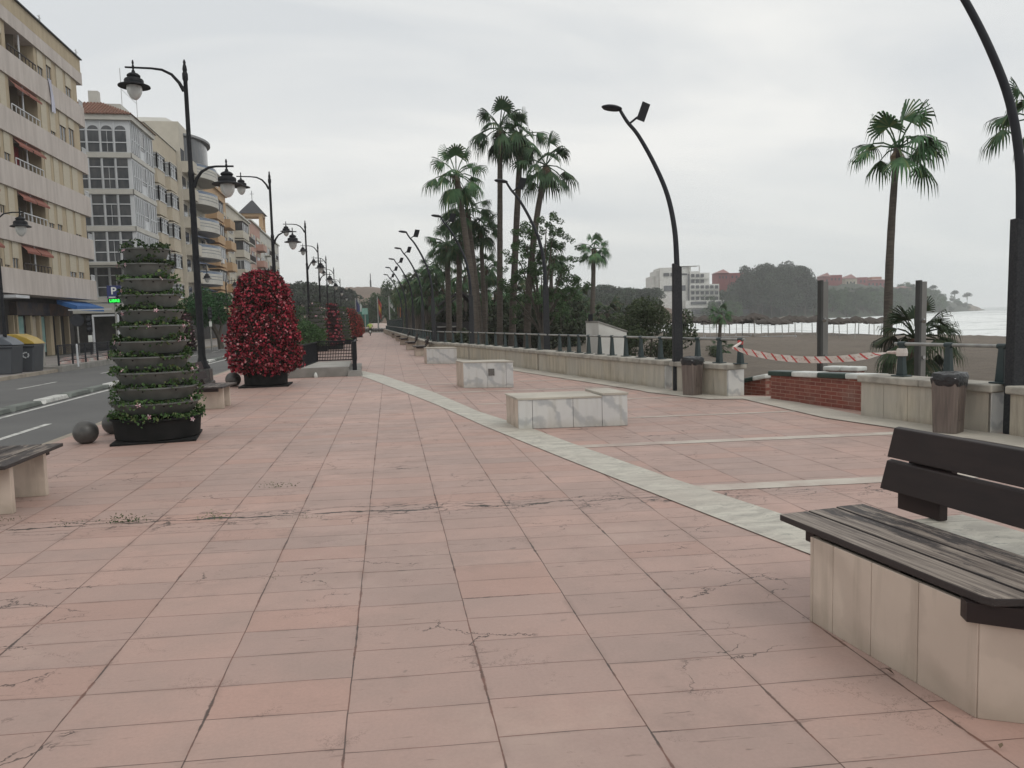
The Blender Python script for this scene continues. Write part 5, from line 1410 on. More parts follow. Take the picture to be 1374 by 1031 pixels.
MB().face([(c.x,c.y,c.z-.02), (c2_.x,c2_.y,c.z-.02), (c2_.x-.4,c2_.y+1.2,c.z+.1), (c.x-.4,c.y+1.2,c.z+.1)]).build('canopy_cloth', M['pole_grey'], e, world=True)
p = D(102, 452, 34); e = empty('bollard_post', (p.x, p.y, 0), 0, 'short white post standing by the fence in front of the dark shop', 'post')
MB().lathe([(.05,0), (.045,.05), (.04,.95), (.02,1.0)], 10).build('post', M['wframe'], e)
# island with fence and painted stones
def island():
    ya, yb = W(51, 500, RZ).y, W(160, 488, RZ).y
    X = -12.9
    e = empty('road_fence', (X, ya, .0), label='low dark mesh fence with short legs along the far pavement behind the containers', cat='fence')
    MB().bb(X-1.0, X+.25, ya-.3, yb+3, -.3, .12).build('concrete_base', M['concrete'], e, world=True, bevel=.02)
    n = int((yb+10-ya)/1.6); Yn = ya+n*1.6
    for k in range(n+1): MB().box((X, ya+k*1.6, .55), (.06,.06,.88)).build('fence_post', M['pole_grey'], e, world=True)
    mb = MB(); mb.tube([(X,ya,.98), (X,Yn,.98)], .03, 4); mb.tube([(X,ya,.30), (X,Yn,.30)], .022, 4)
    k = ya
    while k < Yn: mb.tube([(X,k,.30), (X,k,.98)], .010, 4, cap=False); k += .11
    for z in np.arange(.38,.97,.09): mb.tube([(X,ya,z), (X,Yn,z)], .008, 4, cap=False)
    mb.build('mesh_panel', M['pole_grey'], e, world=True)
    pk = C_('pink_and_white_painted_stone', (.50,.30,.27), (.60,.58,.55), sc=3, stretch=(1,2,1))
    for i in range(5):
        yy = YX(93+i*12.5, X-.45, 486)
        o = MB().lathe([(.42,0), (.40,.12), (.30,.22), (.12,.28), (.02,.29)], 14, sy=1.5).build('painted_stone', pk, None, (X-.45, yy, .12), smooth=True)
        tag(o, 'pink and white painted kerb stone under the dark mesh fence', 'painted stone', 'painted stones under the fence')
island()
def container(u, v, lid, label, z=None):
    p = W(u, v, RZ); e = empty('recycling_container', (p.x, p.y, RZ), 0, label, 'recycling container')
    H = 1.22; Wd = 1.15; Dp = 1.0
    prof = [(-Wd/2+.10, .12), (Wd/2-.10, .12), (Wd/2, H), (-Wd/2, H)]
    mb = MB()
    n = len(prof); mb.v = [(x, 0, z) for x, z in prof]+[(x, Dp, z) for x, z in prof]
    mb.f = [(0,1,2,3), (7,6,5,4)]+[(i, i+4, (i+1) % 4+4, (i+1) % 4) for i in range(4)]; mb.m = [0]*6
    mb.build('body', C_('grey_plastic_container_'+lid, (.060,.066,.075), (.045,.05,.058), rough=.5), e, bevel=.05)
    top = [(-Wd/2-.03, H+.01), (-Wd/2-.02, H+.30), (-Wd*.30, H+.42), (-.05, H+.42), (Wd*.28, H+.27), (Wd*.48, H+.10), (Wd/2+.04, H+.01)]
    n = len(top); mb = MB(); mb.v = [(x, -.02, z) for x, z in top]+[(x, Dp+.02, z) for x, z in top]
    mb.f = [tuple(range(n)), tuple(reversed(range(n, 2*n)))]+[(i, i+n, (i+1) % n+n, (i+1) % n) for i in range(n)]; mb.m = [0]*len(mb.f)
    mb.build('lid', C_('lid_'+lid, {'yellow': (.42,.29,.05), 'grey': (.10,.115,.135)}[lid], None, rough=.4), e, bevel=.03)
    for x in (-.4, .4): MB().box((x, .06, .06), (.16,.12,.13)).build('foot', M['black'], e)
    MB().bb(-Wd/2-.01, Wd/2+.01, -.03, -.005, H-.12, H-.06).build('rim', M['pole_grey'], e)
    if lid == 'yellow':
        mb = MB()
        for k in range(3):
            th = k*2*pi/3+pi/2
            for q in (0, .7): mb.box((.25+.10*cos(th+q), -.010, .80+.10*sin(th+q)), (.10,.02,.045), tilt=('Y', -(th+q+pi/2)))
        mb.build('recycling_mark', M['wframe'], e)
    return e
container(27.5, 504, 'yellow', 'grey recycling container with a yellow lid and white recycling mark')
container(-3, 508, 'grey', 'grey container with a grey lid cut by the left edge of the picture')
p = W(47, 501, RZ); e = empty('utility_cabinet', (p.x, p.y+.3, 0), 0, 'pale block cabinet squeezed behind the yellow lidded container', 'cabinet')
MB().bb(-.55,.15,0,.5,-.2,1.05).build('cabinet_body', M['concrete_lt'], e, bevel=.02); MB().bb(-.5,.1,-.04,-.002,.62,1.0).build('door', M['wframe'], e)
MB().bb(-.6,.2,-.05,.55,1.052,1.12).build('cabinet_top', M['concrete'], e)
# ================================================================== VEGETATION
def rot_rand(rs, n, zbias=0.0):
    """n random orthonormal frames (a, b) for leaf quads"""
    v = rs.normal(size=(n,3)); v[:,2] += zbias; v /= np.linalg.norm(v, axis=1)[:,None]
    w_ = rs.normal(size=(n,3)); a = np.cross(v, w_); a /= np.linalg.norm(a, axis=1)[:,None]; b = np.cross(v, a)
    return a, b, v
def leaves(P, size, rs, asp=.55, zbias=.4):
    n = len(P); a, b, v = rot_rand(rs, n, zbias); s = (size*rs.uniform(.6, 1.35, n))[:,None]
    V = np.empty((n,4,3)); V[:,0] = P-a*s*.5; V[:,1] = P+b*s*asp*.5+v*s*.10; V[:,2] = P+a*s*.5-v*s*.05; V[:,3] = P-b*s*asp*.5+v*s*.10
    return V.reshape(-1,3), np.arange(4*n).reshape(-1,4)
def crown_points(blobs, n, rs, shell=.72):
    w_ = np.array([b[3]*b[4]*b[5] for b in blobs])**.67; w_ /= w_.sum(); k = rs.choice(len(blobs), n, p=w_)
    B_ = np.array([b[:6] for b in blobs])[k]; d = rs.normal(size=(n,3)); d /= np.linalg.norm(d, axis=1)[:,None]
    r = shell+(1.04-shell)*rs.rand(n)**.6; r = np.where(rs.rand(n) < .12, rs.rand(n)*shell, r)
    r = r*(1+.10*np.sin(d[:,0]*7+k)+.08*np.sin(d[:,2]*9+k*2))
    return B_[:,:3]+d*r[:,None]*B_[:,3:6]
def tree_proto(kind, seed, name):
    """unit-height tree (height 1, base at 0)."""
    rs = np.random.RandomState(seed); blobs = []
    if kind == 'pine':
        for i in range(11): 
            a = rs.rand()*6.28; r = rs.rand()**.5*.26; blobs.append((r*cos(a), r*sin(a), .78+.12*rs.rand()-.25*r, .13, .13, .085))
        n, sz, th = 1500, .045, .022
    elif kind == 'broad':
        for i in range(13):
            a = rs.rand()*6.28; z = .32+.52*rs.rand(); r = rs.rand()**.5*.30*(1-.5*abs(z-.55)*2); blobs.append((r*cos(a), r*sin(a), z, .16, .16, .14))
        n, sz, th = 1900, .05, .028
    elif kind == 'euc':
        for i in range(16):
            a = rs.rand()*6.28; z = .30+.60*rs.rand(); r = rs.rand()**.5*.27; blobs.append((r*cos(a), r*sin(a), z, .10+.05*rs.rand(), .10+.05*rs.rand(), .10+.03*rs.rand()))
        n, sz, th = 2300, .038, .018
    else:  # bush
        for i in range(9):
            a = rs.rand()*6.28; z = .25+.45*rs.rand(); r = rs.rand()**.5*.34; blobs.append((r*cos(a), r*sin(a), z, .24, .24, .22))
        n, sz, th = 1500, .07, .03
    V, Fq = leaves(crown_points(blobs, n, rs), sz, rs, .75)
    crown = np_mesh('', V, Fq, M[{'pine': 'leaf_pine', 'broad': 'leaf_tree', 'euc': 'leaf_euc', 'bush': 'leaf_olive'}[kind]])
    mb = MB(); mb.tube([(0,0,-.05), (.01,0,.3), (-.01,.01,.6), (0,0,.82)], [th, th*.8, th*.5, th*.2], 6)
    for b in blobs[:6]: mb.tube([(0,0,b[2]*.55), (b[0]*.5, b[1]*.5, b[2]*.82), (b[0], b[1], b[2])], [th*.45, th*.3, th*.1], 5)
    me = bpy.data.meshes.new('trunk'); me.from_pydata(mb.v, [], mb.f); me.materials.append(M['bark'])
    return crown, me
PROTO = {k: [tree_proto(k, 10*i+3, k) for i in range(3)] for k in ('pine', 'broad', 'euc', 'bush')}
rt = random.Random(5)
def put_tree(kind, p, h, wscale, name, label, cat='tree', group=None, trunk=True):
    c, t = PROTO[kind][rt.randrange(3)]
    e = empty(name, tuple(p), rt.uniform(0, 6.28), label, cat, group)
    o = link('crown', c, e); t_ = link('trunk', t, e) if trunk else None
    for q in (o, t_):
        if q: q.scale = (h*wscale, h*wscale, h)
    return e
def tree_uv(kind, u, vtop, z, base, ws, name, label, cat='tree', group=None, bvh=None):
    T = D(u, vtop, z); b = base
    if bvh is not None:
        h_ = bvh.ray_cast(Vector((T.x, T.y, 400)), Vector((0,0,-1))); b = h_[0].z-.4 if h_[0] is not None else base
    h = max(T.z-b, 2.0)
    return put_tree(kind, (T.x, T.y, b), h, ws, name, label, cat, group)
# ---- far tree belts
G1 = 'dark trees massed beyond the end of the street'
def belt(pts, kind, z0, z1, base, ws, name, label, group, rows=2, step=6.0, jit=3.5, bvh=None, vlow=14):
    """pts: skyline (u, v) polyline; trees are spread along it at depth z0..z1, extra rows lower and nearer"""
    for r_ in range(rows):
        u = pts[0][0]
        while u <= pts[-1][0]:
            for a, b in zip(pts, pts[1:]):
                if a[0] <= u <= b[0]: v = a[1]+(b[1]-a[1])*(u-a[0])/max(b[0]-a[0], 1e-3); break
            z = z0+(z1-z0)*(1-r_/max(rows-1, 1)) + rt.uniform(-.04, .04)*z0
            tree_uv(kind, u+rt.uniform(-1.5,1.5), v+rt.uniform(-1, jit)+r_*vlow, z, base, ws*rt.uniform(.85,1.2), name, label, 'tree', group, bvh)
            u += step*rt.uniform(.75,1.25)
belt([(378,380), (386,376), (402,373), (420,378), (440,380), (452,383), (466,388)], 'pine', 190, 250, -.5, 1.1, 'pine_tree', 'dark pine in the mass of trees at the end of the building row', G1, rows=3, step=8, vlow=16)
belt([(382,425), (470,424)], 'bush', 150, 160, -.5, 1.6, 'roadside_bush', 'low dark bush under the pines at the end of the building row', 'bushes under the far pines', rows=1, step=9)
belt([(470,398), (485,402), (500,396), (508,388)], 'broad', 200, 260, -.5, .9, 'broadleaf_tree', 'dark tree below the brown hill beyond the end of the walk', 'trees below the brown hill', rows=2, step=8, vlow=14)
for (u, v, z, w_, l) in ((518, 371, 215, .62, 'tallest dark tree beyond the end of the walk, right of the hill'), (507, 388, 205, .6, 'dark tree tucked left of the tallest tree at the end of the walk'), (528, 384, 205, .6, 'dark tree right of the tallest tree at the end of the walk')):
    tree_uv('broad', u, v, z, -.5, w_, 'broadleaf_tree', l)
belt([(535,392), (560,388), (600,395), (660,398), (720,392), (760,388)], 'broad', 120, 200, -1, 1.0, 'broadleaf_tree', 'dark tree in the dense wood behind the tall palms', 'wood behind the tall palms', rows=3, step=11, vlow=14)
belt([(745,388), (775,383), (800,384), (815,378), (826,388), (838,381), (852,386), (866,380), (885,388)], 'pine', 240, 330, -1, 1.15, 'pine_tree', 'hazy stone pine on the skyline left of the white hotel', 'stone pines left of the hotel', rows=3, step=8, vlow=13)
# ---- headland
GH = 'trees covering the headland'
for i_, (ua, ub, kind, n_, h0_, h1_, grp, lab) in enumerate(((986, 1100, 'euc', 70, 17, 25, 'eucalyptus clump on the headland', 'large hazy eucalyptus in the big clump between the hotel and the red houses'),
        (1098, 1265, 'broad', 210, 7, 12, GH, 'hazy tree on the headland slope below the red houses'), (935, 990, 'broad', 22, 8, 13, 'trees beside the hotel', 'hazy tree in front of the red house beside the hotel'), (1255, 1302, 'broad', 16, 4, 7, 'scrub near the headland tip', 'low hazy scrub on the slope near the headland tip'))):
    for k_ in range(n_):
        u = ua+(ub-ua)*((k_*.618) % 1); q = (k_+.5)/n_
        sd_ = np.interp(u, [840,985,1085,1150,1190,1230,1262,1285,1310], [395,380,395,440,480,560,650,740,830]); rd_ = np.interp(u, [840,985,1085,1150,1190,1230,1262,1285,1310], [430,440,470,520,560,640,720,790,860])
        z = sd_+1+(rd_-sd_)*(.86*((k_*.7548) % 1)) if ua != 986 else 386+rt.random()*34
        T = D(u, 430, z); hb_ = HB.ray_cast(Vector((T.x, T.y, 400)), Vector((0,0,-1)))
        if hb_[0] is None: continue
        h = rt.uniform(h0_, h1_)
        if ua == 986:   # dome shaped outline of the clump
            vt_ = np.interp(u, [986,995,1008,1022,1045,1058,1070,1085,1100], [376,362,354,354,350,351,357,368,386])
            h = min(h, D(u, vt_, z).z-hb_[0].z+.5)
        if ua == 986 and u < 1003 and z > 400: continue
        if ua in (1098, 935):
            vc_ = (386+rt.uniform(-1,8)) if ua == 1098 else 387+rt.uniform(0,8)
            h = min(h, D(u, vc_, z).z-hb_[0].z+.5)
            if h < 2.5: h = 2.5
            if D(u, 384, z).z < hb_[0].z+2: continue
        put_tree(kind, (T.x, T.y, hb_[0].z-.4), h, 1.15 if kind == 'broad' else .95, 'eucalyptus_tree' if kind == 'euc' else 'headland_tree', lab, 'tree', grp)
belt([(997,366), (1002,358), (1008,352), (1020,354), (1032,349), (1045,348), (1058,350), (1070,356), (1082,362), (1092,372), (1100,382)], 'euc', 415, 470, -2.5, .95, 'eucalyptus_tree', 'large hazy eucalyptus in the big clump between the hotel and the red houses', 'eucalyptus clump on the headland', rows=2, step=7, vlow=8, bvh=HB)
belt([(1120,388), (1160,388), (1190,390), (1215,392), (1240,392), (1262,398)], 'broad', 480, 600, -2.5, 1.1, 'headland_tree', 'hazy tree on the headland slope below the red houses', GH, rows=1, step=9, vlow=8, bvh=HB)
belt([(955,392), (975,386), (992,380)], 'broad', 410, 425, -2.5, .95, 'headland_tree', 'hazy tree in front of the red house beside the hotel', 'trees beside the hotel', rows=1, step=8, vlow=9, bvh=HB)
belt([(1208,379), (1222,377), (1236,383)], 'broad', 620, 640, -2.5, 1.0, 'headland_tree', 'hazy tree on the crest right of the tall beach palm', 'crest trees right of the palm', rows=1, step=7, bvh=HB)
for (u, v, z, k, l) in ((1252, 382, 700, 'pine', 'hazy round topped pine on the headland crest, left of the three lone pines'), (1256, 391, 700, 'broad', 'low hazy tree below the round topped pine on the crest'), (1278, 396, 760, 'broad', 'low hazy tree between the lone pines near the headland tip'), (1281, 389, 765, 'pine', 'lone small hazy pine near the headland tip, left one'), (1298, 392, 800, 'pine', 'lone wider hazy pine nearest the headland tip')):
    tree_uv(k, u, v, z, -2.5, .85, 'lone_pine' if k == 'pine' else 'headland_tree', l, bvh=HB)
# rocks at the tip and along the far shore
rr = random.Random(9)
def rock(p, s, seed, label=None, group=None):
    r_ = random.Random(seed); mb = MB(); n = 9; prof = []
    for k, (r, z) in enumerate(((.9,-.2), (1.0,.15), (.85,.5), (.5,.75), (.1,.85))): prof.append((r, z))
    mb.lathe(prof, n)
    mb.v = [(x*(1+r_.uniform(-.25,.25))*s, y*(1+r_.uniform(-.25,.25))*s*.8, z*(1+r_.uniform(-.3,.3))*s*.7) for x, y, z in mb.v]
    o = mb.build('rock', M['rock'], None, tuple(p)); return tag(o, label, 'rock', group)
for i in range(34):
    u = 905+i*5.6+rr.uniform(-2,2); z = 372+rr.uniform(-12,12); p = D(u, 431, z); p.z = -2.2
    rock(p, rr.uniform(1.2,2.6), i, 'hazy boulder of the rocky far shore below the hotel and eucalyptus clump', 'boulders along the far shore')
for i, (u, z) in enumerate(((1296,800), (1304,815), (1309,830), (1313,850), (1319,860))):
    p = D(u, 412, z); p.z = -2.4; rock(p, [9,8,6,3,1.6][i], 50+i, 'hazy rock at the seaward tip of the headland', 'rocks at the headland tip')
# ---- hotel and red houses
def fbox(e, u0, u1, v0, v1, z, depth, mat, nm):
    a = D(u0, v1, z); b = D(u1, v0, z); c = Vector(((a.x+b.x)/2, (a.y+b.y)/2, 0)) + AX*depth/2
    w_ = (Vector((b.x-a.x, b.y-a.y, 0))).length
    return MB().box((c.x, c.y, (a.z+b.z)/2), (w_, depth, abs(b.z-a.z)), -YAW).build(nm, M[mat], e, world=True)
def fwin(e, us, v0, v1, z, mat='glassd', nm='window'):
    for (u0, u1) in us: fbox(e, u0, u1, v0, v1, z, .4, mat, nm)
hp = D(925, 425, 398)
e = empty('hotel_building', (hp.x, hp.y, -3), 0, 'white stepped seaside hotel with rows of balconies beyond the bay', 'hotel')
for (a, b, v0, v1, z, dp, nm) in ((876,900,370,432,404,20,'tower'), (881,900,363,432,402,18,'tower'), (886,927,358.5,432,400,18,'tower'), (926,939,364,432,399,16,'wing'), (939,952,366,432,399,16,'wing'), (926,965,381,432,397.5,14,'wing'), (920,989,402,414,395,16,'long_low_wing'), (918,950,414,424,396,10,'base_wall')):
    fbox(e, a, b, v0, v1, z, dp, 'white', nm)
for v in (370, 377.5, 385.2, 393.2, 400.5):
    hi = 950 if v < 380 else 964
    us = [(927.5+i*6.4, 931.8+i*6.4) for i in range(6) if 931.8+i*6.4 < hi]
    fwin(e, us, v-2.2, v+2.2, 396.9 if v > 380 else 398.3)
    fbox(e, 926, hi+1.5, v+3.0, v+4.6, 396.2 if v > 380 else 397.6, 1.6, 'white', 'balcony')
fwin(e, [(890.5,898), (900,903)], 366.5, 371, 399.5); fwin(e, [(891,920)], 383, 391, 399.6, 'glassg'); fwin(e, [(912,922)], 367, 369.5, 399.6)
fwin(e, [(923.3,925)], 368, 412, 398.6, 'glassg')
fwin(e, [(927,948), (951,959), (961,967), (972,978), (982,988)], 404.5, 409, 394.6, 'glassg')
fwin(e, [(928,950), (952,962), (977,1006)], 415, 422, 394.8, 'glassg', 'shaded_terrace')
for (a, b) in ((912,912.6), (925,925.6), (938.4,939)): fbox(e, a, b, 357, 365, 399, 1, 'white', 'pergola_post')
fbox(e, 912, 939, 356.5, 357.6, 399, 8, 'white', 'pergola_beam')
def redhouse(u0, u1, v0, z, label, roof=None, mat='redw', wins=3, vb=400):
    p = D((u0+u1)/2, v0, z); e = empty('red_house', (p.x, p.y, -2.5), 0, label, 'house')
    fbox(e, u0, u1, v0, vb, z, 12, mat, 'wall')
    if roof:
        a = D(u0-1, v0, z-1); b = D(u1+1, v0, z-1); t = D((u0+u1)/2, v0-roof, z+5); bk = AX*13
        mb = MB(); mb.v = [tuple(a), tuple(b), tuple(b+bk), tuple(a+bk), tuple(t)]; mb.f = [(0,1,4), (1,2,4), (2,3,4), (3,0,4), (3,2,1,0)]; mb.m = [0]*5
        mb.build('roof', M['roofp'], e, world=True)
    w_ = (u1-u0)/(wins+.5)
    for i in range(wins):
        fwin(e, [(u0+w_*(i+.5), u0+w_*(i+.5)+w_*.4)], v0+4, v0+7.5, z-.3)
    return e
M['redw'] = C_('dark_red_render', (.24,.045,.045), (.19,.04,.04), sc=.05)
M['redo'] = C_('terracotta_house_render', (.33,.15,.10), (.26,.11,.08), sc=.05)
M['roofp'] = C_('pale_red_roof', (.28,.13,.12), (.22,.11,.10), sc=.1)
redhouse(963,978,366.5,430,'dark red house tower with a pale pyramid roof right of the hotel', 5, vb=392)
redhouse(979,1004,366,436,'flat topped dark red house half hidden by the big eucalyptus clump', None, wins=4, vb=392)
redhouse(1106,1114,371,500,'small red house turret with grey peaked roof left of the beach shower', 5, wins=1, vb=395)
redhouse(1113,1130,369,505,'flat red house on the crest left of the grey gabled one', None, vb=395)
redhouse(1134,1150,374,515,'grey gabled house on the headland crest', 6, 'tan', vb=398)
redhouse(1152,1164,372,540,'small dark red house on the crest right of the grey gable', None, wins=2, vb=394)
redhouse(1163,1191,376,545,'long low red house on the crest left of the tall beach palm', 2, 'redw', 5, vb=396)
redhouse(1170,1183,371.5,549,'upper storey of a red house above the long low one', None, 'redo', 2, vb=380)
redhouse(1200,1228,386,625,'orange terraced house on the headland right of the tall palm', 2, 'redo', 5, vb=400)
# pylon on brown hill
p = D(497.5, 386, 445); e = empty('hilltop_pylon', (p.x, p.y, p.z-1), 0, 'thin dark mast on top of the brown hill', 'mast')
hh = D(497, 367, 445).z-p.z+1
MB().tube([(0,0,0), (0,0,hh)], [.3,.22], 6).build('mast', M['black'], e); MB().box((0,0,hh*.35), (.9,.6,hh*.4)).build('antenna_panel', M['pole_grey'], e)
# ---- flagpoles, signs at the far end
def flagpole(u, vt, vb, z, label, cols=None, w_=.75, h_=3.0):
    b = D(u, vb, z); t = D(u, vt, z); e = empty('flagpole', (b.x, b.y, -.15), 0, label, 'flagpole'); H = t.z+.15
    MB().tube([(0,0,0), (0,0,H)], [.16,.10], 8).build('pole', M['galv'], e)
    if cols:
        mb = MB(); n = len(cols)
        for k in range(n):
            for i in range(5):
                f = lambda ii, kk: (.12+w_*ii/5*(.9-.08*kk), .25*sin(ii*1.7+kk), H-.3-kk*h_/n-.25*ii)
                mb.face([f(i,k), f(i+1,k), f(i+1,k+1), f(i,k+1)], k)
        mb.build('flag', [C_('flag_%s_%d' % (str(int(u)), k), c, None) for k, c in enumerate(cols)], e)
flagpole(507.5, 398, 432, 150, 'far flagpole with a red and yellow flag', [(.35,.04,.03), (.5,.28,.03), (.35,.04,.03)])
flagpole(478, 400, 430, 150, 'far left flagpole with a dark blue flag', [(.03,.04,.16)])
flagpole(481, 400, 430, 152, 'far flagpole with a white flag beside the blue one', [(.45,.48,.46), (.35,.5,.42)])
flagpole(523, 397, 432, 148, 'far right flagpole with a limp pale green and white flag', [(.16,.24,.18), (.45,.46,.45)], 1.2, 1.6)
def panel(u, v, z, w_, h_, mat, label, nm='information_panel'):
    p = D(u, v, z); e = empty(nm, (p.x, p.y, -.1), -.1, label, 'sign')
    MB().box((0,0,p.z+.1), (w_,.15,h_)).build('panel', mat, e); MB().tube([(0,.1,0), (0,.1,p.z+.2)], .09, 6).build('post', M['galv'], e)
panel(485, 429, 140, 2.6, 2.8, C_('green_panel', (.02,.13,.10), (.03,.09,.07)), 'dark green board at the far end of the walk')
panel(489.5, 418, 138, 1.0, 1.1, C_('pale_green_panel', (.25,.45,.38), None), 'small pale green square sign above the dark green board')
panel(538, 419, 118, 1.0, 1.5, C_('orange_board', (.42,.14,.05), (.35,.12,.05)), 'orange board beyond the far railings')
p = D(503, 431, 172); mb = MB().lathe([(5.5,0), (5.0,.7), (3.4,1.3), (1.5,1.5), (.1,1.55)], 18, sx=1.2)
tag(mb.build('roundabout_mound', C_('pale_pink_mound', (.42,.30,.26), (.5,.46,.42), sc=.3), None, (p.x, p.y, -.13), smooth=True), 'low pale pink mound of the roundabout at the far end', 'planting mound')
p = D(502, 436, 140)
struct('traffic_island', MB().prism([(p.x-3,p.y-2), (p.x+22,p.y-2), (p.x+22,p.y+2), (p.x-3,p.y+2)], -.13, .02), M['kerb'])
# ---- street trees and bushes
def leafy(name, loc, blobs, n, size, mat, label, cat, trunk=None, seed=1, asp=.6, core=None):
    rs = np.random.RandomState(seed); e = empty(name, loc, 0, label, cat)
    V, Fq = leaves(crown_points(blobs, n, rs), size, rs, asp); np_mesh('crown' if trunk else 'foliage', V, Fq, M[mat], e)
    if trunk:
        mb = MB()
        for path, rad in trunk: mb.tube(path, rad, 8)
        mb.build('trunk', M['bark'], e, smooth=True)
    return e
def ficus():
    b = D(297, 466, 55); z = lambda v: D(280, v, 55).z; e_ = 55/F_PX
    rs = np.random.RandomState(2); blobs = []
    for i in range(26):
        a = rs.rand()*6.28; r = rs.rand()**.5*1.45
        blobs.append((-.9+r*cos(a), r*sin(a)*.9, z(414)+rs.uniform(-1,1)*1.05*(1-(r/1.7)**2)**.5, .62, .62, .5))
    leafy('street_tree', (b.x, b.y, 0), blobs, 20000, .13, 'leaf_ficus', 'round glossy green street tree with leaning trunk before the orange building', 'tree',
          [([(0,0,0), (-.1,0,.8), (-.5,0,1.7), (-.9,0,2.5)], [.22,.18,.14,.10]), ([(-.1,0,.9), (.1,.1,1.7), (-.2,0,2.6)], [.12,.10,.05]), ([(-.5,0,1.7), (-1.5,0,2.5)], [.10,.05])], 3)
ficus()
b = D(414, 447, 34); 
leafy('clipped_bush', (b.x, b.y, 0), [(x_*.8, y_, z_+.42, .38, .42, .33) for x_, y_, z_ in ((-.45,0,.65), (.4,.1,.75), (0,0,.95), (-.2,.2,1.0), (.5,-.1,.6), (0,-.2,.55), (-.6,.1,.5))], 5200, .075, 'leaf_bush', 'round clipped green bush behind the car park railing', 'bush',
      [([(0,0,0), (0,0,1.0)], [.08,.05])], 4)
for i, (u, v, z, h, w_, l) in enumerate(((402, 425, 95, 5.5, .9, 'broad green tree behind the clipped bush, left of the bowl towers'), (388, 432, 110, 6, .8, 'dark green tree right behind the large red flower tower'), (422, 436, 120, 4.5, 1, 'low green tree between the red flower tower and the far bowl tower'))):
    p = D(u, 440, z); put_tree('broad', (p.x, p.y, -.1), D(u, v-18, z).z, w_, 'broadleaf_tree', l)
rs_ = random.Random(77)
for i in range(26):
    u = 585+i*7.6+rs_.uniform(-3,3); v = np.interp(u, [585,620,680,730,780], [408,402,390,384,402])+rs_.uniform(-4,16); z = rs_.uniform(62,80)
    T = D(u, v, z); put_tree('broad' if i % 3 else 'bush', (T.x, T.y, -1.3), T.z+1.4, .62, 'undergrowth_tree', 'dense dark green undergrowth tree between and behind the tall palm trunks', 'tree', 'undergrowth between the palms')
# big dark oleander mass behind the parapet
p = D(872, 470, 36); rs = np.random.RandomState(8); blobs = []
for i in range(34):
    x_ = rs.uniform(-1.5, 1.25); zt = D(872+x_*28, 398+10*abs(x_)**1.5, 36).z
    blobs.append((x_, rs.uniform(-.8,.8), rs.uniform(-.4, zt-.35), .38+.2*rs.rand(), .45, .36))
leafy('oleander_bush', (p.x, p.y, 0), blobs, 15000, .12, 'leaf_olive', 'large dark oleander shrub between the white shed and the tall curved lamp', 'shrub', [([(0,0,-.8), (.1,0,.5)], [.08,.05]), ([(.2,0,-.8), (.6,0,.6)], [.07,.04]), ([(-.1,0,-.8), (-.7,0,.6)], [.07,.04])], 8, .35)
# dense shrubs under palms
for i, (u, v, z, wd, l) in enumerate(((598, 432, 66, 1.7, 'dark shrub at the left foot of the palms by the dark wooden roof'), (628, 436, 52, 1.4, 'low dark shrub under the leaning palm trunk'), (655, 418, 58, 1.5, 'tall dark shrub between the two straight palm trunks and the leaning one'), (680, 415, 62, 1.6, 'dense dark shrub behind the straight palm trunks'),
        (702, 405, 60, 1.6, 'dense dark shrub left of the second curved lamp'), (728, 402, 57, 1.6, 'tall dark shrub right behind the third curved lamp'), (752, 410, 60, 1.5, 'dark rounded shrub left of the small red roofed hut'), (775, 422, 66, 1.4, 'dark shrub behind the small red roofed hut'), (830, 415, 62, 1.5, 'olive shrub rising behind the white shed'), (848, 404, 70, 1.6, 'olive shrub behind the large oleander'), (905, 412, 60, 1.3, 'olive shrub right of the large oleander at the lamp foot'))):
    T = D(u, v, z); h = T.z+1.2; put_tree('bush', (T.x, T.y, -1.2), h*1.05, wd*3.6/h*.62, 'dark_shrub', l, 'shrub')
# sparse rubber tree behind the third lamp
p = D(728, 460, 46); rs = np.random.RandomState(21); blobs = []; limbs = []
zf = lambda v: D(730, v, 46).z
ends = [(-1.7,345), (-1.2,318), (-.5,305), (.2,303), (.8,312), (1.3,335), (1.7,365), (2.0,392), (1.2,360), (.5,340), (-.4,335), (-1.3,372), (.9,395), (-.7,365), (.2,365), (1.5,385), (2.1,375), (-1.9,385), (0.0,400), (-1.2,410), (.9,418)]
for x_, v in ends:
    z = zf(v); y_ = rs.uniform(-1.2,1.2); limbs.append(([(0,0,zf(450)), (x_*.35, y_*.35, (z+zf(450))*.45), (x_*.8, y_*.8, z-.5), (x_, y_, z)], [.09,.06,.03,.012]))
    for k in range(9): blobs.append((x_+rs.normal()*.42, y_+rs.normal()*.42, z+rs.normal()*.36, .24, .24, .17))
limbs.append(([(0,0,-1), (.05,0,.5), (0,0,zf(445))], [.24,.20,.15]))
leafy('sparse_broadleaf_tree', (p.x, p.y, 0), blobs, 15000, .125, 'leaf_tree', 'loose dark leafed tree with sky showing through, behind the third curved lamp', 'tree', limbs, 22, .5)
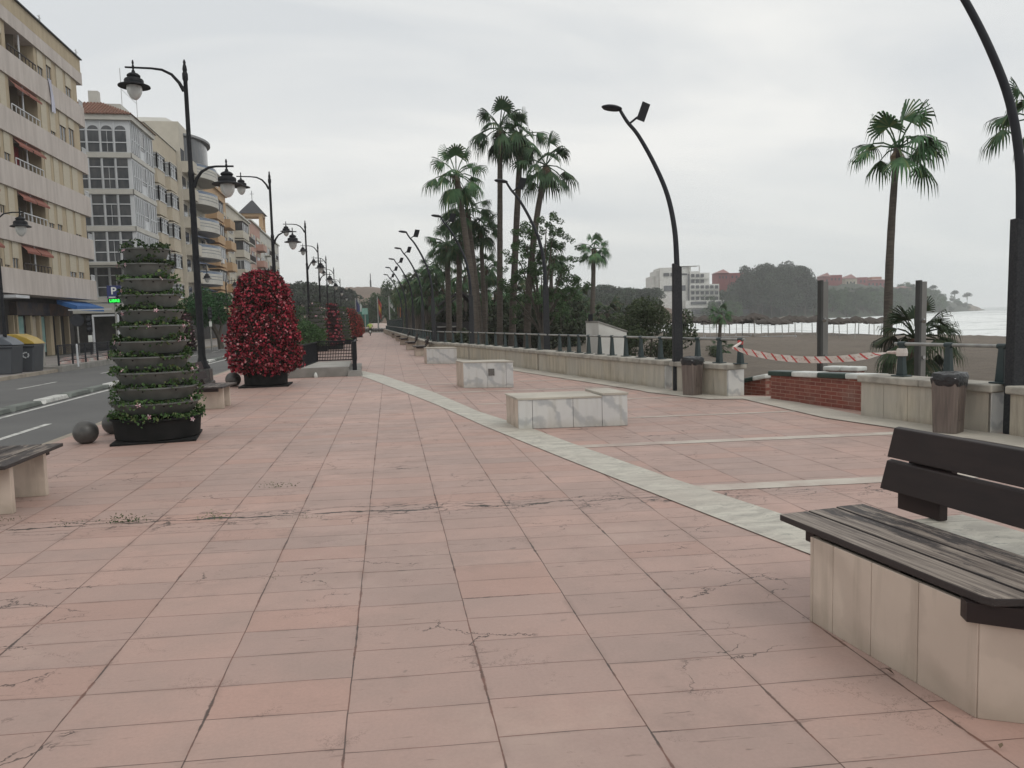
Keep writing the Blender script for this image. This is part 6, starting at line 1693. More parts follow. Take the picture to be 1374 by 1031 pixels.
# ================================================================== PALMS
def fan_crown(nf, R, seed, dead=0, el=(80,-42), seg=20, wind=0.0, pet=None, spread=112):
    rs = np.random.RandomState(seed); V = []; Fq = []; i = 0
    for k in range(nf):
        f = (k+.5)/nf; az = k*2.39996+rs.uniform(-.45,.45); e_ = radians(el[0]+(el[1]-el[0])*f**.8+rs.uniform(-14,14))
        d = np.array([cos(az)*cos(e_)+wind, sin(az)*cos(e_), sin(e_)]); d /= np.linalg.norm(d)
        Lp = R*(.56 if pet is None else pet)*rs.uniform(.85,1.12); p0 = np.array([0,0,0.]); drop = .10*R*cos(e_)
        mid = d*Lp*.55; end = d*Lp-np.array([0,0,drop])
        side = np.cross(d, [0,0,1.]); side = side/(np.linalg.norm(side)+1e-6); up = np.cross(side, d)
        w_ = .018*R
        for a, b in ((p0, mid), (mid, end)):
            V += [a-side*w_, a+side*w_, b+side*w_*.7, b-side*w_*.7]; Fq.append((i,i+1,i+2,i+3)); i += 4
            V += [a-up*w_, a+up*w_, b+up*w_*.7, b-up*w_*.7]; Fq.append((i,i+1,i+2,i+3)); i += 4
        ld = (end-mid); ld /= np.linalg.norm(ld); fold = rs.uniform(.25,.7); Ls = R*.54*rs.uniform(.8,1.15)
        tiltup = rs.uniform(-.1,.25)
        for s in range(seg):
            th = radians(-spread+2*spread*(s+.5)/seg); c, sn = cos(th), sin(th)
            dd = ld*c+side*sn+up*(-fold*abs(sn)+tiltup*c*.3); dd /= np.linalg.norm(dd)
            L_ = Ls*(1-.28*abs(th/radians(spread))**1.5)*rs.uniform(.9,1.08)
            perp = np.cross(dd, up); perp /= np.linalg.norm(perp)+1e-6
            hw = L_*2*spread/seg*pi/180*.5
            g_ = L_*(.35+.65*abs(dd[2]-1)*.5)
            pts = [end, end+dd*L_*.42-np.array([0,0,g_*.04]), end+dd*L_*.72-np.array([0,0,g_*.22]), end+dd*L_*.82-np.array([0,0,g_*rs.uniform(.55,.85)])]
            ws = [hw*.06, hw*.50, hw*.36, .002]
            for q in range(3):
                V += [pts[q]-perp*ws[q], pts[q]+perp*ws[q], pts[q+1]+perp*ws[q+1], pts[q+1]-perp*ws[q+1]]; Fq.append((i,i+1,i+2,i+3)); i += 4
    V = np.array(V)
    return V, np.array(Fq)
def palm(loc, top, R, nf, seed, label, r0_=.19, r1_=.12, bend=(0,0), dead=8, mat='palm', tmat='trunk', el=(80,-42), wind=0.0, name='fan_palm', group=None, skirt=.9, pet=None, spread=112, bendf=2.0, crown=None):
    e = empty(name, tuple(loc), 0, label, 'palm tree', group); T = Vector(top)-Vector(loc); n = 14; P = []; rad = []
    for k in range(n+1):
        t = k/n; s = 4*t*(1-t)
        P.append((T.x*t+bend[0]*s, T.y*t+bend[1]*s, T.z*t)); rad.append((r0_+(r1_-r0_)*t)*(1.25 if k == 0 else 1)*(1+.05*(k % 2)))
    rad[-1] = r1_*1.25; rad[-2] = r1_*1.3
    MB().tube(P, rad, 12).build('trunk', M[tmat], e, smooth=True)
    V, Fq = crown or fan_crown(nf, R, seed, el=el, wind=wind, pet=pet, spread=spread)
    np_mesh('crown', V+np.array(tuple(T)), Fq, M[mat], e)
    if dead:
        rs = np.random.RandomState(seed+5); mb = MB()
        for k in range(dead):
            a = rs.rand()*6.28; L_ = skirt*rs.uniform(.5,1.1); c, s = cos(a), sin(a); w_ = .10*R*.4
            b0 = Vector((c*r1_*.8, s*r1_*.8, -.05)); b1 = Vector((c*(r1_+.16*L_), s*(r1_+.16*L_), -.35*L_)); b2 = Vector((c*(r1_+.10*L_), s*(r1_+.10*L_), -L_)); sd = Vector((-s, c, 0))*w_
            for x_ in (-.8, 0, .8):
                mb.face([b0+T-sd*.3, b0+T+sd*.3, b1+T+sd*(x_+.35), b1+T+sd*(x_-.35)]); mb.face([b1+T+sd*(x_-.35), b1+T+sd*(x_+.35), b2+T+sd*x_*1.3, b2+T+sd*(x_*1.3-.05)])
        mb.build('dead_fronds', M['palm_dead'], e)
    return e
def palm_uv(ut, vt, ub, z, R, nf, seed, label, **k):
    T = D(ut, vt, z); b = D(ub, 460, z); bz = beach_z(b.x, b.y)-.1
    return palm((b.x, b.y, bz), T, R, nf, seed, label, **k)
palm_uv(1204, 199, 1192, 28, 2.0, 14, 3, 'tall lone fan palm on the beach in front of the headland', r0_=.17, r1_=.10, el=(85,-20), bend=(-.12,0), dead=7, skirt=1.0, wind=.10)
palm_uv(1388, 158, 1400, 27, 1.75, 12, 9, 'fan palm crown cut by the right edge behind the nearest curved lamp', r0_=.2, r1_=.11, el=(82,-30))
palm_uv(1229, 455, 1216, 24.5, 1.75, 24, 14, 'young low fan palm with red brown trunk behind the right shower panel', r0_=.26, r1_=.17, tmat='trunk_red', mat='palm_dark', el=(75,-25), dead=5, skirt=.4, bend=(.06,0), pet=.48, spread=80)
palm_uv(612, 235, 641, 47, 2.15, 17, 21, 'tall leaning fan palm, leftmost of the group behind the parapet', bend=(.15,0), r0_=.26, r1_=.14)
palm_uv(671, 172, 670, 49, 2.2, 19, 22, 'tallest straight fan palm of the group', r0_=.20, r1_=.15)
palm_uv(699, 185, 686, 50, 2.15, 18, 23, 'tall fan palm just right of the tallest one', r0_=.24, r1_=.17, bend=(-.05,0))
palm_uv(733, 222, 707, 48, 2.3, 15, 24, 'tall fan palm leaning right with brown dead collar', r0_=.24, r1_=.16, bend=(-.35,0))
palm_uv(627, 283, 645, 50, 2.05, 18, 25, 'mid height fan palm below the leaning one', bend=(.1,0), r0_=.24)
palm_uv(645, 306, 652, 52, 1.7, 24, 26, 'mid height fan palm right of the leaning trunk')
palm_uv(600, 328, 603, 56, 1.8, 24, 27, 'shorter fan palm at the left of the group', r0_=.22, r1_=.17)
palm_uv(616, 325, 616, 54, 1.6, 22, 28, 'shorter fan palm beside the leftmost short one', r0_=.22, r1_=.18)
palm_uv(585, 357, 588, 70, 1.9, 22, 29, 'small distant fan palm left of the group')
palm_uv(652, 360, 652, 62, 1.7, 22, 30, 'low yellow green fan palm between the tall trunks', mat='palm')
palm_uv(739, 345, 741, 60, 1.7, 22, 31, 'fan palm showing through the loose leafed tree')
palm_uv(797, 334, 794, 80, 1.9, 22, 32, 'solitary medium fan palm left of the white hotel', r0_=.30, r1_=.20)
palm_uv(967, 420, 965, 62, 1.15, 16, 33, 'small young palm standing on the sand before the row of thatched umbrellas', r0_=.14, r1_=.12, dead=0)
palm_uv(967, 466, 966, 50, .9, 14, 34, 'tiny stemless palm on the sand below the small young palm', r0_=.1, r1_=.1, dead=0)
GP = 'distant palms lining the right of the walk'
cr = [fan_crown(18, 2.0, 60+i, seg=14) for i in range(3)]
for i, (u, v, z) in enumerate(((548,386,92), (556,378,84), (564,391,78), (541,393,104), (572,372,76), (535,398,118), (577,398,70), (560,402,90), (551,405,100), (594,385,74), (624,372,70), (637,390,72), (665,392,70), (690,395,74), (712,385,76), (758,400,78), (768,408,84), (780,402,92), (786,412,96), (815,420,70), (603,402,80))):
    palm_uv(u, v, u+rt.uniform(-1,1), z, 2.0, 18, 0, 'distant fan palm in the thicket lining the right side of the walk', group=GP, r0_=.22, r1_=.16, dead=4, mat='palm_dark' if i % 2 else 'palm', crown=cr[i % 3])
# ================================================================== BEACH THINGS
p = D(812, 470, 24); e = empty('white_shed', (p.x, p.y, -.6), 0, 'small white rendered shed with a sloping top behind the parapet', 'shed')
a, b, c = D(803, 433, 23.4), D(841, 446, 24.0), D(786, 433, 24.6); d = Vector((b.x+c.x-a.x, b.y+c.y-a.y, 0))
pts = [(a.x,a.y), (b.x,b.y), (d.x,d.y), (c.x,c.y)]
MB().prism(pts, -.8, [a.z, b.z, b.z, a.z]).build('walls', M['white'], e, world=True, bevel=.01)
m_ = Vector((a.x+b.x+c.x+d.x, a.y+b.y+c.y+d.y))/4
MB().prism([(m_.x+(x-m_.x)*1.04, m_.y+(y-m_.y)*1.04) for x, y in pts], [a.z+.004, b.z+.004, b.z+.004, a.z+.004], [a.z+.05, b.z+.05, b.z+.05, a.z+.05]).build('roof_edge', M['concrete'], e, world=True)
MB().box((c.x*.4+a.x*.6, c.y*.4+a.y*.6+.3, a.z+.15), (.12,.12,.22)).build('vent_pipe', M['black'], e, world=True)
def shower(u, vt, z, wpx, label):
    T = D(u, vt, z); e = empty('beach_shower', (T.x, T.y, -.6), -YAW+.35, label, 'beach shower')
    H = T.z+.6; w_ = wpx*z/F_PX
    MB().box((w_*.18, 0, H/2), (w_, .06, H)).build('panel', M['slabpost'], e, bevel=.004)
    MB().box((-w_*.38-.003, -.02, H/2+.015), (.075, .13, H+.03)).build('dark_edge', M['slabdark'], e, bevel=.004)
    MB().tube([(-w_*.3,-.10,H*.66), (-w_*.55,-.2,H*.68), (-w_*.75,-.26,H*.665)], [.02,.035,.05], 8).build('shower_head', M['chrome'], e)
    MB().tube([(w_*.2,-.03,H*.36), (w_*.2,-.09,H*.36)], .045, 8).build('button', M['chrome'], e)
shower(1104, 378, 19.5, 12, 'grey beach shower panel behind the left half of the brick wall')
shower(1236, 378, 18.5, 13, 'grey beach shower panel with silver button in front of the young palm')
# thatched umbrellas
def umb():
    e = empty('thatched_umbrella', (0,0,0)); rs = np.random.RandomState(4)
    MB().tube([(0,0,-.3), (0,0,2.3)], [.06,.05], 8).build('post', M['postwhite'], e)
    mb = MB(); n = 28; prof = [(.06,2.75), (.5,2.60), (1.0,2.38), (1.42,2.12), (1.50,1.96), (1.30,2.02), (.1,2.25)]
    for r, z in prof:
        for j in range(n):
            th = 2*pi*j/n; q = 1+(.09*rs.uniform(-1,1) if r > .9 else 0); mb.v.append((r*q*cos(th), r*q*sin(th), z+(rs.uniform(-.10,.06) if r > 1.2 else rs.uniform(-.03,.03))))
    for k in range(len(prof)-1):
        for j in range(n): mb.f.append((k*n+j, k*n+(j+1) % n, (k+1)*n+(j+1) % n, (k+1)*n+j)); mb.m.append(0)
    mb.f.append(tuple(range(n))); mb.m.append(0)
    mb.build('thatch_roof', M['thatch'], e); return e
U0 = umb(); k = 0
for (u, vb) in [(u, 452.5+(i % 2)*.8) for i, u in enumerate((926,944,962,979,996,1013,1031,1050,1067))] + [(u, 447.0+(i % 3)*.7) for i, u in enumerate((934,953,972,988,1005,1022,1040,1058,1076,1090))] + [(1126.5,452), (1137,448), (1147,453), (1152,447.5), (1166,448), (1173,449), (1183,448.5), (1096,452), (1108,447), (1118,449)]:
    z = 102*(452.8-(420-.026*(u-1000)))/(vb-(420-.026*(u-1000)))**1.0; z = min(max(z, 95), 128)
    p = D(u, 440, z); o = U0 if k == 0 else copy_tree(U0); k += 1
    o.location = (p.x, p.y, beach_z(p.x, p.y)); o.rotation_euler = (rt.uniform(-.05,.05), rt.uniform(-.05,.05), rt.uniform(0,6)); s = rt.uniform(.88,1.12); q_ = s*rt.uniform(.85,1.15); o.scale = (q_, q_*rt.uniform(.9,1.1), s)
    tag(o, 'distant thatched beach umbrella on a pale post in the long row by the surf', 'beach umbrella', 'thatched umbrellas by the surf')
a, b = D(905, 453, 99), D(1068, 453, 101)
e = empty('low_rope_fence', (a.x, a.y, -1.8), 0, 'thin low white rail along the sand in front of the umbrellas', 'low fence')
mb = MB(); mb.tube([(a.x,a.y,beach_z(a.x,a.y)+.22), (b.x,b.y,beach_z(b.x,b.y)+.22)], .045, 4); mb.build('rail', M['wframe'], e, world=True)
for t in np.linspace(0, 1, 9):
    q = a.lerp(b, t); MB().tube([(q.x,q.y,beach_z(q.x,q.y)-.1), (q.x,q.y,beach_z(q.x,q.y)+.3)], .05, 4).build('stake', M['wframe'], e, world=True)
# rocks and dune plants on the near sand
for i, (u, z, s) in enumerate(((911,33,.35), (918,35,.5), (926,34,.3), (933,36,.42), (941,35,.3), (948,37,.25), (905,36,.4), (852,28,.3), (858,30,.38))):
    p = D(u, 465, z); rock((p.x, p.y, beach_z(p.x, p.y)-.02), s, 80+i, ['pale rubble stone on the sand beyond the railing, right of the tall curved lamp', 'pale rubble stone on the sand between white shed and oleander'][i > 6], ['rubble stones right of the lamp', 'rubble stones by the shed'][i > 6])
for i, (u, v, z, s, l) in enumerate(((958, 460, 47, .9, 'small spiky green plant on the sand beyond the end of the railing'), (890, 462, 34, 1.0, 'low grey green plant at the foot of the oleander'), (1180, 449, 60, .8, 'low dune plant beside the foot of the tall beach palm'))):
    p = D(u, v, z); put_tree('bush', (p.x, p.y, beach_z(p.x, p.y)-.1), s, 1.1, 'dune_plant', l, 'plant')
# wooden chalet behind palms, huts
def chalet():
    p = D(612, 440, 62); e = empty('wooden_beach_bar', (p.x, p.y, -1), -YAW+.1, 'dark timber beach bar with a stepped gabled roof behind the left palms', 'beach bar')
    s = 62/F_PX; zr = D(620, 390, 62).z+1; ze = D(585, 428, 62).z+1; dk = simple('dark_weathered_timber', (.035,.033,.035), (.022,.021,.023), 2, .8, stretch=(1,1,6))
    mb = MB()
    for (x0, x1, za, zb, y0) in ((-2.0,.3,ze,zr-.3,0), (-1.3,.4,ze+1.2,zr,-.1)):
        mb.v += [(x0,y0-2,za), (x1,y0-2,zb), (x1,y0+3,zb), (x0,y0+3,za), (x0,y0-2,za-.16), (x1,y0-2,zb-.16), (x1,y0+3,zb-.16), (x0,y0+3,za-.16)]
        i = len(mb.v)-8; mb.f += [(i,i+1,i+2,i+3), (i+7,i+6,i+5,i+4), (i,i+4,i+5,i+1), (i+1,i+5,i+6,i+2), (i+2,i+6,i+7,i+3), (i+3,i+7,i+4,i)]; mb.m += [0]*6
    for (x0, x1, za, zb) in ((.41,2.1,zr,ze+.4),):
        y0 = 0; mb.v += [(x0,y0-2,za), (x1,y0-2,zb), (x1,y0+3,zb), (x0,y0+3,za), (x0,y0-2,za-.16), (x1,y0-2,zb-.16), (x1,y0+3,zb-.16), (x0,y0+3,za-.16)]
        i = len(mb.v)-8; mb.f += [(i,i+1,i+2,i+3), (i+7,i+6,i+5,i+4), (i,i+4,i+5,i+1), (i+1,i+5,i+6,i+2), (i+2,i+6,i+7,i+3), (i+3,i+7,i+4,i)]; mb.m += [0]*6
    mb.build('gabled_roof', dk, e)
    MB().bb(-1.7,1.9,-1.2,2.6,0,ze-.3).build('timber_wall', dk, e); MB().bb(-1.5,.3,-1.5,-1.22,ze-.7,ze-.6).build('counter', M['galv'], e)
    for x in (-1.8,-.7,.4,1.9): MB().bb(x-.06,x+.06,-1.9,-1.78,0,ze-.1).build('post', dk, e)
    MB().bb(2.3,4.9,-.5,2,0,2.2).build('side_wall', dk, e); MB().bb(2.1,5.1,-.8,2.2,2.2,2.35).build('side_roof', dk, e); MB().bb(2.3,4.8,-.62,-.51,1.75,1.82).build('side_counter', M['galv'], e)
chalet()
p = D(756, 455, 88); e = empty('beach_hut', (p.x, p.y, -1.4), -YAW, 'tiny white hut with a red roof seen below the shrubs left of the white shed', 'hut')
MB().bb(-.9,.9,-.8,.8,0,D(756,443,88).z+1.4).build('walls', M['white'], e); zt = D(756,443,88).z+1.4
MB().prism([(-1.1,-1), (1.1,-1), (1.1,1), (-1.1,1)], zt, zt+.75, inset=.6).build('roof', M['redw'], e); MB().bb(-.25,.25,-.83,-.801,.9,1.5).build('window', M['glassd'], e)
p = D(772, 440, 110); e = empty('red_kiosk', (p.x, p.y, -1.4), -YAW, 'low red and cream kiosk right of the tiny hut', 'kiosk'); zt = D(772,427,110).z+1.4
MB().bb(-1.6,1.6,-1,1,0,zt-.5).build('walls', M['redo'], e); MB().bb(-1.8,1.8,-1.2,1.2,zt-.5,zt-.3).build('flat_roof', M['tan'], e); MB().bb(-1.1,1.1,-1.03,-1.001,.9,zt-1).build('opening', M['dark'], e)
# tall dark bar fence far right of the walk
a, b = Vector((2.9, 66)), Vector((2.9, 118)); e = empty('tall_bar_fence', (2.9, 66, -.3), 0, 'tall dark green bar fence beyond the far benches', 'fence')
mb = MB(); y = 66
while y < 118: mb.tube([(2.9,y,-.3), (2.9,y,1.9)], .025, 4, cap=False); y += .35
mb.tube([(2.9,66,1.8), (2.9,118,1.8)], .03, 4); mb.tube([(2.9,66,.3), (2.9,118,.3)], .03, 4); mb.build('bars', M['green_iron'], e, world=True)
# ================================================================== FLOWER TOWERS
def star(c, nrm, r, rs):
    a = np.cross(nrm, rs.normal(size=3)); a /= np.linalg.norm(a); b = np.cross(nrm, a); V = []; Fq = []
    for k in range(5):
        th = 2*pi*k/5; d = a*cos(th)+b*sin(th); s = a*cos(th+pi/2)+b*sin(th+pi/2)
        V += [c, c+d*r*.6-s*r*.22+nrm*r*.1, c+d*r, c+d*r*.6+s*r*.22+nrm*r*.1]
    return V
def bowl_tower(name, loc, label, scale=1.0, nb=11, R0=.585, R1=.295, z0=.34, pitch=.22, leaf='leaf_pl', bowlm='bowl', leafn=470, fl='petal_pink', nfl=4, seed=1, lsz=.050, flr=.038, group=None, extra=0, tub='tub', parts=True):
    rs = np.random.RandomState(seed); e = empty(name, loc, .12, label, 'flower tower', group); e.scale = (scale,)*3
    MB().prism([(-.56,-.56), (.56,-.56), (.56,.56), (-.56,.56)], .0, .035).build('base_plate', M['tub'], e, bevel=.01)
    MB().lathe([(.56,.035), (.575,.05), (.60,.31), (.635,.32), (.635,.345), (.60,.345), (.585,.28)], 32).build('tub', M[tub], e, smooth=True)
    R = lambda k: R0+(R1-R0)*(k/(nb-1))**1.15
    for k in range(nb+1):
        if k == 0: r = .62; zr = z0
        else:
            r = R(k-1)+.02; zr = z0+.215+pitch*(k-1)
            jx, jy = rs.uniform(-.02,.02,2); rb = r*.74
            mb = MB().lathe([(rb*.96,-.185), (rb*1.08,-.165), (r*.92,-.06), (r*.985,-.012), (r+.012,-.008), (r+.012,.012), (r-.012,.012), (r-.03,-.03)], 30, (jx,jy,zr))
            bo_ = mb.build('planter_bowl', M[bowlm], e, smooth=True)
            dots = MB()
            for j in range(8):
                th = j*pi/4+.3*k; dots.tube([(jx+r*.955*cos(th), jy+r*.955*sin(th), zr-.035), (jx+(r*.955+.012)*cos(th), jy+(r*.955+.012)*sin(th), zr-.035)], .011, 6)
            dots.build('rivets', M['tub'], bo_)
        par = e.children[-1] if False else (bo_ if k else e)
        n = int(leafn*(r/.45)*(1.3 if k == 0 else 1)); th = rs.rand(n)*2*pi; q = r*(.70+.36*rs.rand(n)**.7)+.05*rs.rand(n)*np.sin(th*3+k)
        z = zr+.0+rs.rand(n)*(.085+.04*np.sin(th*2+k*1.7))-np.clip(q-r, 0, 1)*1.7*rs.rand(n)+.025*np.sin(th*4+k*2)
        P_ = np.stack([q*np.cos(th), q*np.sin(th), z], 1)
        V, Fq = leaves(P_, lsz, rs, .7, .5); np_mesh('plants', V, Fq, M[leaf], par)
        m_ = int(nfl*r/.4)+rs.randint(0, 3); V = []
        for j in range(m_):
            t = rs.rand()*2*pi; c = np.array([(r+.035)*cos(t), (r+.035)*sin(t), zr+rs.uniform(-.04,.07)]); nn = np.array([cos(t), sin(t), .35])+rs.normal(size=3)*.35; nn /= np.linalg.norm(nn)
            V += star(c, nn, flr*rs.uniform(.8,1.25), rs)
        if V: np_mesh('flowers', V, np.arange(len(V)).reshape(-1,4), M[fl], par)
    MB().tube([(0,0,.2), (0,0,z0+.2+pitch*(nb-1)-.1)], .11, 10).build('centre_post', M['tub'], e)
    return e
tw = W(207, 592); bowl_tower('bowl_planter_tower', (tw.x, tw.y+.25, 0), 'nearest tower of stacked grey bowls with green plants and pink star flowers', seed=4, scale=.985)
def petal_tower(name, loc, label, H=3.0, Rb=1.0, n=16000, sz=.055, mat='petal_red', seed=1, prof=None, leafm='leaf_red', group=None, tubr=.56):
    rs = np.random.RandomState(seed); e = empty(name, loc, 0, label, 'flower tower', group)
    MB().prism([(-.62,-.62), (.62,-.62), (.62,.62), (-.62,.62)], 0, .035).build('base_plate', M['tub'], e)
    MB().lathe([(.52,.035), (.55,.06), (tubr,.34), (tubr+.03,.36), (.5,.37)], 28).build('tub', M['tub'], e, smooth=True)
    prof = prof or [(.10,.58), (.16,.92), (.26,1.0), (.42,.96), (.58,.86), (.72,.78), (.84,.70), (.92,.58), (.97,.40), (1.0,.12)]
    zz = np.array([p[0] for p in prof]); rr_ = np.array([p[1] for p in prof])
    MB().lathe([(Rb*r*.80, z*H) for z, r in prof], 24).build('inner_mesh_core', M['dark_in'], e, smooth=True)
    t = rs.rand(int(n*1.6))**.95*.9+.1; r = np.interp(t, zz, rr_); keep = rs.rand(len(t)) < r; t = t[keep][:n]; r = r[keep][:n]; th = rs.rand(len(t))*2*pi
    lump = 1+.05*np.sin(th*5+t*9)+.05*np.sin(th*9-t*23)+.035*np.sin(t*48+th*2)+.05*np.sin(th*17+t*31)*np.sin(t*19)
    q = Rb*r*lump*(.84+.20*rs.rand(len(t)))+.02; P_ = np.stack([q*np.cos(th), q*np.sin(th), t*H+rs.normal(size=len(t))*.025], 1)
    k = int(len(P_)*.62)
    V, Fq = leaves(P_[:k], sz, rs, .8, .1); np_mesh('petals', V, Fq, M[mat], e)
    V, Fq = leaves(P_[k:]*np.array([.97,.97,1]), sz*1.15, rs, .6, .1); np_mesh('leaves', V, Fq, M[leafm], e)
    return e
rt_ = W(354, 520); petal_tower('red_flower_tower', (rt_.x, rt_.y+.55, 0), 'large cone tower covered in crimson flowers on a black tub', H=3.05, Rb=.91, seed=5, sz=.075, n=15000)
def tw_uv(u, z): p = D(u, 455, z); return (p.x, p.y, 0)
bowl_tower('bowl_planter_tower', tw_uv(426, 45), 'distant grey bowl tower above the clipped bush, left of the plum one', seed=11, leafn=120, lsz=.08, flr=.06, nfl=2)
bowl_tower('bowl_planter_tower', tw_uv(448, 48), 'distant tower of plum coloured bowls with dark red flowers', seed=12, leafn=130, lsz=.08, flr=.08, nfl=14, fl='petal_red', bowlm='tub_purple', leaf='leaf_red', tub='tub')
bowl_tower('bowl_planter_tower', tw_uv(461, 60), 'distant greenish bowl tower between the plum tower and the scarlet one', seed=13, leafn=160, lsz=.09, flr=.06, nfl=2)
petal_tower('red_flower_tower', tw_uv(470.5, 70), 'distant scarlet flower tower at the left edge of the walk', H=2.95, Rb=.95, n=4000, sz=.10, seed=7, mat='petal_scarlet')
petal_tower('red_flower_tower', tw_uv(480, 86), 'small most distant green and red flower tower', H=2.6, Rb=.8, n=2500, sz=.11, seed=8, mat='petal_scarlet', leafm='leaf_pl')
p = onX(252, 470, -12.2); bowl_tower('bowl_planter_tower', (p.x, p.y, -.05), 'brownish bowl tower across the road behind the first street lamp', seed=14, leafn=90, lsz=.09, flr=.07, nfl=3, bowlm='tub_purple', leaf='leaf_red', nb=10)
# ================================================================== WEEDS AND LITTER ON THE PAVING
def weed(u, v, s, n, label, seed):
    rs = np.random.RandomState(seed); p = W(u, v); P_ = np.stack([rs.normal(size=n)*s*1.6, rs.normal(size=n)*s*.35, np.abs(rs.normal(size=n))*s*.55+.004], 1)
    V, Fq = leaves(P_, s*.42, rs, .35, .6); o = np_mesh('weed_tuft', V, Fq, M['leaf_pl'], None, (p.x, p.y, .002)); tag(o, label, 'weed')
weed(168, 702, .060, 90, 'largest green weed tuft in the long cracked joint, left part of the paving', 1)
weed(289, 697, .045, 60, 'green weed tuft in the cracked joint below the left of centre', 2)
weed(378, 654, .055, 60, 'green weed tuft in a paving joint nearer the middle, above the cracked line', 3)
weed(12, 700, .035, 35, 'weed at the left end of the cracked joint near the bench leg', 4)
weed(92, 706, .04, 25, 'small dry weed in the cracked joint between the left edge and the largest tuft', 5)
weed(405, 697, .03, 22, 'tiny weed in the cracked joint near the centre line joint', 6)
weed(366, 778, .022, 18, 'tiny dark weed in a long joint below the cracked line', 7)
weed(808, 571, .03, 22, 'dark weed at the foot of the raised end of the nearest marble block', 8)
def leaf_litter(u, v, s, seed, label):
    rs = np.random.RandomState(seed); p = W(u, v); V, Fq = leaves(np.array([[0,0,.012]]), s, rs, .6, 3.0)
    tag(np_mesh('fallen_leaf', V, Fq, M['palm_dead'], None, (p.x, p.y, .004)), label, 'leaf')
leaf_litter(1194, 905, .05, 1, 'small brown dead leaf at the foot of the large bench base'); leaf_litter(1343, 1006, .04, 2, 'small brown dead leaf on the paving below the large bench')
leaf_litter(1078, 833, .035, 3, 'pale fleck of litter at the far corner of the large bench base')
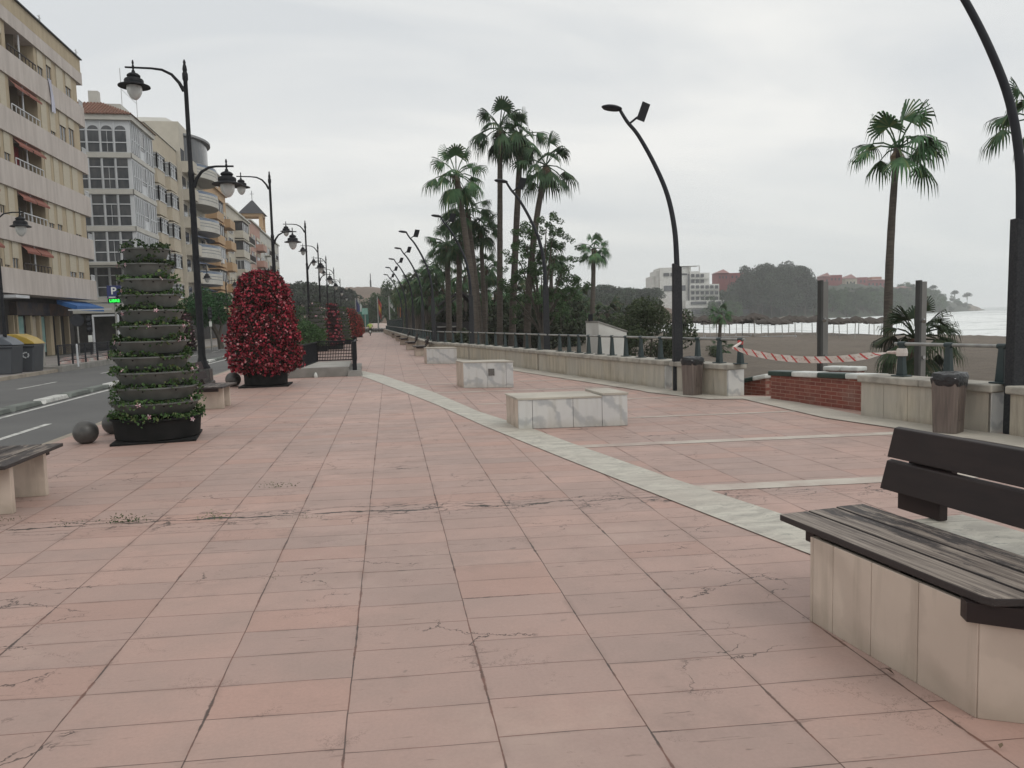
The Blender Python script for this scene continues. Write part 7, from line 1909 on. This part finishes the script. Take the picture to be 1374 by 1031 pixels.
# ================================================================== RIDER FAR DOWN THE WALK
def skin_body(name, joints, edges, mat, parent, sub=1):
    me = bpy.data.meshes.new(name); me.from_pydata([j[0] for j in joints], edges, []); o = bpy.data.objects.new(name, me); COL.objects.link(o)
    m_ = o.modifiers.new('s', 'SKIN'); m_.use_smooth_shade = True
    for i, v in enumerate(me.skin_vertices[0].data): v.radius = (joints[i][1],)*2; v.use_root = (i == 0)
    s = o.modifiers.new('u', 'SUBSURF'); s.levels = sub; s.render_levels = sub
    dg = bpy.context.evaluated_depsgraph_get(); m2 = bpy.data.meshes.new_from_object(o.evaluated_get(dg)); m2.materials.clear(); m2.materials.append(mat)
    bpy.data.objects.remove(o); return link(name, m2, parent)
def rider():
    g = W(497, 450.5); fd = 1   # seen from behind, riding away (+Y)
    e = empty('person', (g.x, g.y, 0), 0, 'rider in a yellow green jacket on a scooter far down the walk', 'person')
    skin = C_('skin', (.42,.27,.20), None); hv = C_('yellow_green_jacket', (.48,.62,.16), (.40,.54,.13)); tr = C_('dark_green_trousers', (.045,.055,.035), None); hel = C_('dark_helmet', (.03,.035,.03), None)
    J = [((0,0,.84), .15), ((0,.03,1.05), .15), ((0,.06,1.28), .17), ((0,.09,1.40), .10), ((0,.11,1.47), .06), ((0,.13,1.58), .095), ((0,.13,1.68), .08)]
    E = [(0,1), (1,2), (2,3), (3,4), (4,5), (5,6)]
    for s in (-1, 1):
        b = len(J); J += [((s*.19,.08,1.36), .07), ((s*.34,.22,1.16), .05), ((s*.30,.48,1.08), .035), ((s*.30,.55,1.07), .03)]; E += [(2,b), (b,b+1), (b+1,b+2), (b+2,b+3)]
        for f in range(5):
            c = len(J); L_ = (.06,.075,.08,.075,.055)[f]; x_ = s*.30+s*(f-2)*.018
            if f == 0: x_ = s*.25
            J += [((x_,.58,1.075), .009), ((x_,.58+L_*.5,1.06), .008), ((x_,.585+L_*.3,1.03), .007)]; E += [(b+3,c), (c,c+1), (c+1,c+2)]
        b = len(J); J += [((s*.12,.02,.80), .10), ((s*.19,.42,.72), .07), ((s*.17,.36,.34), .05), ((s*.17,.46,.28), .04)]; E += [(0,b), (b,b+1), (b+1,b+2), (b+2,b+3)]
    skin_body('body', J, E, skin, e, 1)
    J = [((0,0,.86), .17), ((0,.03,1.08), .18), ((0,.06,1.30), .20), ((0,.09,1.40), .12)]; E = [(0,1), (1,2), (2,3)]
    for s in (-1, 1): b = len(J); J += [((s*.19,.08,1.36), .09), ((s*.35,.22,1.16), .068), ((s*.30,.46,1.085), .05)]; E += [(2,b), (b,b+1), (b+1,b+2)]
    skin_body('jacket', J, E, hv, e, 1)
    J = [((0,0,.82), .165)]; E = []
    for s in (-1, 1): b = len(J); J += [((s*.12,.02,.79), .115), ((s*.19,.42,.72), .085), ((s*.17,.36,.38), .06)]; E += [(0,b), (b,b+1), (b+1,b+2)]
    skin_body('trousers', J, E, tr, e, 1)
    MB().lathe([(.135,-.06), (.14,.0), (.125,.08), (.08,.13), (.01,.15)], 16, (0,.12,1.64)).build('helmet', hel, e, smooth=True)
    s_ = empty('scooter', (g.x, g.y, 0), 0, 'dark scooter with a white rear panel under the distant rider', 'scooter')
    for y in (-.35, .85):
        w_ = MB().tube([(-.05,y,.24), (.05,y,.24)], .24, 18).build('wheel', M['black'], s_, smooth=True); MB().tube([(-.055,y,.24), (.055,y,.24)], .12, 12).build('rim', M['galv'], w_)
    MB().prism([(-.16,-.5), (.16,-.5), (.13,.25), (-.13,.25)], .40, .74, inset=.12).build('rear_body', M['black'], s_, bevel=.03)
    MB().bb(-.14,.14,-.45,.28,.741,.80).build('seat', M['tub'], s_, bevel=.02)
    MB().box((0,-.53,.50), (.22,.03,.22)).build('white_rear_panel', M['white_cap'], s_, bevel=.01)
    MB().bb(-.15,.15,.25,.62,.26,.32).build('footboard', M['black'], s_)
    MB().prism([(-.18,.62), (.18,.62), (.12,.74), (-.12,.74)], .30, .98, inset=.2).build('front_shield', M['black'], s_)
    MB().tube([(0,.82,.3), (0,.66,1.0)], .03, 8).build('steering_column', M['black'], s_); MB().tube([(-.36,.60,1.05), (0,.66,1.03), (.36,.60,1.05)], .018, 6).build('handlebar', M['black'], s_)
    for s in (-1, 1): MB().tube([(s*.30,.62,1.05), (s*.36,.60,1.22)], .008, 4).build('mirror_stalk', M['black'], s_)
rider()
# ================================================================== HAZE
hz_ = NT('sea_haze'); nt_ = hz_.nt; nt_.nodes.remove(hz_.bsdf)
pv = nt_.nodes.new('ShaderNodeVolumePrincipled'); pv.inputs['Color'].default_value = (.97,.98,.99,1); pv.inputs['Density'].default_value = .00042; pv.inputs['Anisotropy'].default_value = .1
nt_.links.new(pv.outputs[0], nt_.nodes['Material Output'].inputs['Volume'])
USE_HAZE = True
if USE_HAZE:
    o = MB().bb(-950, 9500, -100, 9500, -8, 60).build('haze', hz_.mat); o['kind'] = 'stuff'

for o in bpy.data.objects:
    if 'label' in o and not (4 <= len(o['label'].split()) <= 16): print('LABEL', o.name, o['label'])
